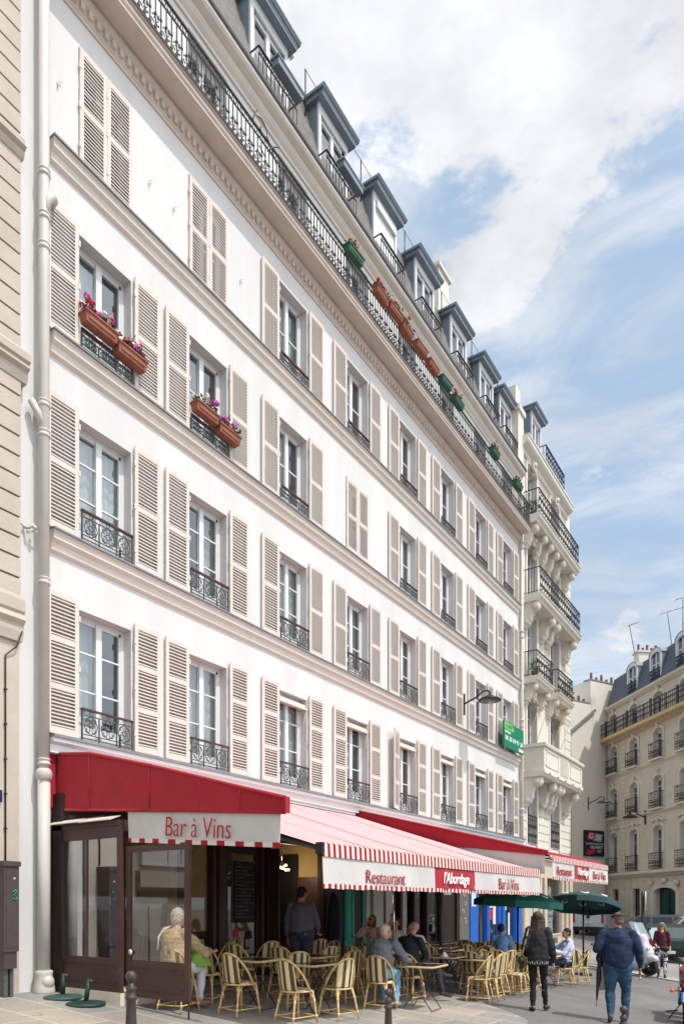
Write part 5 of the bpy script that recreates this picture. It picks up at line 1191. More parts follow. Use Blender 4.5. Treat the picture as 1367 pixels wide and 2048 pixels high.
# ================================================================ PARASOLS
def parasol(x,t,rc,zedge,zp,label,tilt,m,n=8,rot=0,pole_off=(0,0)):
    e=empty('parasol',(x,-t,G(x,t)),0,label,'parasol','green parasols at the end of the terrace'); g0=G(x,t)
    b=MB(); rings=[(0,zp),(.33,zp-.16*(zp-zedge)),(.66,zp-.5*(zp-zedge)),(1.,zedge)]
    vs=[(0,0,zp-g0)];fs=[]
    Mx=Matrix.Translation((0,0,zedge-g0))@Matrix.Rotation(tilt[0],4,'X')@Matrix.Rotation(tilt[1],4,'Y')@Matrix.Translation((0,0,-(zedge-g0)))
    for u,z in rings[1:]:
        for k in range(n*2):
            a=rot+math.pi*k/n; r_=rc*u*(1 if k%2==0 else .93); vs.append((r_*math.cos(a),r_*math.sin(a),z-g0-(0.0 if k%2==0 else -.02*u)))
    N2=n*2
    for k in range(N2): fs.append((0,1+k,1+(k+1)%N2))
    for i in range(2):
        for k in range(N2): fs.append((1+i*N2+k,1+(i+1)*N2+k,1+(i+1)*N2+(k+1)%N2,1+i*N2+(k+1)%N2))
    base=1+2*N2
    l=len(vs)
    for k in range(N2): v=vs[base+k]; vs.append((v[0],v[1],v[2]-.16))
    for k in range(N2): fs.append((base+k,l+k,l+(k+1)%N2,base+(k+1)%N2))
    vs=[tuple(Mx@Vector(v)) for v in vs]
    b.add(vs,fs); cn=b.build('canopy',M[m],e)
    md=cn.modifiers.new('s','SOLIDIFY'); md.thickness=.006
    b=MB(); b.tube([(0,0,0),(0,0,zp-g0)],.028,8); b.build('pole',M['black'],e)
    for k in range(n):
        a=rot+2*math.pi*k/n; r=MB(); p=Mx@Vector((rc*.98*math.cos(a),rc*.98*math.sin(a),zedge-g0-.02)); q=Mx@Vector((0,0,zp-g0-.04)); r.tube([q,(p+q)/2+Vector((0,0,.06)),p],.008,4); r.build('rib',M['black'],e)
    # white arched emblem on the canopy panels
    for k in range(N2):
        if k%2: continue
        a=rot+math.pi*(k+.5)/n*1.0
        c_=[]
        for q in range(7):
            u=.70+.10*math.sin(q/6*math.pi); aa=a+(q-3)*.045; zz=zp-.5*(zp-zedge)-(u-.66)/.34*.5*(zp-zedge); rad=rc*u*.965; c_.append(Mx@Vector((rad*math.cos(aa),rad*math.sin(aa),zz-g0+.012)))
        r=MB(); r.tube(c_,.024,4); r.build('emblem',M['whitet'],e)
    b=MB(); b.lathe([(.25,0),(.25,.05),(.05,.08)],(0,0,0),20); b.build('base',M['black'],e)
    return e
M['umbg']=mat('green_canvas',(.018,.17,.125),.75,.1,3); M['umbd']=mat('dark_green_canvas',(.022,.070,.072),.75,.1,3)
parasol(11.05,3.35,1.12,1.40,1.76,'bright green parasol with a white emblem, partly under the awning valance',(R(3),R(2)),'umbg',rot=.3)
parasol(14.75,4.0,1.08,1.36,1.68,'dark green parasol leaning to the right, behind the man in the cap',(R(0),R(13)),'umbd',rot=.1)
import numpy as np
# ================================================================ BISTRO CHAIRS AND TABLES
M['weave']=stripes('woven_stripes',(.115,.080,.045),(.80,.65,.36),.105,0,.45,.6,bump=60)
M['weavey']=stripes('woven_seat',(.13,.09,.05),(.80,.68,.42),.10,0,.42,.6,bump=60)
def make_chair():
    e=empty('bistro_chair',(0,0,0))
    b=MB(); n=20; z=.455
    def so_(a,r): c_,s_=math.cos(a),math.sin(a); return (r*1.0*c_*(1-.06*max(0,-s_)),r*.98*s_)
    vs=[(0,0,z+.012)]; 
    for rr_,zz in ((.10,z+.012),(.185,z+.010),(.205,z+.002),(.205,z-.025)):
        for k in range(n): x,y=so_(2*math.pi*k/n,rr_); vs.append((x,y,zz))
    fs=[(0,1+k,1+(k+1)%n) for k in range(n)]
    for i in range(3): fs+=[(1+i*n+k,1+(i+1)*n+k,1+(i+1)*n+(k+1)%n,1+i*n+(k+1)%n) for k in range(n)]
    fs.append(tuple(1+3*n+k for k in range(n)))
    b.add(vs,fs); b.build('seat',M['weavey'],e)
    b=MB(); b.tube([(*so_(2*math.pi*k/n,.21),z-.015) for k in range(n+1)],.013,6,False); b.build('seat_rim',M['caned'],e)
    def hoop(a,grow=0): # a 0..pi
        c_=math.cos(a); s_=max(0,math.sin(a)); return (( .215+grow)*(abs(c_)**.75)*(1 if c_>=0 else -1), .05-.28*s_**.7-.0*s_, .45+(.42+grow)*s_**.55)
    pts=[hoop(math.pi*k/22) for k in range(23)]
    b=MB(); b.tube(pts,.016,8); b.build('back_hoop',M['cane'],e)
    # woven back panel under the hoop
    b=MB(); nu,nv=16,6; grid=[]
    for i in range(nu+1):
        u=-1+2*i/nu; x=.165*u; yb=-.225+.075*u*u
        zt=.45+.42*(max(0,1-(abs(x)/.215)**(2/.75)))**(.275)-.012
        row=[]
        for j in range(nv+1):
            v=j/nv; zz=.47+(zt-.47)*v; yy=yb+.02*(1-v)-.035*v; row.append((x,yy,zz))
        grid.append(row)
    vs=[p for r_ in grid for p in r_]+[(p[0],p[1]-.010,p[2]) for r_ in grid for p in r_]; m_=(nu+1)*(nv+1); fs=[]
    for i in range(nu):
        for j in range(nv):
            q=[i*(nv+1)+j,(i+1)*(nv+1)+j,(i+1)*(nv+1)+j+1,i*(nv+1)+j+1]; fs.append(tuple(q)); fs.append(tuple(m_+k for k in q[::-1]))
    b.add(vs,fs,True); b.build('backrest',M['weave'],e)
    b=MB()
    for u in (-1,1): b.tube([(.168*u,-.145,.455),(.170*u,-.17,.62),(.160*u,-.185,.76)],.010,6)
    b.build('back_upright',M['cane'],e)
    L_=[((.155,.15),(.20,.20)),((-.155,.15),(-.20,.20)),((.15,-.145),(.20,-.235)),((-.15,-.145),(-.20,-.235))]
    for (x0,y0),(x1,y1) in L_:
        b=MB(); b.tube([(x0,y0,.44),((x0*2+x1)/3,(y0*2+y1)/3,.30),((x0+2*x1)/3,(y0+2*y1)/3,.15),(x1,y1,0)],[.015,.0165,.015,.014],7); b.build('leg',M['cane'],e)
        b=MB(); px,py=(x0*2+x1)/3,(y0*2+y1)/3; b.tube([(px,py,.275),(px,py,.325)],.0195,7); qx,qy=x0+(x1-x0)*.8,y0+(y1-y0)*.8; b.tube([(qx,qy,.075),(qx,qy,.115)],.0185,7); b.build('leg_binding',M['caned'],e)
    b=MB(); f=.78; Q=[(x0+(x1-x0)*f,y0+(y1-y0)*f,.10) for (x0,y0),(x1,y1) in L_]
    for i,j in ((0,1),(1,3),(3,2),(2,0)): b.tube([Q[i],Q[j]],.0095,6)
    for (x0,y0),(x1,y1) in L_:
        px,py=(x0*2+x1)/3,(y0*2+y1)/3; b.tube([(px,py,.30),(px*.72,py*.95,.42)],.008,5); b.tube([(px,py,.30),(px*.95,py*.6,.42)],.008,5)
    b.build('stretcher',M['cane'],e)
    return e
chair0=make_chair(); ck_=kids(chair0); used=[False]
def place_chair(s,t,rz,label,group='striped rattan bistro chairs on the terrace',tiltfix=True):
    if not used[0]: r_=chair0; used[0]=True
    else:
        r_=chair0.copy(); C.objects.link(r_)
        for c_ in ck_: d=c_.copy(); C.objects.link(d); d.parent=r_
    r_.location=(s,-t,G(s,t)+.004); r_.rotation_euler=(0,0,R(rz)); tag(r_,label,'chair',group); return r_
def make_table():
    e=empty('bistro_table',(0,0,0)); b=MB(); w_,d=.32,.32
    pr=[(-w_+.03,-d),(w_-.03,-d),(w_,-d+.03),(w_,d-.03),(w_-.03,d),(-w_+.03,d),(-w_,d-.03),(-w_,-d+.03)]
    b.profz(pr,.715,.735); b.build('tabletop',M['tabletop'],e)
    b=MB(); P=[(x*1.03,y*1.03,.722) for x,y in pr]; b.tube(P+[P[0]],.018,6,False); b.build('cane_edge',M['caned'],e)
    for sx in (-1,1):
        b=MB(); b.bar((sx*.2,-.26,0),(sx*.2,.26,.71),.022,.008); b.bar((sx*.2,.26,0),(sx*.2,-.26,.71),.022,.008); b.build('crossed_leg',M['iron'],e)
    b=MB(); b.tube([(-.2,-.26,.01),(.2,-.26,.01)],.008,5); b.tube([(-.2,.26,.01),(.2,.26,.01)],.008,5); b.tube([(-.2,0,.355),(.2,0,.355)],.008,5); b.build('tie_bar',M['iron'],e)
    return e
table0=make_table(); tk_=kids(table0); tu=[False]
def place_table(s,t,rz,label,group='cane edged bistro tables on the terrace'):
    if not tu[0]: r_=table0; tu[0]=True
    else:
        r_=table0.copy(); C.objects.link(r_)
        for c_ in tk_: d=c_.copy(); C.objects.link(d); d.parent=r_
    r_.location=(s,-t,G(s,t)+.004); r_.rotation_euler=(0,0,R(rz)); tag(r_,label,'table',group); return r_
for a in ((.93,3.02,-97,'front left rattan chair with its striped back to the camera, near the green bag'),
          (1.14,3.86,-102,'frontmost rattan chair, its back nearest the camera beside the second bollard'),
          (1.95,3.98,-12,'rattan chair facing the house on the right side of the front table'),
          (3.26,3.92,-82,'rattan chair under the man in the grey sweater'),
          (.42,2.34,-78,'rattan chair under the woman in the beige coat'),
          (4.53,3.76,-95,'rattan chair under the man with crossed dark trousers'),
          (1.25,2.05,-70,'rattan chair behind the hand of the woman in beige'),
          (2.15,3.05,-35,'rattan chair between the two front tables, seen from behind'),
          (2.75,2.35,-80,'rattan chair in front of the waiter, turned right'),
          (3.75,2.45,-15,'rattan chair facing the house, right of the waiter'),
          (5.05,3.45,-85,'rattan chair just right of the man with crossed legs'),
          (5.80,4.52,12,'pale rattan chair at the terrace edge, its back to the walking woman'),
          (6.25,4.55,5,'rattan chair close behind the pale one at the terrace edge'),
          (10.75,4.62,30,'rattan chair under the man in the blue and white shirt'),
          (11.6,4.75,25,'empty rattan chair behind the man in the blue and white shirt')):
    place_chair(*a)
for a in ((1.55,2.75,3,'cane edged table beside the front left chair'),(2.0,3.45,-4,'frontmost cane edged table between three chairs'),
          (3.15,2.65,0,'cane edged table in front of the waiter'),(3.95,4.30,4,'small cane edged table under the elbow of the man in grey'),
          (6.35,1.75,0,'table with a glass before the woman in the pink blouse'),(6.4,3.55,0,'table between the pale chair and the dark pole'),
          (10.0,4.35,0,'table before the man in the blue and white shirt')): place_table(*a)
rr=random.Random(11)
rows=[]
for i in range(9):
    s=5.9+i*.84
    for j,t in enumerate((1.2,1.95,2.7,3.4,4.1)):
        if j==4 and (i<1 or i>4): continue
        if abs(s-6.35)<.5 and j in (0,2,3): continue
        if i==0 and j==0: continue
        rows.append((s+rr.uniform(-.15,.15)+.25*(j%2),t+rr.uniform(-.1,.1)))
extra=[(7.0,4.35),(7.6,4.1),(8.3,4.45),(9.2,4.2),(6.9,3.9),(5.5,2.2),(5.2,1.2),(12.4,4.4),(13.1,3.7),(12.9,2.6),(8.2,4.15),(8.9,4.4),(7.6,4.6),(5.3,2.9),(3.3,1.5),(2.6,1.2),(3.45,3.15),(4.7,2.55),(4.85,1.75),(2.35,1.75)]
items=[(s,t,k%4==2) for k,(s,t) in enumerate(rows) if not (7.0<s<7.6 and t<1.7)]+[(s,t,False) for s,t in extra]
def pcol(s,t):
    a=R(34.1176); ds,dt=s-SC,t-TC; return (ds*math.sin(a)+dt*math.cos(a))/(ds*math.cos(a)-dt*math.sin(a))
ORD=['first','second','third','fourth','fifth','sixth','seventh','eighth','ninth','tenth','eleventh','twelfth','thirteenth','fourteenth','fifteenth']
BAND=[(1.6,'against the house wall'),(2.35,'in the second row from the house wall'),(3.05,'in the middle row of the crowded terrace'),(3.8,'in the fourth row from the house wall'),(9,'in the outermost row along the street')]
for istab in (False,True):
    for bi,(lim,bn) in enumerate(BAND):
        lo=BAND[bi-1][0] if bi else -9
        grp=sorted([i for i in items if i[2]==istab and lo<=i[1]<lim],key=lambda i:pcol(i[0],i[1]))
        for q,(s,t,_) in enumerate(grp):
            if istab: place_table(s,t,rr.uniform(-8,8),'%s cane edged table from the left %s'%(ORD[q],bn),'tables in the crowded back rows')
            else: place_chair(s,t,rr.choice((-88,88,-80,95,-15,170))+rr.uniform(-12,12),'%s free rattan chair from the left %s'%(ORD[q],bn),'chairs in the crowded back rows')
# indoor tables
def indoor_table(x,y,label):
    e=empty('dining_table',(x,y,-.45),0,label,'table'); b=MB(); b.box(-.35,.35,-.3,.3,.70,.74); b.build('tabletop',mat('wood_top',(.13,.045,.025),.35,.2,6) if 'wood_top' not in bpy.data.materials else bpy.data.materials['wood_top'],e); b=MB(); b.tube([(0,0,0),(0,0,.7)],.03,8); b.lathe([(.2,0),(.2,.02),(.04,.05)],(0,0,0),14); b.build('pedestal',M['iron'],e)
indoor_table(5.6,.55,'dark red wooden table just inside the open front, left of the waiter'); indoor_table(6.9,.6,'dark red wooden table inside the open front, right of the waiter')
# glasses, cups, napkins, cutlery on tables
M['wine']=glass('drinking_glass',.12,(.95,.97,.97),.01)
def wineglass(s,t,z,label,h=.17,r=.035,group=None):
    e=empty('wine_glass',(s,-t,z),0,label,'glass',group); b=MB(); b.lathe([(.032,0),(.030,.004),(.005,.01),(.004,h*.45),(.012,h*.5),(r,h*.68),(r*1.02,h*.8),(r*.85,h)],(0,0,0),12); b.build('bowl',M['wine'],e); return e
def tz(s,t): return G(s,t)+.742
wineglass(6.25,1.80,tz(6.35,1.75),'wine glass in front of the woman in the pink blouse',.19,.042)
gi=0
for s,t,wn_ in ((6.3,3.45,'left'),(6.5,3.6,'right'),(6.45,3.4,'middle')): wineglass(s,t,tz(6.4,3.55),wn_+' one of three wine glasses beyond the man in white',.18,.04,'wine glasses on the table beyond the man in white')
def napkin(s,t,z,label,group='folded napkins on the tables'):
    b=MB(); b.add([(-.07,-.05,0),(.07,-.05,0),(.07,.05,0),(-.07,.05,0),(-.03,0,.09),(.03,0,.09)],[(3,2,1,0),(0,1,5,4),(2,3,4,5),(1,2,5),(3,0,4)]); o=b.build('napkin',M['white']); o.location=(s,-t,z); o.rotation_euler=(0,0,s*3); tag(o,label,'napkin',group)
napkin(6.2,3.62,tz(6.4,3.55),'white folded napkin beside the wine glasses')
# hanging dark jackets near the open front
e=empty('hanging_jacket',(7.2,-.25,.1),0,'dark dotted jacket hanging on the front post right of the waiter','jacket'); b=MB(); b.lathe([(.10,0),(.20,.05),(.24,.45),(.22,.85),(.14,1.05),(.05,1.16)],(0,0,.35),12); o=b.build('cloth',mat('dark_navy_cloth',(.012,.014,.022),.9,.2,8),e); o.scale=(1,.5,1)
b=MB(); b.tube([(0,0,1.5),(0,.02,1.62),(0,.1,1.62)],.012,5); b.build('hook',M['irong'],e)

# ================================================================ PEOPLE
M['skin']=mat('skin',(.56,.33,.23),.55,.06,9,sss=.08); M['skin2']=mat('skin_ruddy',(.48,.24,.16),.55,.06,9,sss=.08); M['skind']=mat('skin_tan',(.34,.18,.11),.55,.06,9,sss=.05)
def cloth(name,col,var=.10,sc=6,bump=.35,bs=14,**k): return mat(name,col,.9,var,sc,bump,bs,**k)
def caps(b,p,q,r0,r1,n=10,sq=None):
    p=Vector(p);q=Vector(q); d=(q-p); L_=d.length
    if L_<1e-5: b.ball(p,r0,n); return
    d.normalize(); up=Vector((0,0,1)) if abs(d.z)<.9 else Vector((0,1,0)); x=d.cross(up).normalized(); y=d.cross(x)
    vs=[];fs=[]; rings=[]
    for a in (-80,-50,-20): rings.append((r0*math.sin(R(a)),r0*math.cos(R(a))))
    for u in (.33,.66): rings.append((L_*u,r0+(r1-r0)*u))
    for a in (20,50,80): rings.append((L_+r1*math.sin(R(a)),r1*math.cos(R(a))))
    for off,rad in rings:
        c_=p+d*off
        for k in range(n): a=2*math.pi*k/n; vs.append(c_+(x*math.cos(a)+y*math.sin(a))*rad)
    for i in range(len(rings)-1):
        for k in range(n): k2=(k+1)%n; fs.append((i*n+k,i*n+k2,(i+1)*n+k2,(i+1)*n+k))
    fs.append(tuple(range(n-1,-1,-1))); fs.append(tuple(range((len(rings)-1)*n,len(rings)*n))); b.add(vs,fs,True)
def ell(b,c_,r,Mx=None,n=14):
    bb=MB(); bb.ball((0,0,0),1,n); Mx=Mx or Matrix.Identity(3)
    b.add([Vector(c_)+Mx@Vector((v[0]*r[0],v[1]*r[1],v[2]*r[2])) for v in bb.v],bb.f,True)
PEND=[]
def skinmesh(b,name,m,parent,vox=.010,wr=0,ws=7,seed=0,smooth=2,cut=None):
    o=b.build(name,m,parent); md=o.modifiers.new('r','REMESH'); md.mode='VOXEL'; md.voxel_size=vox; md.use_smooth_shade=True
    sm=o.modifiers.new('s','SMOOTH'); sm.factor=.5; sm.iterations=smooth
    PEND.append((o,name,m,wr,ws,seed,cut)); return o
def bake_pending():
    import bmesh
    dg=bpy.context.evaluated_depsgraph_get(); dg.update(); out=[]
    for o,name,m,wr,ws,seed,cut in PEND: out.append(bpy.data.meshes.new_from_object(o.evaluated_get(dg)))
    for (o,name,m,wr,ws,seed,cut),me in zip(PEND,out):
        o.modifiers.clear(); o.data=me; me.name=name
        if not me.materials: me.materials.append(m)
        nv=len(me.vertices)
        if wr and nv:
            co=np.empty(nv*3); me.vertices.foreach_get('co',co); co=co.reshape(-1,3); no=np.empty(nv*3); me.vertices.foreach_get('normal',no); no=no.reshape(-1,3)
            q=co*ws; q[:,2]*=1.8; f=np.zeros(nv); rg=np.random.RandomState(int(abs(seed)*97)%9973)
            for k in range(9):
                w_=rg.normal(size=3)*(1+.45*k); f+=np.sin(q@w_+rg.rand()*6.3+1.3*np.sin(q@rg.normal(size=3)))/(1+.35*k)
            co+=no*(wr*.42*f)[:,None]; me.vertices.foreach_set('co',co.ravel())
        me.polygons.foreach_set('use_smooth',[True]*len(me.polygons)); me.update()
        if cut:
            hd,HM=cut; bm=bmesh.new(); bm.from_mesh(me); inv_=HM.inverted(); kill=[]
            for v in bm.verts:
                l_=inv_@(v.co-hd)
                if l_.y>.035 and l_.z<.062 and abs(l_.x)<.066: kill.append(v)
            bmesh.ops.delete(bm,geom=kill,context='VERTS'); bm.to_mesh(me); bm.free()
    PEND.clear()
def hand(b,w_,d,side,curl=.5,sz=1.):
    """palm plus four curled fingers and a thumb leaving the side of the palm; w_=wrist, d=pointing direction, side=thumb direction"""
    w_=Vector(w_);d=Vector(d).normalized();sd_=Vector(side); sd_=(sd_-d*sd_.dot(d)).normalized(); nn=d.cross(sd_)
    for k,u in enumerate((-.028,-.010,.010,.027)): caps(b,w_+sd_*u*.6*sz,w_+d*.085*sz+sd_*u*sz,.015*sz,.013*sz,7)
    for k,(u,l_) in enumerate(((-.028,.060),(-.010,.072),(.010,.076),(.028,.068))):
        p=w_+d*.088*sz+sd_*u*sz; a=curl*.5; q=p+(d*math.cos(a)+nn*math.sin(a))*l_*.5*sz; a2=curl*1.4; r_=q+(d*math.cos(a2)+nn*math.sin(a2))*l_*.5*sz
        caps(b,p,q,.0105*sz,.010*sz,6); caps(b,q,r_,.010*sz,.0085*sz,6)
    p=w_+d*.03*sz+sd_*.028*sz; q=p+(d*.6+sd_*.8).normalized()*.038*sz; caps(b,p,q,.014*sz,.012*sz,6); caps(b,q,q+(d*.95+sd_*.2+nn*.3).normalized()*.03*sz,.012*sz,.010*sz,6)
def V(*a): return Vector(a)
def person(loc,rz,scale,label,J,skin='skin',top=None,bottom=None,shoe=None,hair=None,sleeve=1.,leg=1.,extra=None,girth=1.,vox=.011,beard=False,topw=.010,skirtz=None,curl=(.5,.5),sex='m',collar=True,hairstyle='short',legr=1.,hem=None):
    e=empty('person',loc,rz,label,'person'); e.scale=(scale,)*3
    sh=.185 if sex=='m' else .165; g=girth
    hd=J['head']; hf=J['look'].normalized(); up=(J['head']-J['neck']).normalized(); rt=hf.cross(up).normalized(); up=rt.cross(hf).normalized()
    HM=Matrix((rt,hf,up)).transposed()   # local x right, y forward, z up
    def hp(x,y,z): return hd+HM@V(x,y,z)
    b=MB()
    ell(b,hp(0,-.008,.028),(.074,.092,.088),HM,18); ell(b,hp(0,.020,-.040),(.054,.066,.068),HM,16); caps(b,hp(0,.088,.012),hp(0,.106,-.022),.010,.015,7); ell(b,hp(0,.078,-.078),(.026,.020,.02),HM,10); ell(b,hp(0,.086,-.052),(.024,.012,.010),HM,10)
    for s_ in (-1,1): ell(b,hp(s_*.076,-.004,-.004),(.012,.020,.032),HM,8); ell(b,hp(s_*.038,.066,-.02),(.022,.022,.02),HM,8)
    ell(b,hp(0,.080,.028),(.050,.016,.012),HM,10)
    caps(b,hp(0,-.02,-.06),J['neck'],.052,.058,10); caps(b,J['neck'],J['chest'],.060,.10,10)
    caps(b,J['chest'],J['pelvis'],.12*g,.12*g,12)
    for s_ in (-1,1):
        k='l' if s_<0 else 'r'
        caps(b,J['neck']-V(0,0,.04),J['sh'+k],.05,.045); caps(b,J['sh'+k],J['el'+k],.048,.038); caps(b,J['el'+k],J['wr'+k],.040,.026)
        hand(b,J['wr'+k],J['hd'+k],J.get('th'+k,V(-s_,.3,0)),curl[0 if s_<0 else 1])
        caps(b,J['pelvis'],J['hp'+k],.10,.088*legr); caps(b,J['hp'+k],J['kn'+k],.080*legr,.055*legr); caps(b,J['kn'+k],J['an'+k]+(J['kn'+k]-J['an'+k])*.5,.052*legr,.052*legr); caps(b,J['an'+k]+(J['kn'+k]-J['an'+k])*.5,J['an'+k],.050*legr,.034)
        t_=J['to'+k]; caps(b,J['an'+k]-(J['kn'+k]-J['an'+k]).normalized()*.04,t_,.034,.028)
    body=skinmesh(b,'body',M[skin],e,vox)
    for s_ in (-1,1):
        b=MB(); ell(b,hp(s_*.030,.081,.006),(.011,.007,.006),HM,8); b.build('eye',M['eye'],e)
    b=MB(); caps(b,hp(-.02,.096,-.051),hp(.02,.096,-.051),.0035,.0035,6); b.build('mouth',M['lip'],e)
    if top:
        b=MB(); r_=topw
        pv_=J['pelvis']+V(0,0,.13 if hem else .02)
        caps(b,J['chest']+V(0,0,.02),pv_,.135*g+r_,.135*g+r_,14)
        ell(b,J['chest'],( (sh-.02)*1.02,.125*g+r_,.16),Matrix((rt_of(J),fw_of(J),V(0,0,1))).transposed(),16)
        mid=(J['chest']+J['pelvis'])/2; ell(b,mid,((sh-.035)*g+r_,.12*g+r_,.17),Matrix((rt_of(J),fw_of(J),V(0,0,1))).transposed(),14)
        ell(b,pv_,((sh-.02)*g+r_,.125*g+r_,.11),Matrix((rt_of(J),fw_of(J),V(0,0,1))).transposed(),14)
        if hem:
            zz,wx,wy=hem; n_=20; secs=[(zz,wx*.90,wy*.90),(zz+.05,wx*.97,wy*.97),(zz+.12,wx*1.06,wy*1.08),(zz+.30,wx*1.03,wy*1.06),(zz+.45,wx*1.0,wy)]; Rr,Ff=rt_of(J),fw_of(J)
            vs=[V(J['pelvis'].x,J['pelvis'].y,0)+Rr*(a_*math.cos(2*math.pi*k/n_))+Ff*(c_*math.sin(2*math.pi*k/n_))+V(0,0,z_) for z_,a_,c_ in secs for k in range(n_)]
            fs=[(i*n_+k,i*n_+(k+1)%n_,(i+1)*n_+(k+1)%n_,(i+1)*n_+k) for i in range(len(secs)-1) for k in range(n_)]+[tuple(range(n_-1,-1,-1)),tuple(range(4*n_,5*n_))]
            b.add(vs,fs)
        if collar: caps(b,J['neck']-V(0,0,.035),J['neck']-V(0,0,.01),.068,.062,12)
        for k in 'lr':
            caps(b,J['neck']-V(0,0,.05),J['sh'+k],.06,.058+r_*.5); caps(b,J['sh'+k],J['el'+k],.060+r_,.050+r_)
            if sleeve>=1: caps(b,J['el'+k],J['wr'+k],.050+r_,.036+r_*.7)
            elif sleeve>.5: caps(b,J['el'+k],J['el'+k].lerp(J['wr'+k],(sleeve-.5)*2),.050+r_,.046+r_)
        if sleeve<.5:
            pass
        skinmesh(b,'top',top,e,.013,.012,9,scale*7+loc[0])
    if bottom:
        b=MB()
        ell(b,J['pelvis'],((sh-.02)*g+.018,.125*g+.022,.15),Matrix((rt_of(J),fw_of(J),V(0,0,1))).transposed(),14)
        for k in 'lr':
            caps(b,J['pelvis'],J['hp'+k],.105*g+.022,.098*legr*g+.014); caps(b,J['hp'+k],J['kn'+k],.096*legr*g,.070*legr)
            a=J['kn'+k]; z_=J['an'+k]; en=a.lerp(z_,leg); caps(b,a,a.lerp(en,.5),.068*legr,.064*legr); caps(b,a.lerp(en,.5),en,.064*legr,.050*legr)
        skinmesh(b,'trousers',bottom,e,.012,.010,10,loc[0]*3)
    if shoe:
        for k in 'lr':
            b=MB(); an=J['an'+k]; t_=J['to'+k]; dn=(an-J['kn'+k]).normalized(); heel=an+dn*.045-(t_-an).normalized()*.03; 
            caps(b,heel,t_,.042,.036,10); caps(b,heel+(t_-heel)*.3,t_+(t_-heel)*.1,.044,.032,10)
            if shoe is not M.get('flats'): caps(b,an,heel+(t_-heel)*.35,.040,.040,8)
            skinmesh(b,'shoe',shoe,e,.010)
    if hair:
        b=MB()
        if hairstyle=='short': ell(b,hp(0,-.020,.042),(.083,.093,.088),HM,18); ell(b,hp(0,-.045,-.010),(.074,.062,.075),HM,14)
        elif hairstyle=='bob': ell(b,hp(0,-.018,.04),(.090,.10,.095),HM,18); ell(b,hp(0,-.055,-.05),(.095,.065,.12),HM,16); [caps(b,hp(s_*.075,.01,.02),hp(s_*.082,-.005,-.12),.028,.024) for s_ in (-1,1)]
        elif hairstyle=='long':
            ell(b,hp(0,-.015,.04),(.090,.102,.095),HM,18)
            for a_ in range(-4,5): caps(b,hp(a_*.022,-.06+abs(a_)*.012,.02),hp(a_*.030,-.075+abs(a_)*.010,-.20-.02*math.cos(a_*1.7)),.034,.020)
        elif hairstyle=='puff': ell(b,hp(0,-.025,.035),(.096,.105,.105),HM,18); ell(b,hp(0,-.05,-.02),(.085,.075,.09),HM,14)
        skinmesh(b,'hair',hair,e,.009,.005,30,3,1,(hd,HM))
    if extra: extra(e,J,hp,HM)
    return e
def fw_of(J): return V(J['fw'][0],J['fw'][1],0).normalized()
def rt_of(J): f=fw_of(J); return V(f.y,-f.x,0)
M['eye']=mat('eye_dark',(.02,.015,.012),.2); M['lip']=mat('lip',(.35,.10,.09),.5)
def stand(step=.0,sexw=.17):
    J=dict(pelvis=V(0,0,.95),chest=V(0,0,1.30),neck=V(0,.005,1.50),head=V(0,.02,1.635),look=V(0,1,-.02),fw=(0,1))
    for s_,k in ((-1,'l'),(1,'r')):
        J['sh'+k]=V(s_*sexw,0,1.43); J['el'+k]=V(s_*(sexw+.06),-.03,1.13); J['wr'+k]=V(s_*(sexw+.06),.04,.87); J['hd'+k]=V(0,.15,-1); J['th'+k]=V(-s_*.2,1,0)
        J['hp'+k]=V(s_*.09,0,.90); J['kn'+k]=V(s_*.10,.01,.50); J['an'+k]=V(s_*.10,-.02,.085); J['to'+k]=V(s_*.115,.15,.035)
    return J
def sit(lean=.0,sexw=.17,seat=.50):
    J=dict(pelvis=V(0,-.05,seat+.09),chest=V(0,-.08+lean*.5,seat+.40),neck=V(0,-.06+lean,seat+.60-lean*.25),head=V(0,-.02+lean*1.2,seat+.735-lean*.35),look=V(0,1,-.1),fw=(0,1))
    for s_,k in ((-1,'l'),(1,'r')):
        J['sh'+k]=V(s_*sexw,-.07+lean*.85,seat+.53-lean*.2); J['el'+k]=V(s_*(sexw+.06),.02+lean*.9,seat+.27); J['wr'+k]=V(s_*.12,.27+lean,seat+.25); J['hd'+k]=V(0,1,0); J['th'+k]=V(-s_,0,.3)
        J['hp'+k]=V(s_*.09,.0,seat+.06); J['kn'+k]=V(s_*.11,.40,seat+.03); J['an'+k]=V(s_*.11,.42,.085); J['to'+k]=V(s_*.12,.58,.035)
    return J
def P(s,t,dz=0): return (s,-t,G(s,t)+.004+dz)
# --- woman walking in black
J=stand(sexw=.155); J['kn'+'l']=V(-.08,.02,.50); J['anl']=V(-.09,-.10,.085); J['tol']=V(-.12,.06,.03); J['knr']=V(.11,.10,.51); J['anr']=V(.14,.12,.085); J['tor']=V(.20,.26,.03)
J['elr']=V(.24,-.02,1.12); J['wrr']=V(.27,.05,.88); J['ell']=V(-.22,-.05,1.14); J['wrl']=V(-.20,.12,.98); J['look']=V(.05,1,-.05)
M['flats']=mat('black_flats',(.012,.012,.012),.4)
def ex_w(e,J,hp,HM):
    b=MB()
    for i in range(14): 
        a=math.pi*(i/13)*1.05-.05; x0=.175*math.cos(a); y0=-.155*math.sin(a); 
        b.tube([(x0,y0-.012,.865+.02*(i%2)),(x0*.97+.01,y0-.014,.835)],.0035,4)
    b.build('lace_hem',M['white'],e)
    b=MB(); b.lathe([(.165,.0),(.175,.03),(.165,.12)],(0,0,.80),18); o=b.build('jacket_hem',J['m'],e); o.scale=(1.03,.86,1)
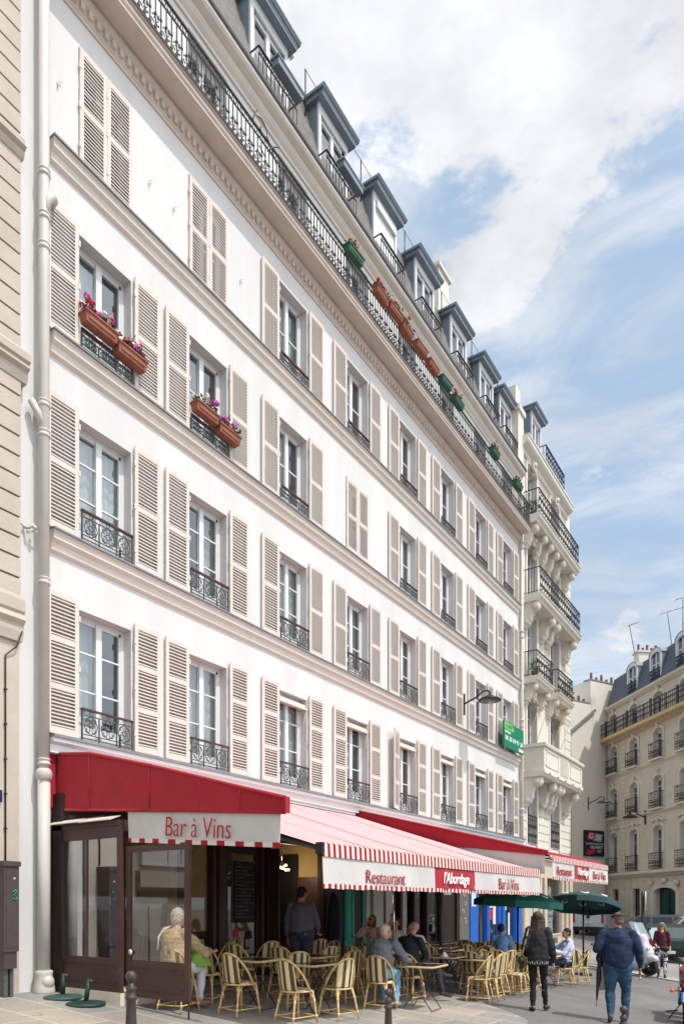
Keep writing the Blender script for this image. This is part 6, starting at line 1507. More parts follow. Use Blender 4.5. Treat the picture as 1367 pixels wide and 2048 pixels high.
person(P(5.83,5.62),R(-68),1.0,'woman in black jacket and leggings walking away, brown shoulder length hair',dict(J,m=cloth('black_leather',(.018,.018,.02),.2,5)),top=bpy.data.materials['black_leather'],bottom=cloth('black_leggings',(.010,.010,.012)),shoe=M['flats'],hair=mat('brown_hair',(.055,.028,.018),.5,.4,40,.6,60,stretch=(1,1,.15)),hairstyle='long',sex='f',leg=.93,legr=.88,extra=ex_w,topw=.014,hem=(.84,.175,.135))
# handbag
hb=empty('handbag',(5.83+.0,-5.62,G(5.83,5.62)),R(-68),'black and gold handbag on the left shoulder of the walking woman','handbag')
b=MB(); b.tube([(-.16,.08,1.46),(-.235,.02,1.25),(-.28,-.02,1.02),(-.29,0,.95)],.014,5); b.tube([(-.16,-.05,1.46),(-.22,-.10,1.22),(-.27,-.11,1.02),(-.29,-.08,.95)],.014,5); b.build('strap',mat('gold_strap',(.30,.24,.10),.35,.2,20),hb)
b=MB(); caps(b,(-.29,-.10,.90),(-.29,.10,.90),.07,.07); ell(b,(-.29,0,.84),(.07,.15,.12)); skinmesh(b,'bag_body',mat('bag_leather',(.02,.02,.018),.3),hb,.012)
b=MB(); ell(b,(-.315,-.02,.83),(.06,.11,.08)); skinmesh(b,'gold_pouch',mat('gold_leather',(.35,.28,.13),.35,.2,10),hb,.012)
# --- man in flat cap
J=stand(sexw=.215); J['knl']=V(-.11,.03,.50); J['anl']=V(-.13,-.20,.14); J['tol']=V(-.13,-.08,.03); J['knr']=V(.13,.06,.50); J['anr']=V(.13,.08,.085); J['tor']=V(.15,.24,.035)
J['elr']=V(.31,-.04,1.16); J['wrr']=V(.34,.02,.90); J['hdr']=V(-.05,.2,-1); J['ell']=V(-.32,-.06,1.18); J['wrl']=V(-.22,.16,1.10); J['hdl']=V(.3,1,-.1); J['look']=V(-.45,1,-.08); J['chest']=V(0,0,1.29)
M['denim']=cloth('blue_denim',(.018,.045,.085),.35,3,.4,12,col2=(.035,.10,.18)); M['navyj']=cloth('navy_jacket',(.012,.022,.055),.12,4,.4,9)
def ex_m(e,J,hp,HM):
    b=MB(); ell(b,hp(0,-.005,.075),(.094,.118,.042),HM,20); ell(b,hp(0,.085,.055),(.070,.055,.016),HM,14); skinmesh(b,'flat_cap',mat('cap_brown',(.055,.035,.028),.9,.2,30),e,.009)
    b=MB(); b.tube([hp(-.075,.0,.012),hp(-.072,.08,.012),hp(-.03,.10,.008)],.004,5); b.tube([hp(.075,.0,.012),hp(.072,.08,.012),hp(.03,.10,.008)],.004,5); b.build('glasses',M['black'],e)
    b=MB(); b.lathe([(.205,0),(.215,.02),(.205,.06)],(0,0,.90),22); o=b.build('jacket_rib',M['navyj'],e); o.scale=(1,.80,1)
person(P(5.92,6.95),R(-70),1.045,'man in navy bomber jacket, jeans and brown flat cap walking away',J,skin='skin2',top=M['navyj'],bottom=M['denim'],shoe=mat('grey_shoe',(.10,.09,.085),.6),hair=mat('grey_brown_hair',(.12,.09,.07),.7,.3,30),girth=1.28,extra=ex_m,topw=.020,legr=1.10,hem=(.88,.225,.185))
um=empty('umbrella',(5.92,-6.95,G(5.92,6.95)),R(-70),'folded black umbrella held by the man in the cap','umbrella'); b=MB(); b.tube([(-.23,.22,1.12),(-.25,.16,1.02),(-.285,.10,.80),(-.32,.02,.50),(-.335,-.02,.36)],[.02,.05,.045,.022,.010],9); b.build('folded_cloth',M['black'],um); b=MB(); b.tube([(-.335,-.02,.36),(-.345,-.045,.26)],.006,5); b.tube([(-.23,.22,1.12),(-.225,.24,1.2),(-.215,.26,1.21)],.012,6); b.build('shaft',M['irong'],um)
pb=empty('carrier_bag',(5.92,-6.95,G(5.92,6.95)),R(-70),'beige paper bag hanging beside the umbrella','bag'); b=MB(); b.add([(-.26,.10,.92),(-.16,.16,.92),(-.13,.24,.55),(-.27,.15,.52),(-.24,.06,.92),(-.14,.10,.92),(-.11,.14,.55),(-.25,.05,.52)],[(0,1,2,3),(7,6,5,4),(0,4,5,1),(1,5,6,2),(2,6,7,3),(3,7,4,0)]); b.build('bag_body',mat('kraft',(.50,.40,.33),.8,.1,5),pb)
sgl=empty('sunglasses',(5.92,-6.95,G(5.92,6.95)),R(-70),'pair of spectacles dangling from the right hand of the man in the cap','glasses'); b=MB(); b.tube([(.34,.07,.83),(.36,.05,.76),(.345,.04,.70)],.006,5); b.tube([(.35,.07,.83),(.375,.09,.78),(.38,.08,.72)],.006,5); b.ball((.362,.05,.745),.018,8,(1,.4,1)); b.build('frame',M['chrome'],sgl)
# --- far woman
J=stand(sexw=.155); J['elr']=V(.22,.02,1.15); J['wrr']=V(.17,.17,1.02); J['hdr']=V(-.6,.6,-.2); J['ell']=V(-.22,-.03,1.14); J['wrl']=V(-.24,.04,.88); J['anl']=V(-.09,.12,.085); J['tol']=V(-.10,.27,.03); J['look']=V(0,1,-.1)
def ex_f(e,J,hp,HM):
    b=MB(); ell(b,hp(0,-.01,.075),(.094,.105,.050),HM,18); caps(b,hp(-.07,.075,.055),hp(.07,.075,.055),.018,.018); skinmesh(b,'cap',mat('grey_cap',(.14,.14,.14),.9),e,.009)
    b=MB(); caps(b,hp(-.03,.094,.008),hp(.03,.094,.008),.016,.016); b.build('sunglasses',M['black'],e)
def mat_pattern():
    m=mat('black_white_print',(.5,.5,.5),.85); t=m.node_tree; l=t.links.new; v=t.nodes.new('ShaderNodeTexNoise'); v.inputs['Scale'].default_value=11; v.inputs['Detail'].default_value=3; v.inputs['Distortion'].default_value=1.2; tcn=t.nodes.new('ShaderNodeTexCoord'); l(tcn.outputs['Object'],v.inputs['Vector'])
    r=t.nodes.new('ShaderNodeValToRGB'); r.color_ramp.elements[0].position=.47; r.color_ramp.elements[1].position=.53; r.color_ramp.elements[0].color=(.05,.05,.06,1); r.color_ramp.elements[1].color=(.68,.66,.68,1); l(v.outputs[0],r.inputs[0]); l(r.outputs[0],t.nodes['Principled BSDF'].inputs['Base Color']); return m
person(P(17.0,5.76,.035),R(100),.96,'woman in burgundy top, patterned trousers and grey cap walking towards the camera',J,top=cloth('burgundy_top',(.07,.008,.022)),bottom=mat_pattern(),shoe=M['black'],hair=mat('blond_hair',(.32,.20,.09),.6,.3,30),hairstyle='long',sex='f',leg=.86,sleeve=.7,extra=ex_f,legr=1.05,collar=False)
# --- waiter
J=stand(sexw=.19); J['look']=V(.45,1,-.35); J['elr']=V(.27,.02,1.14); J['wrr']=V(.24,.20,.94); J['hdr']=V(.2,.9,-.3); J['head']=V(.01,.035,1.63)
person(P(4.0,1.75,.02),R(-66),1.07,'man in grey shirt standing at the open front with his back to the camera',J,skin='skin2',top=cloth('grey_shirt',(.13,.13,.155)),bottom=cloth('dark_jeans',(.035,.05,.08)),shoe=M['black'],hair=mat('dark_hair',(.015,.010,.008),.6,.3,30),girth=1.30,sleeve=.85,hem=(.87,.205,.18))
# --- old woman in beige, facing along the terrace
J=sit(.06,.15); J['look']=V(.1,1,-.15); J['wrr']=V(.10,.62,.74); J['elr']=V(.22,.32,.72); J['hdr']=V(0,1,-.1); J['ell']=V(-.22,.08,.76); J['wrl']=V(-.06,.26,.74); J['anr']=V(.10,.38,.085); J['tor']=V(.12,.54,.035)
def mat_beige():
    return cloth('beige_coat',(.36,.235,.11),.28,32,.4,14,col2=(.58,.45,.28))
def ex_o(e,J,hp,HM):
    b=MB(); pts=[hp(-.05,-.075,-.11),hp(-.13,-.12,-.16),V(-.155,-.17,.98),V(-.16,-.19,.80)]; b.tube(pts,.013,7); b.build('bag_strap',M['white'],e)
person(P(.38,2.34,.02),R(-80),1.05,'seated elderly woman in beige coat and white trousers behind the glass screen',J,top=mat_beige(),bottom=cloth('white_trousers',(.62,.62,.68),.05),shoe=mat('tan_sandal',(.30,.16,.14),.6),hair=mat('silver_hair',(.46,.43,.39),.75,.15,30,.3,50),hairstyle='puff',sex='f',leg=.90,extra=ex_o,girth=1.08,collar=False,topw=.02)
gb2=empty('green_handbag',(.38,-2.34,G(.38,2.34)),R(-80),'lime green handbag on the lap of the woman in beige','handbag'); b=MB(); b.add([(.10,.16,.62),(.26,.20,.62),(.26,.46,.60),(.12,.44,.60),(.14,.24,.90),(.20,.24,.90),(.21,.42,.86),(.15,.41,.86)],[(3,2,1,0),(4,5,6,7),(0,1,5,4),(1,2,6,5),(2,3,7,6),(3,0,4,7)]); b.build('bag_body',mat('lime_leather',(.22,.42,.07),.4,.15,8),gb2); b=MB(); b.tube([(.17,.26,.90),(.18,.30,.98),(.18,.36,.98),(.18,.40,.88)],.010,5); b.build('handle',bpy.data.materials['lime_leather'],gb2)
# --- man in grey sweater, leaning on the table
J=sit(.20,.20); J['look']=V(.45,1,-.15); J['elr']=V(.31,.28,.74); J['wrr']=V(.10,.46,.78); J['hdr']=V(-.8,.5,0); J['ell']=V(-.26,.18,.78); J['wrl']=V(-.08,.42,.79); J['hdl']=V(.8,.5,0); J['anr']=V(.16,.26,.085); J['tor']=V(.20,.42,.035)
person(P(3.28,3.90,.01),R(-82),1.05,'seated man in grey sweater and light jeans, white hair, back to the camera',J,skin='skin2',top=cloth('grey_sweater',(.14,.145,.165),.1),bottom=cloth('light_denim',(.18,.36,.52),.15),shoe=mat('trainer',(.25,.25,.27),.6),hair=mat('white_hair',(.62,.50,.38),.75,.1,30),girth=1.15,topw=.02)
# --- man with crossed dark trousers
J=sit(.06,.18); J['look']=V(-1,.25,-.1); J['knr']=V(.14,.50,.60); J['anr']=V(.36,.66,.36); J['tor']=V(.44,.80,.30); J['knl']=V(.0,.46,.54); J['anl']=V(.12,.62,.085); J['tol']=V(.16,.80,.035)
J['knr']=V(.16,.50,.56); J['anr']=V(.20,.62,.12); J['tor']=V(.24,.80,.035); J['knl']=V(-.02,.50,.62); J['anl']=V(.12,.78,.40); J['tol']=V(.18,.92,.36)
J['wrr']=V(.05,.30,.74); J['wrl']=V(-.10,.26,.76)
person(P(4.55,3.78,.01),R(-97),1.06,'seated man in dark clothes with crossed legs, turned to the man in grey',J,skin='skin2',top=cloth('navy_cardigan',(.015,.017,.025)),bottom=cloth('charcoal_trousers',(.035,.035,.04)),shoe=mat('dark_boot',(.035,.028,.024),.5),hair=None,girth=1.05)
# --- woman in pink blouse drinking
J=sit(.0,.155); J['look']=V(.25,1,.25); J['elr']=V(.26,.14,.92); J['wrr']=V(.09,.16,1.16); J['hdr']=V(-.35,-.05,1); J['thr']=V(0,-1,0)
def ex_p(e,J,hp,HM):
    b=MB(); caps(b,hp(-.032,.094,.008),hp(.032,.094,.008),.018,.018); b.build('sunglasses',M['black'],e)
person(P(7.15,1.35),R(112),1.04,'seated woman in pale pink blouse and sunglasses, raising a hand to her face',J,skin='skin2',top=cloth('pink_blouse',(.62,.42,.38)),bottom=cloth('dark_trousers',(.03,.03,.04)),shoe=M['black'],hair=mat('fair_brown_hair',(.20,.11,.05),.6,.3,30),hairstyle='bob',sex='f',sleeve=.8,extra=ex_p)
# --- man in white T-shirt resting his face on his hand
J=sit(.14,.18); J['look']=V(.2,1,-.2); J['elr']=V(.18,.32,.76); J['wrr']=V(.06,.24,1.02); J['hdr']=V(-.1,-.35,1); J['thr']=V(-1,0,0)
person(P(6.1,2.95),R(118),1.04,'seated young man in white shirt resting his face on his fist',J,skin='skind',top=cloth('white_shirt',(.70,.70,.74),.05),bottom=cloth('dark_trousers2',(.03,.03,.04)),shoe=M['black'],hair=bpy.data.materials['dark_hair'],sleeve=.3)
# --- person with a raised hand
J=sit(.0,.17); J['look']=V(.6,1,0); J['elr']=V(.24,.16,1.02); J['wrr']=V(.12,.20,1.30); J['hdr']=V(-.1,0,1); J['thr']=V(-1,0,0)
person(P(6.75,2.2),R(130),1.04,'seated person in pale shirt with a raised hand, half hidden behind the man in white',J,skin='skin2',top=cloth('pale_shirt',(.55,.50,.48),.05),bottom=cloth('dark_trousers3',(.03,.03,.04)),shoe=M['black'],hair=bpy.data.materials['brown_hair'],sleeve=.6)
# --- person in blue shirt behind the walking woman
J=sit(.05,.18)
person(P(9.9,3.35),R(-60),1.05,'seated person in light blue shirt, half hidden behind the walking woman',J,skin='skind',top=cloth('sky_blue_shirt',(.13,.26,.45)),bottom=cloth('dark_trousers4',(.03,.03,.04)),shoe=M['black'],hair=bpy.data.materials['dark_hair'])
# --- man in striped light shirt with blue shoes
J=sit(-.04,.19); J['look']=V(0,1,-.05); J['elr']=V(.26,.18,.80); J['wrr']=V(.12,.44,.82); J['ell']=V(-.24,.10,.78); J['wrl']=V(-.14,.40,.86); J['knr']=V(.05,.46,.60); J['anr']=V(-.02,.70,.42); J['tor']=V(-.03,.86,.40); J['knl']=V(-.09,.46,.54); J['anl']=V(-.09,.52,.085); J['tol']=V(-.09,.70,.035)
J['knl'],J['knr']=V(-.10,.46,.60),V(.08,.46,.54); J['anl']=V(.02,.60,.36); J['tol']=V(.06,.76,.32); J['anr']=V(.08,.50,.085); J['tor']=V(.08,.68,.035)
person(P(10.72,4.62),R(38),1.03,'seated man in pale blue and white shirt with bright blue shoes, facing left',J,skin='skin2',top=cloth('pale_lilac_shirt',(.52,.56,.74),.05),bottom=cloth('navy_trousers',(.018,.03,.07)),shoe=mat('blue_trainer',(.03,.28,.60),.5),hair=bpy.data.materials['dark_hair'])
# ================================================================ VEHICLES
M['tglass']=mat('tinted_glass',(.02,.025,.03),.08,.1,2,spec=.9); M['hub']=mat('wheel_hub',(.30,.30,.31),.3,.1,6,metal=.7)
M['lampred']=mat('tail_lamp',(.45,.008,.008),.15,.1,20); M['orangel']=mat('indicator_lens',(.75,.16,.01),.2); M['plate']=mat('number_plate_white',(.7,.7,.68),.4)
def loft(b,secs,smooth=False):
    n=len(secs[0]); vs=[p for s_ in secs for p in s_]; fs=[]
    for i in range(len(secs)-1):
        for k in range(n): k2=(k+1)%n; fs.append((i*n+k,i*n+k2,(i+1)*n+k2,(i+1)*n+k))
    fs.append(tuple(range(n-1,-1,-1))); fs.append(tuple(range((len(secs)-1)*n,len(secs)*n))); b.add(vs,fs,smooth)
def wheel(e,x,y,r,w_=.2):
    b=MB(); pr=[(r*.55,-w_/2),(r*.93,-w_/2),(r,-w_*.35),(r,w_*.35),(r*.93,w_/2),(r*.55,w_/2)]
    n=20; vs=[];fs=[]
    for rr_,xx in pr:
        for k in range(n): a=2*math.pi*k/n; vs.append((x+xx,y+rr_*math.cos(a),r+rr_*math.sin(a)))
    for i in range(len(pr)-1):
        for k in range(n): k2=(k+1)%n; fs.append((i*n+k,i*n+k2,(i+1)*n+k2,(i+1)*n+k))
    b.add(vs,fs,True); o=b.build('wheel',M['rubber'],e)
    b=MB(); b.M=Matrix.Translation((x,y,r))@Matrix.Rotation(R(90),4,'Y'); b.lathe([(r*.56,-w_*.42),(r*.5,-w_*.40),(.05,-w_*.30),(.05,w_*.30),(r*.5,w_*.40),(r*.56,w_*.42)],(0,0,0),16); b.build('rim',M['hub'],o)
def car(loc,rz,label,paint,Ls,prof,cabin,w_,wr,cat='car',rear=True,van=False,posters=False,panel=False):
    """prof: lower body outline (y,z); cabin: (y,z) outline of the glasshouse; front is +y"""
    e=empty('parked_car' if cat=='car' else 'parked_van',loc,rz,label,cat)
    b=MB(); h=w_/2
    def sec(pts,x,inset): cy=sum(p[0] for p in pts)/len(pts); cz=sum(p[1] for p in pts)/len(pts); return [(x,cy+(p[0]-cy)*(1-inset),cz+(p[1]-cz)*(1-inset*.6)) for p in pts]
    loft(b,[sec(prof,-h,.05),sec(prof,-h+.06,.0),sec(prof,h-.06,.0),sec(prof,h,.05)]); b.build('body',paint,e)
    zt=max(p[1] for p in cabin); z0=min(p[1] for p in cabin)
    b=MB(); ti=.13 if not van else .06
    loft(b,[[(s_*(h-.04-ti*max(0,(z-z0)/(zt-z0))),y,z) for y,z in cabin] for s_ in (-1,1)]); cb_=b.build('cabin',paint,e)
    # glazing, slightly proud of the cabin sides
    def side_glass(ya,yb,za,zb,cut0=0,cut1=0):
        for s_ in (-1,1):
            b=MB(); xz=lambda z:s_*(h-.04-ti*(z-z0)/(zt-z0)+.006)
            q=[(xz(za),ya,za),(xz(za),yb,za),(xz(zb),yb-cut1,zb),(xz(zb),ya+cut0,zb)]; q2=[(p[0]-s_*.012,p[1],p[2]) for p in q]
            b.add(q+q2,[(0,1,2,3),(7,6,5,4),(0,4,5,1),(1,5,6,2),(2,6,7,3),(3,7,4,0)]); b.build('side_window',M['tglass'],e)
    yr,yf=min(p[0] for p in cabin),max(p[0] for p in cabin)
    for w4 in Ls['side']: side_glass(*w4)
    if 'rear' in Ls:
        ya,za,yb,zb,inx=Ls['rear']; b=MB(); q=[(-h+inx,ya-.01,za),(h-inx,ya-.01,za),(h-inx-.08,yb-.01,zb),(-h+inx+.08,yb-.01,zb)]; b.add(q+[(p[0],p[1]+.012,p[2]-.003) for p in q],[(0,1,2,3),(7,6,5,4),(0,4,5,1),(1,5,6,2),(2,6,7,3),(3,7,4,0)]); b.build('rear_window',Ls.get('rg',M['tglass']),e)
    if 'front' in Ls:
        ya,za,yb,zb,inx=Ls['front']; b=MB(); q=[(-h+inx,ya+.01,za),(h-inx,ya+.01,za),(h-inx-.08,yb+.01,zb),(-h+inx+.08,yb+.01,zb)]; b.add(q+[(p[0],p[1]-.012,p[2]-.003) for p in q],[(0,1,2,3),(7,6,5,4),(0,4,5,1),(1,5,6,2),(2,6,7,3),(3,7,4,0)]); b.build('windscreen',M['tglass'],e)
    ym,yM=min(p[0] for p in prof),max(p[0] for p in prof)
    b=MB(); b.box(-h+.02,h-.02,ym-.05,ym+.10,.28,.52); b.build('rear_bumper',Ls.get('bump',M['black']),e)
    b=MB(); b.box(-h+.02,h-.02,yM-.10,yM+.05,.25,.5); b.build('front_bumper',Ls.get('bump',M['black']),e)
    lz=Ls['lamp']
    for s_ in (-1,1):
        b=MB(); b.box(*sorted((s_*(h-.05),s_*(h-.05-lz[2]))),ym-.025,ym+.05,lz[0],lz[1]); b.build('tail_lamp',M['lampred'],e)
        b=MB(); b.box(*sorted((s_*(h-.08),s_*(h-.38))),yM-.05,yM+.02,.62,.76); b.build('headlight',M['chrome'],e)
    b=MB(); b.box(-.26,.26,ym-.066 if 'pl' not in Ls else ym-.03,ym-.05 if 'pl' not in Ls else ym-.012,Ls.get('pl',.36),Ls.get('pl',.36)+.11); b.build('number_plate',M['plate'],e)
    for s_ in (-1,1):
        for y in (Ls['ax'][0],Ls['ax'][1]): wheel(e,s_*(h-.10),y,wr)
    return e
def W2(px,Z):  # world position of a picture column at a given depth (ground planning helper)
    X=(px-683.5)/1400*Z; a=R(34.1176); return (X*math.sin(a)+Z*math.cos(a)+SC, TC+X*math.cos(a)-Z*math.sin(a))
hatch=[(-2.05,.30),(-2.10,.55),(-2.08,.85),(-1.85,.98),(1.0,.95),(1.75,.80),(2.05,.60),(2.08,.30),(1.2,.22),(-1.2,.22)]
hc=[(-1.95,.92),(-1.45,1.38),(-1.1,1.43),(.2,1.45),(.5,1.40),(1.15,.92)]
s,t=28.0,4.2; s,t=W2(1327,28.8)
p_dk=mat('dark_green_paint',(.010,.030,.022),.25,.1,5,spec=.6)
car((s,-t,G(s,t)+.02),R(-77),'dark green car with a red tail lamp, parked behind the woman in burgundy',p_dk,dict(side=[(-1.35,-.25,.97,1.36,.15,0),(-.15,.95,.97,1.36,0,.42)],rear=(-1.93,.95,-1.50,1.34,.16),rg=M['glassf'],front=(1.10,.97,.52,1.38,.12),lamp=(.62,.84,.22),ax=(-1.25,1.3)),hatch,hc,1.72,.31)
s,t=W2(1300,36.5)
suv=[(-2.2,.35),(-2.22,.7),(-2.18,1.02),(1.1,1.02),(2.0,.88),(2.25,.62),(2.25,.35),(1.3,.28),(-1.3,.28)]; sc_=[(-2.12,1.0),(-1.9,1.60),(-1.6,1.66),(.3,1.66),(.6,1.60),(1.25,1.0)]
car((s,-t,G(s,t)),R(6),'grey estate car side on, with roof rails, below the tan building',mat('grey_car_paint',(.17,.17,.175),.25,.06,5,spec=.6),dict(side=[(-1.95,-1.15,1.06,1.55,.12,0),(-1.05,-.15,1.06,1.56,0,0),(-.05,1.0,1.06,1.56,0,.42)],rear=(-2.12,1.05,-1.95,1.52,.15),front=(1.2,1.05,.66,1.55,.12),lamp=(.75,1.0,.2),ax=(-1.35,1.4)),suv,sc_,1.8,.33)
s,t=W2(1408,31)
vp=[(-2.2,.35),(-2.24,1.1),(1.5,1.1),(2.1,.95),(2.3,.6),(2.3,.35),(1.3,.28),(-1.3,.28)]; vc=[(-2.2,1.08),(-2.1,1.78),(-1.9,1.86),(.5,1.88),(.9,1.80),(1.65,1.08)]
cv=car((s,-t,G(s,t)),R(14),'cream van cut by the right edge, with posters in its side window',mat('cream_car_paint',(.50,.47,.38),.3,.05,5,spec=.5),dict(side=[(-2.0,-.9,1.25,1.72,.05,0),(-.75,.25,1.22,1.72,0,0),(.35,1.42,1.18,1.72,0,.55)],rear=(-2.2,1.2,-2.12,1.7,.15),front=(1.62,1.12,.95,1.76,.12),lamp=(.8,1.1,.12),ax=(-1.4,1.4)),vp,vc,1.8,.33,'van',van=True)
for ya,yb in ((-1.8,-1.3),(-.65,-.1)):
    for s_ in (-1,1):
        b=MB(); b.box(*sorted((s_*.86,s_*.872)),ya,yb,1.30,1.66); b.build('window_poster',M['plate'],cv)
# white van seen from behind
s,t=W2(1190,45.5)
wv=[(-2.45,.35),(-2.5,1.25),(1.6,1.25),(2.3,1.05),(2.5,.6),(2.5,.35),(1.4,.3),(-1.4,.3)]; wc=[(-2.46,1.2),(-2.40,2.0),(-2.3,2.08),(.9,2.1),(1.2,2.0),(1.8,1.2)]
wvn=car((s,-t,G(s,t)+.05),R(-86),'white van parked far behind the dark parasol, rear doors to the camera',mat('white_van_paint',(.62,.64,.68),.3,.04,4,spec=.5),dict(side=[(.7,1.6,1.35,1.9,.0,.45)],front=(1.78,1.25,1.28,1.95,.12),lamp=(.75,1.55,.12),ax=(-1.6,1.6),pl=.72),wv,wc,1.92,.34,'van',van=True)
b=MB(); b.box(-.005,.005,-2.52,-2.5,.5,2.0); b.box(-.1,.1,-2.54,-2.5,1.05,1.18); b.build('door_handle',M['black'],wvn)
# ---------------------------------------------------------------- motorbike at the right edge
s,t=W2(1371,12.8)
mc=empty('motorcycle',(s,-t,G(s,t)),R(-81),'motorbike with orange indicator and red tail lamp, cut by the right edge','motorcycle')
def wheel2(e,y,r,w_):
    b=MB(); n=26; b.M=Matrix.Translation((0,y,r))@Matrix.Rotation(R(90),4,'Y'); 
    b.lathe([(r*.78,-w_/2),(r*.95,-w_/2),(r,-w_*.2),(r,w_*.2),(r*.95,w_/2),(r*.78,w_/2),(r*.76,0),(r*.78,-w_/2)],(0,0,0),26); o=b.build('wheel',M['rubber'],e)
    b=MB()
    for k in range(10): a=k*math.pi/5; b.tube([(0,y+.03*math.cos(a),r+.03*math.sin(a)),(0,y+r*.78*math.cos(a),r+r*.78*math.sin(a))],.006,4)
    b.tube([(-.06,y,r),(.06,y,r)],.035,8); b.build('rim',M['chrome'],o)
wheel2(mc,-.65,.31,.13); wheel2(mc,.72,.31,.10)
b=MB(); caps(b,(0,-.75,.80),(0,-.35,.78),.09,.11); caps(b,(0,-.35,.78),(0,.05,.76),.11,.10); skinmesh(b,'seat',M['black'],mc,.014)
M['moto']=mat('motorbike_red',(.25,.008,.012),.2,.1,6,spec=.6)
b=MB(); caps(b,(0,.10,.82),(0,.42,.86),.12,.11); skinmesh(b,'tank',M['moto'],mc,.014)
b=MB(); b.add([(-.09,-.98,.62),(.09,-.98,.62),(.10,-.70,.74),(-.10,-.70,.74),(-.08,-1.0,.80),(.08,-1.0,.80),(.10,-.70,.86),(-.10,-.70,.86)],[(3,2,1,0),(4,5,6,7),(0,1,5,4),(1,2,6,5),(2,3,7,6),(3,0,4,7)]); b.build('tail_fairing',M['black'],mc)
b=MB(); ell(b,(0,-1.01,.71),(.10,.04,.05)); b.build('tail_lamp',M['lampred'],mc)
b=MB(); b.box(-.105,.105,-1.045,-1.03,.44,.60); b.mat(1); b.box(-.105,-.07,-1.05,-1.045,.44,.60); b.build('number_plate',[M['plate'],M['blue']],mc)
fit_text('AB 75',.14,.06,M['black'],mc,(-.06,-1.047,.49),(1,0,0),(0,0,1)) if False else None
for s_ in (-1,1):
    b=MB(); b.tube([(s_*.05,-.97,.62),(s_*.20,-.99,.62)],.009,6); b.build('indicator_stalk',M['black'],mc); b=MB(); ell(b,(s_*.235,-1.0,.62),(.042,.034,.034)); b.build('indicator',M['orangel'],mc)
    b=MB(); b.tube([(s_*.12,-.62,.34),(s_*.12,-.70,.70)],.025,8); b.build('shock_absorber',M['chrome'],mc)
    b=MB(); b.tube([(s_*.05,.55,.95),(s_*.30,.45,1.02),(s_*.38,.38,1.0)],.014,6); b.tube([(s_*.28,.46,1.02),(s_*.34,.44,1.2)],.008,5); b.ball((s_*.36,.44,1.24),.06,10,(1.3,.25,.8)); b.build('handlebar',M['black'],mc)
    b=MB(); b.tube([(s_*.09,.72,.31),(s_*.09,.52,.95)],.026,8); b.build('fork',M['chrome'],mc)
b=MB(); b.tube([(.15,-1.0,.30),(.15,-.2,.28),(.10,.2,.35)],[.05,.045,.03],10); b.build('exhaust',M['chrome'],mc)
b=MB(); b.box(-.12,.12,-.15,.25,.28,.62); b.tube([(0,.5,.85),(0,-.2,.7),(0,-.8,.75)],.03,8); b.build('engine',M['irong'],mc)
b=MB(); b.tube([(-.10,-.15,.28),(-.30,-.30,.02)],.012,6); b.tube([(-.33,-.36,.17),(-.14,-.34,.20)],.014,6); b.build('side_stand',M['black'],mc)
# ---------------------------------------------------------------- scooters
def mat_cover():
    m=mat('scooter_panels',(.5,.5,.5),.25,spec=.6); t=m.node_tree; l=t.links.new; v=t.nodes.new('ShaderNodeTexNoise'); v.inputs['Scale'].default_value=7; v.inputs['Detail'].default_value=4; tcn=t.nodes.new('ShaderNodeTexCoord'); l(tcn.outputs['Object'],v.inputs['Vector'])
    r=t.nodes.new('ShaderNodeValToRGB'); r.color_ramp.elements[0].position=.40; r.color_ramp.elements[1].position=.58; r.color_ramp.elements[0].color=(.50,.50,.54,1); r.color_ramp.elements[1].color=(.66,.64,.68,1); x=r.color_ramp.elements.new(.47); x.color=(.58,.55,.60,1); l(v.outputs[0],r.inputs[0]); l(r.outputs[0],t.nodes['Principled BSDF'].inputs['Base Color']); return m
M['scoot']=mat_cover(); M['screen']=glass('windshield',.25,(.8,.9,.95),.05)
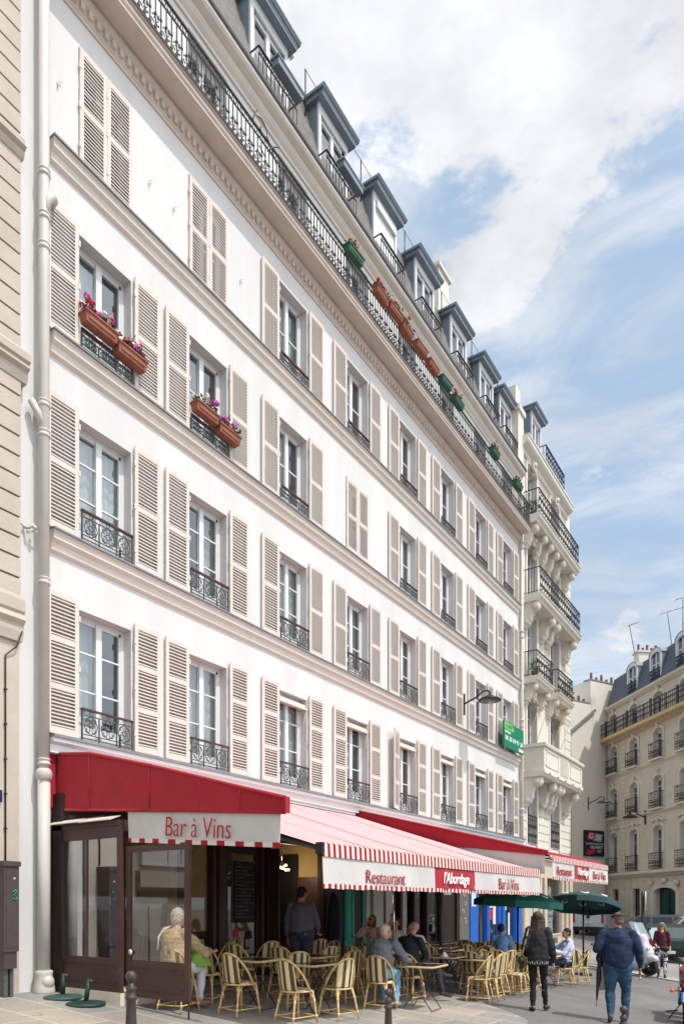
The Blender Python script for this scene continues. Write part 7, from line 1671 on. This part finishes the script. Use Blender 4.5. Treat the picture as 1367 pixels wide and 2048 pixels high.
def scooter(s,t,rz,label,paint,sc=1.):
    e=empty('scooter',(s,-t,G(s,t)+.028),rz,label,'scooter'); e.scale=(sc,)*3
    wheel2(e,-.62,.25,.14); wheel2(e,.66,.25,.12)
    b=MB(); caps(b,(0,-.85,.66),(0,-.30,.56),.15,.19); caps(b,(0,-.3,.55),(0,-.1,.40),.17,.15); skinmesh(b,'rear_body',paint,e,.018)
    b=MB(); caps(b,(0,-.80,.84),(0,-.15,.80),.13,.14); skinmesh(b,'seat',M['black'],e,.018)
    b=MB(); caps(b,(0,.45,.95),(0,.55,.45),.15,.17); ell(b,(0,.62,.60),(.19,.14,.22)); caps(b,(0,.42,.25),(0,-.1,.22),.12,.14); skinmesh(b,'front_shield',paint,e,.018)
    b=MB(); ell(b,(0,.68,.46),(.12,.26,.12)); skinmesh(b,'mudguard',paint,e,.018)
    b=MB(); b.add([(-.20,.52,.95),(.20,.52,.95),(.17,.30,1.38),(-.17,.30,1.38),(-.20,.50,.95),(.20,.50,.95),(.17,.28,1.38),(-.17,.28,1.38)],[(0,1,2,3),(7,6,5,4),(0,4,5,1),(1,5,6,2),(2,6,7,3),(3,7,4,0)]); b.build('windscreen',M['screen'],e)
    for s_ in (-1,1):
        b=MB(); b.tube([(0,.42,1.0),(s_*.33,.32,1.02)],.016,6); b.tube([(s_*.25,.36,1.03),(s_*.33,.36,1.18)],.008,5); b.ball((s_*.36,.36,1.22),.06,10,(1.2,.3,.8)); b.build('handlebar',M['black'],e)
        b=MB(); ell(b,(s_*.10,.73,.72),(.06,.03,.04)); b.build('headlight',M['chrome'],e)
    b=MB(); ell(b,(0,-1.0,.66),(.12,.04,.05)); b.build('tail_lamp',M['lampred'],e)
    b=MB(); b.box(-.15,.15,-1.0,-.70,.92,1.2); b.build('top_case',M['black'],e) if sc>1.05 else None
s,t=W2(1256,22.2); scooter(s,t,R(150),'pale scooter with a clear windscreen, parked right of the man in the cap',M['scoot'],1.18)
s,t=W2(1244,23.9); scooter(s,t,R(160),'second scooter parked behind the pale one, mostly hidden',mat('light_scooter',(.48,.52,.56),.3,.1,4),1.15)
s,t=W2(1292,25.2); scooter(s,t,R(140),'dark red scooter parked between the pale one and the woman in burgundy',M['moto'],1.0)
# ---------------------------------------------------------------- sign pole
s,t=W2(1284,25.5)
sp=empty('road_sign',(s,-t,G(s,t)),R(-79),'black pole with a round road sign seen edge on','road sign'); b=MB(); b.tube([(0,0,0),(0,0,2.7)],.055,8); b.build('pole',M['black'],sp)
b=MB(); b.M=Matrix.Translation((.10,0,2.35))@Matrix.Rotation(R(90),4,'Y'); b.lathe([(.33,-.015),(.36,-.015),(.36,.015),(.33,.015)],(0,0,0),24); b.build('sign_plate',M['white'],sp)

bake_pending()
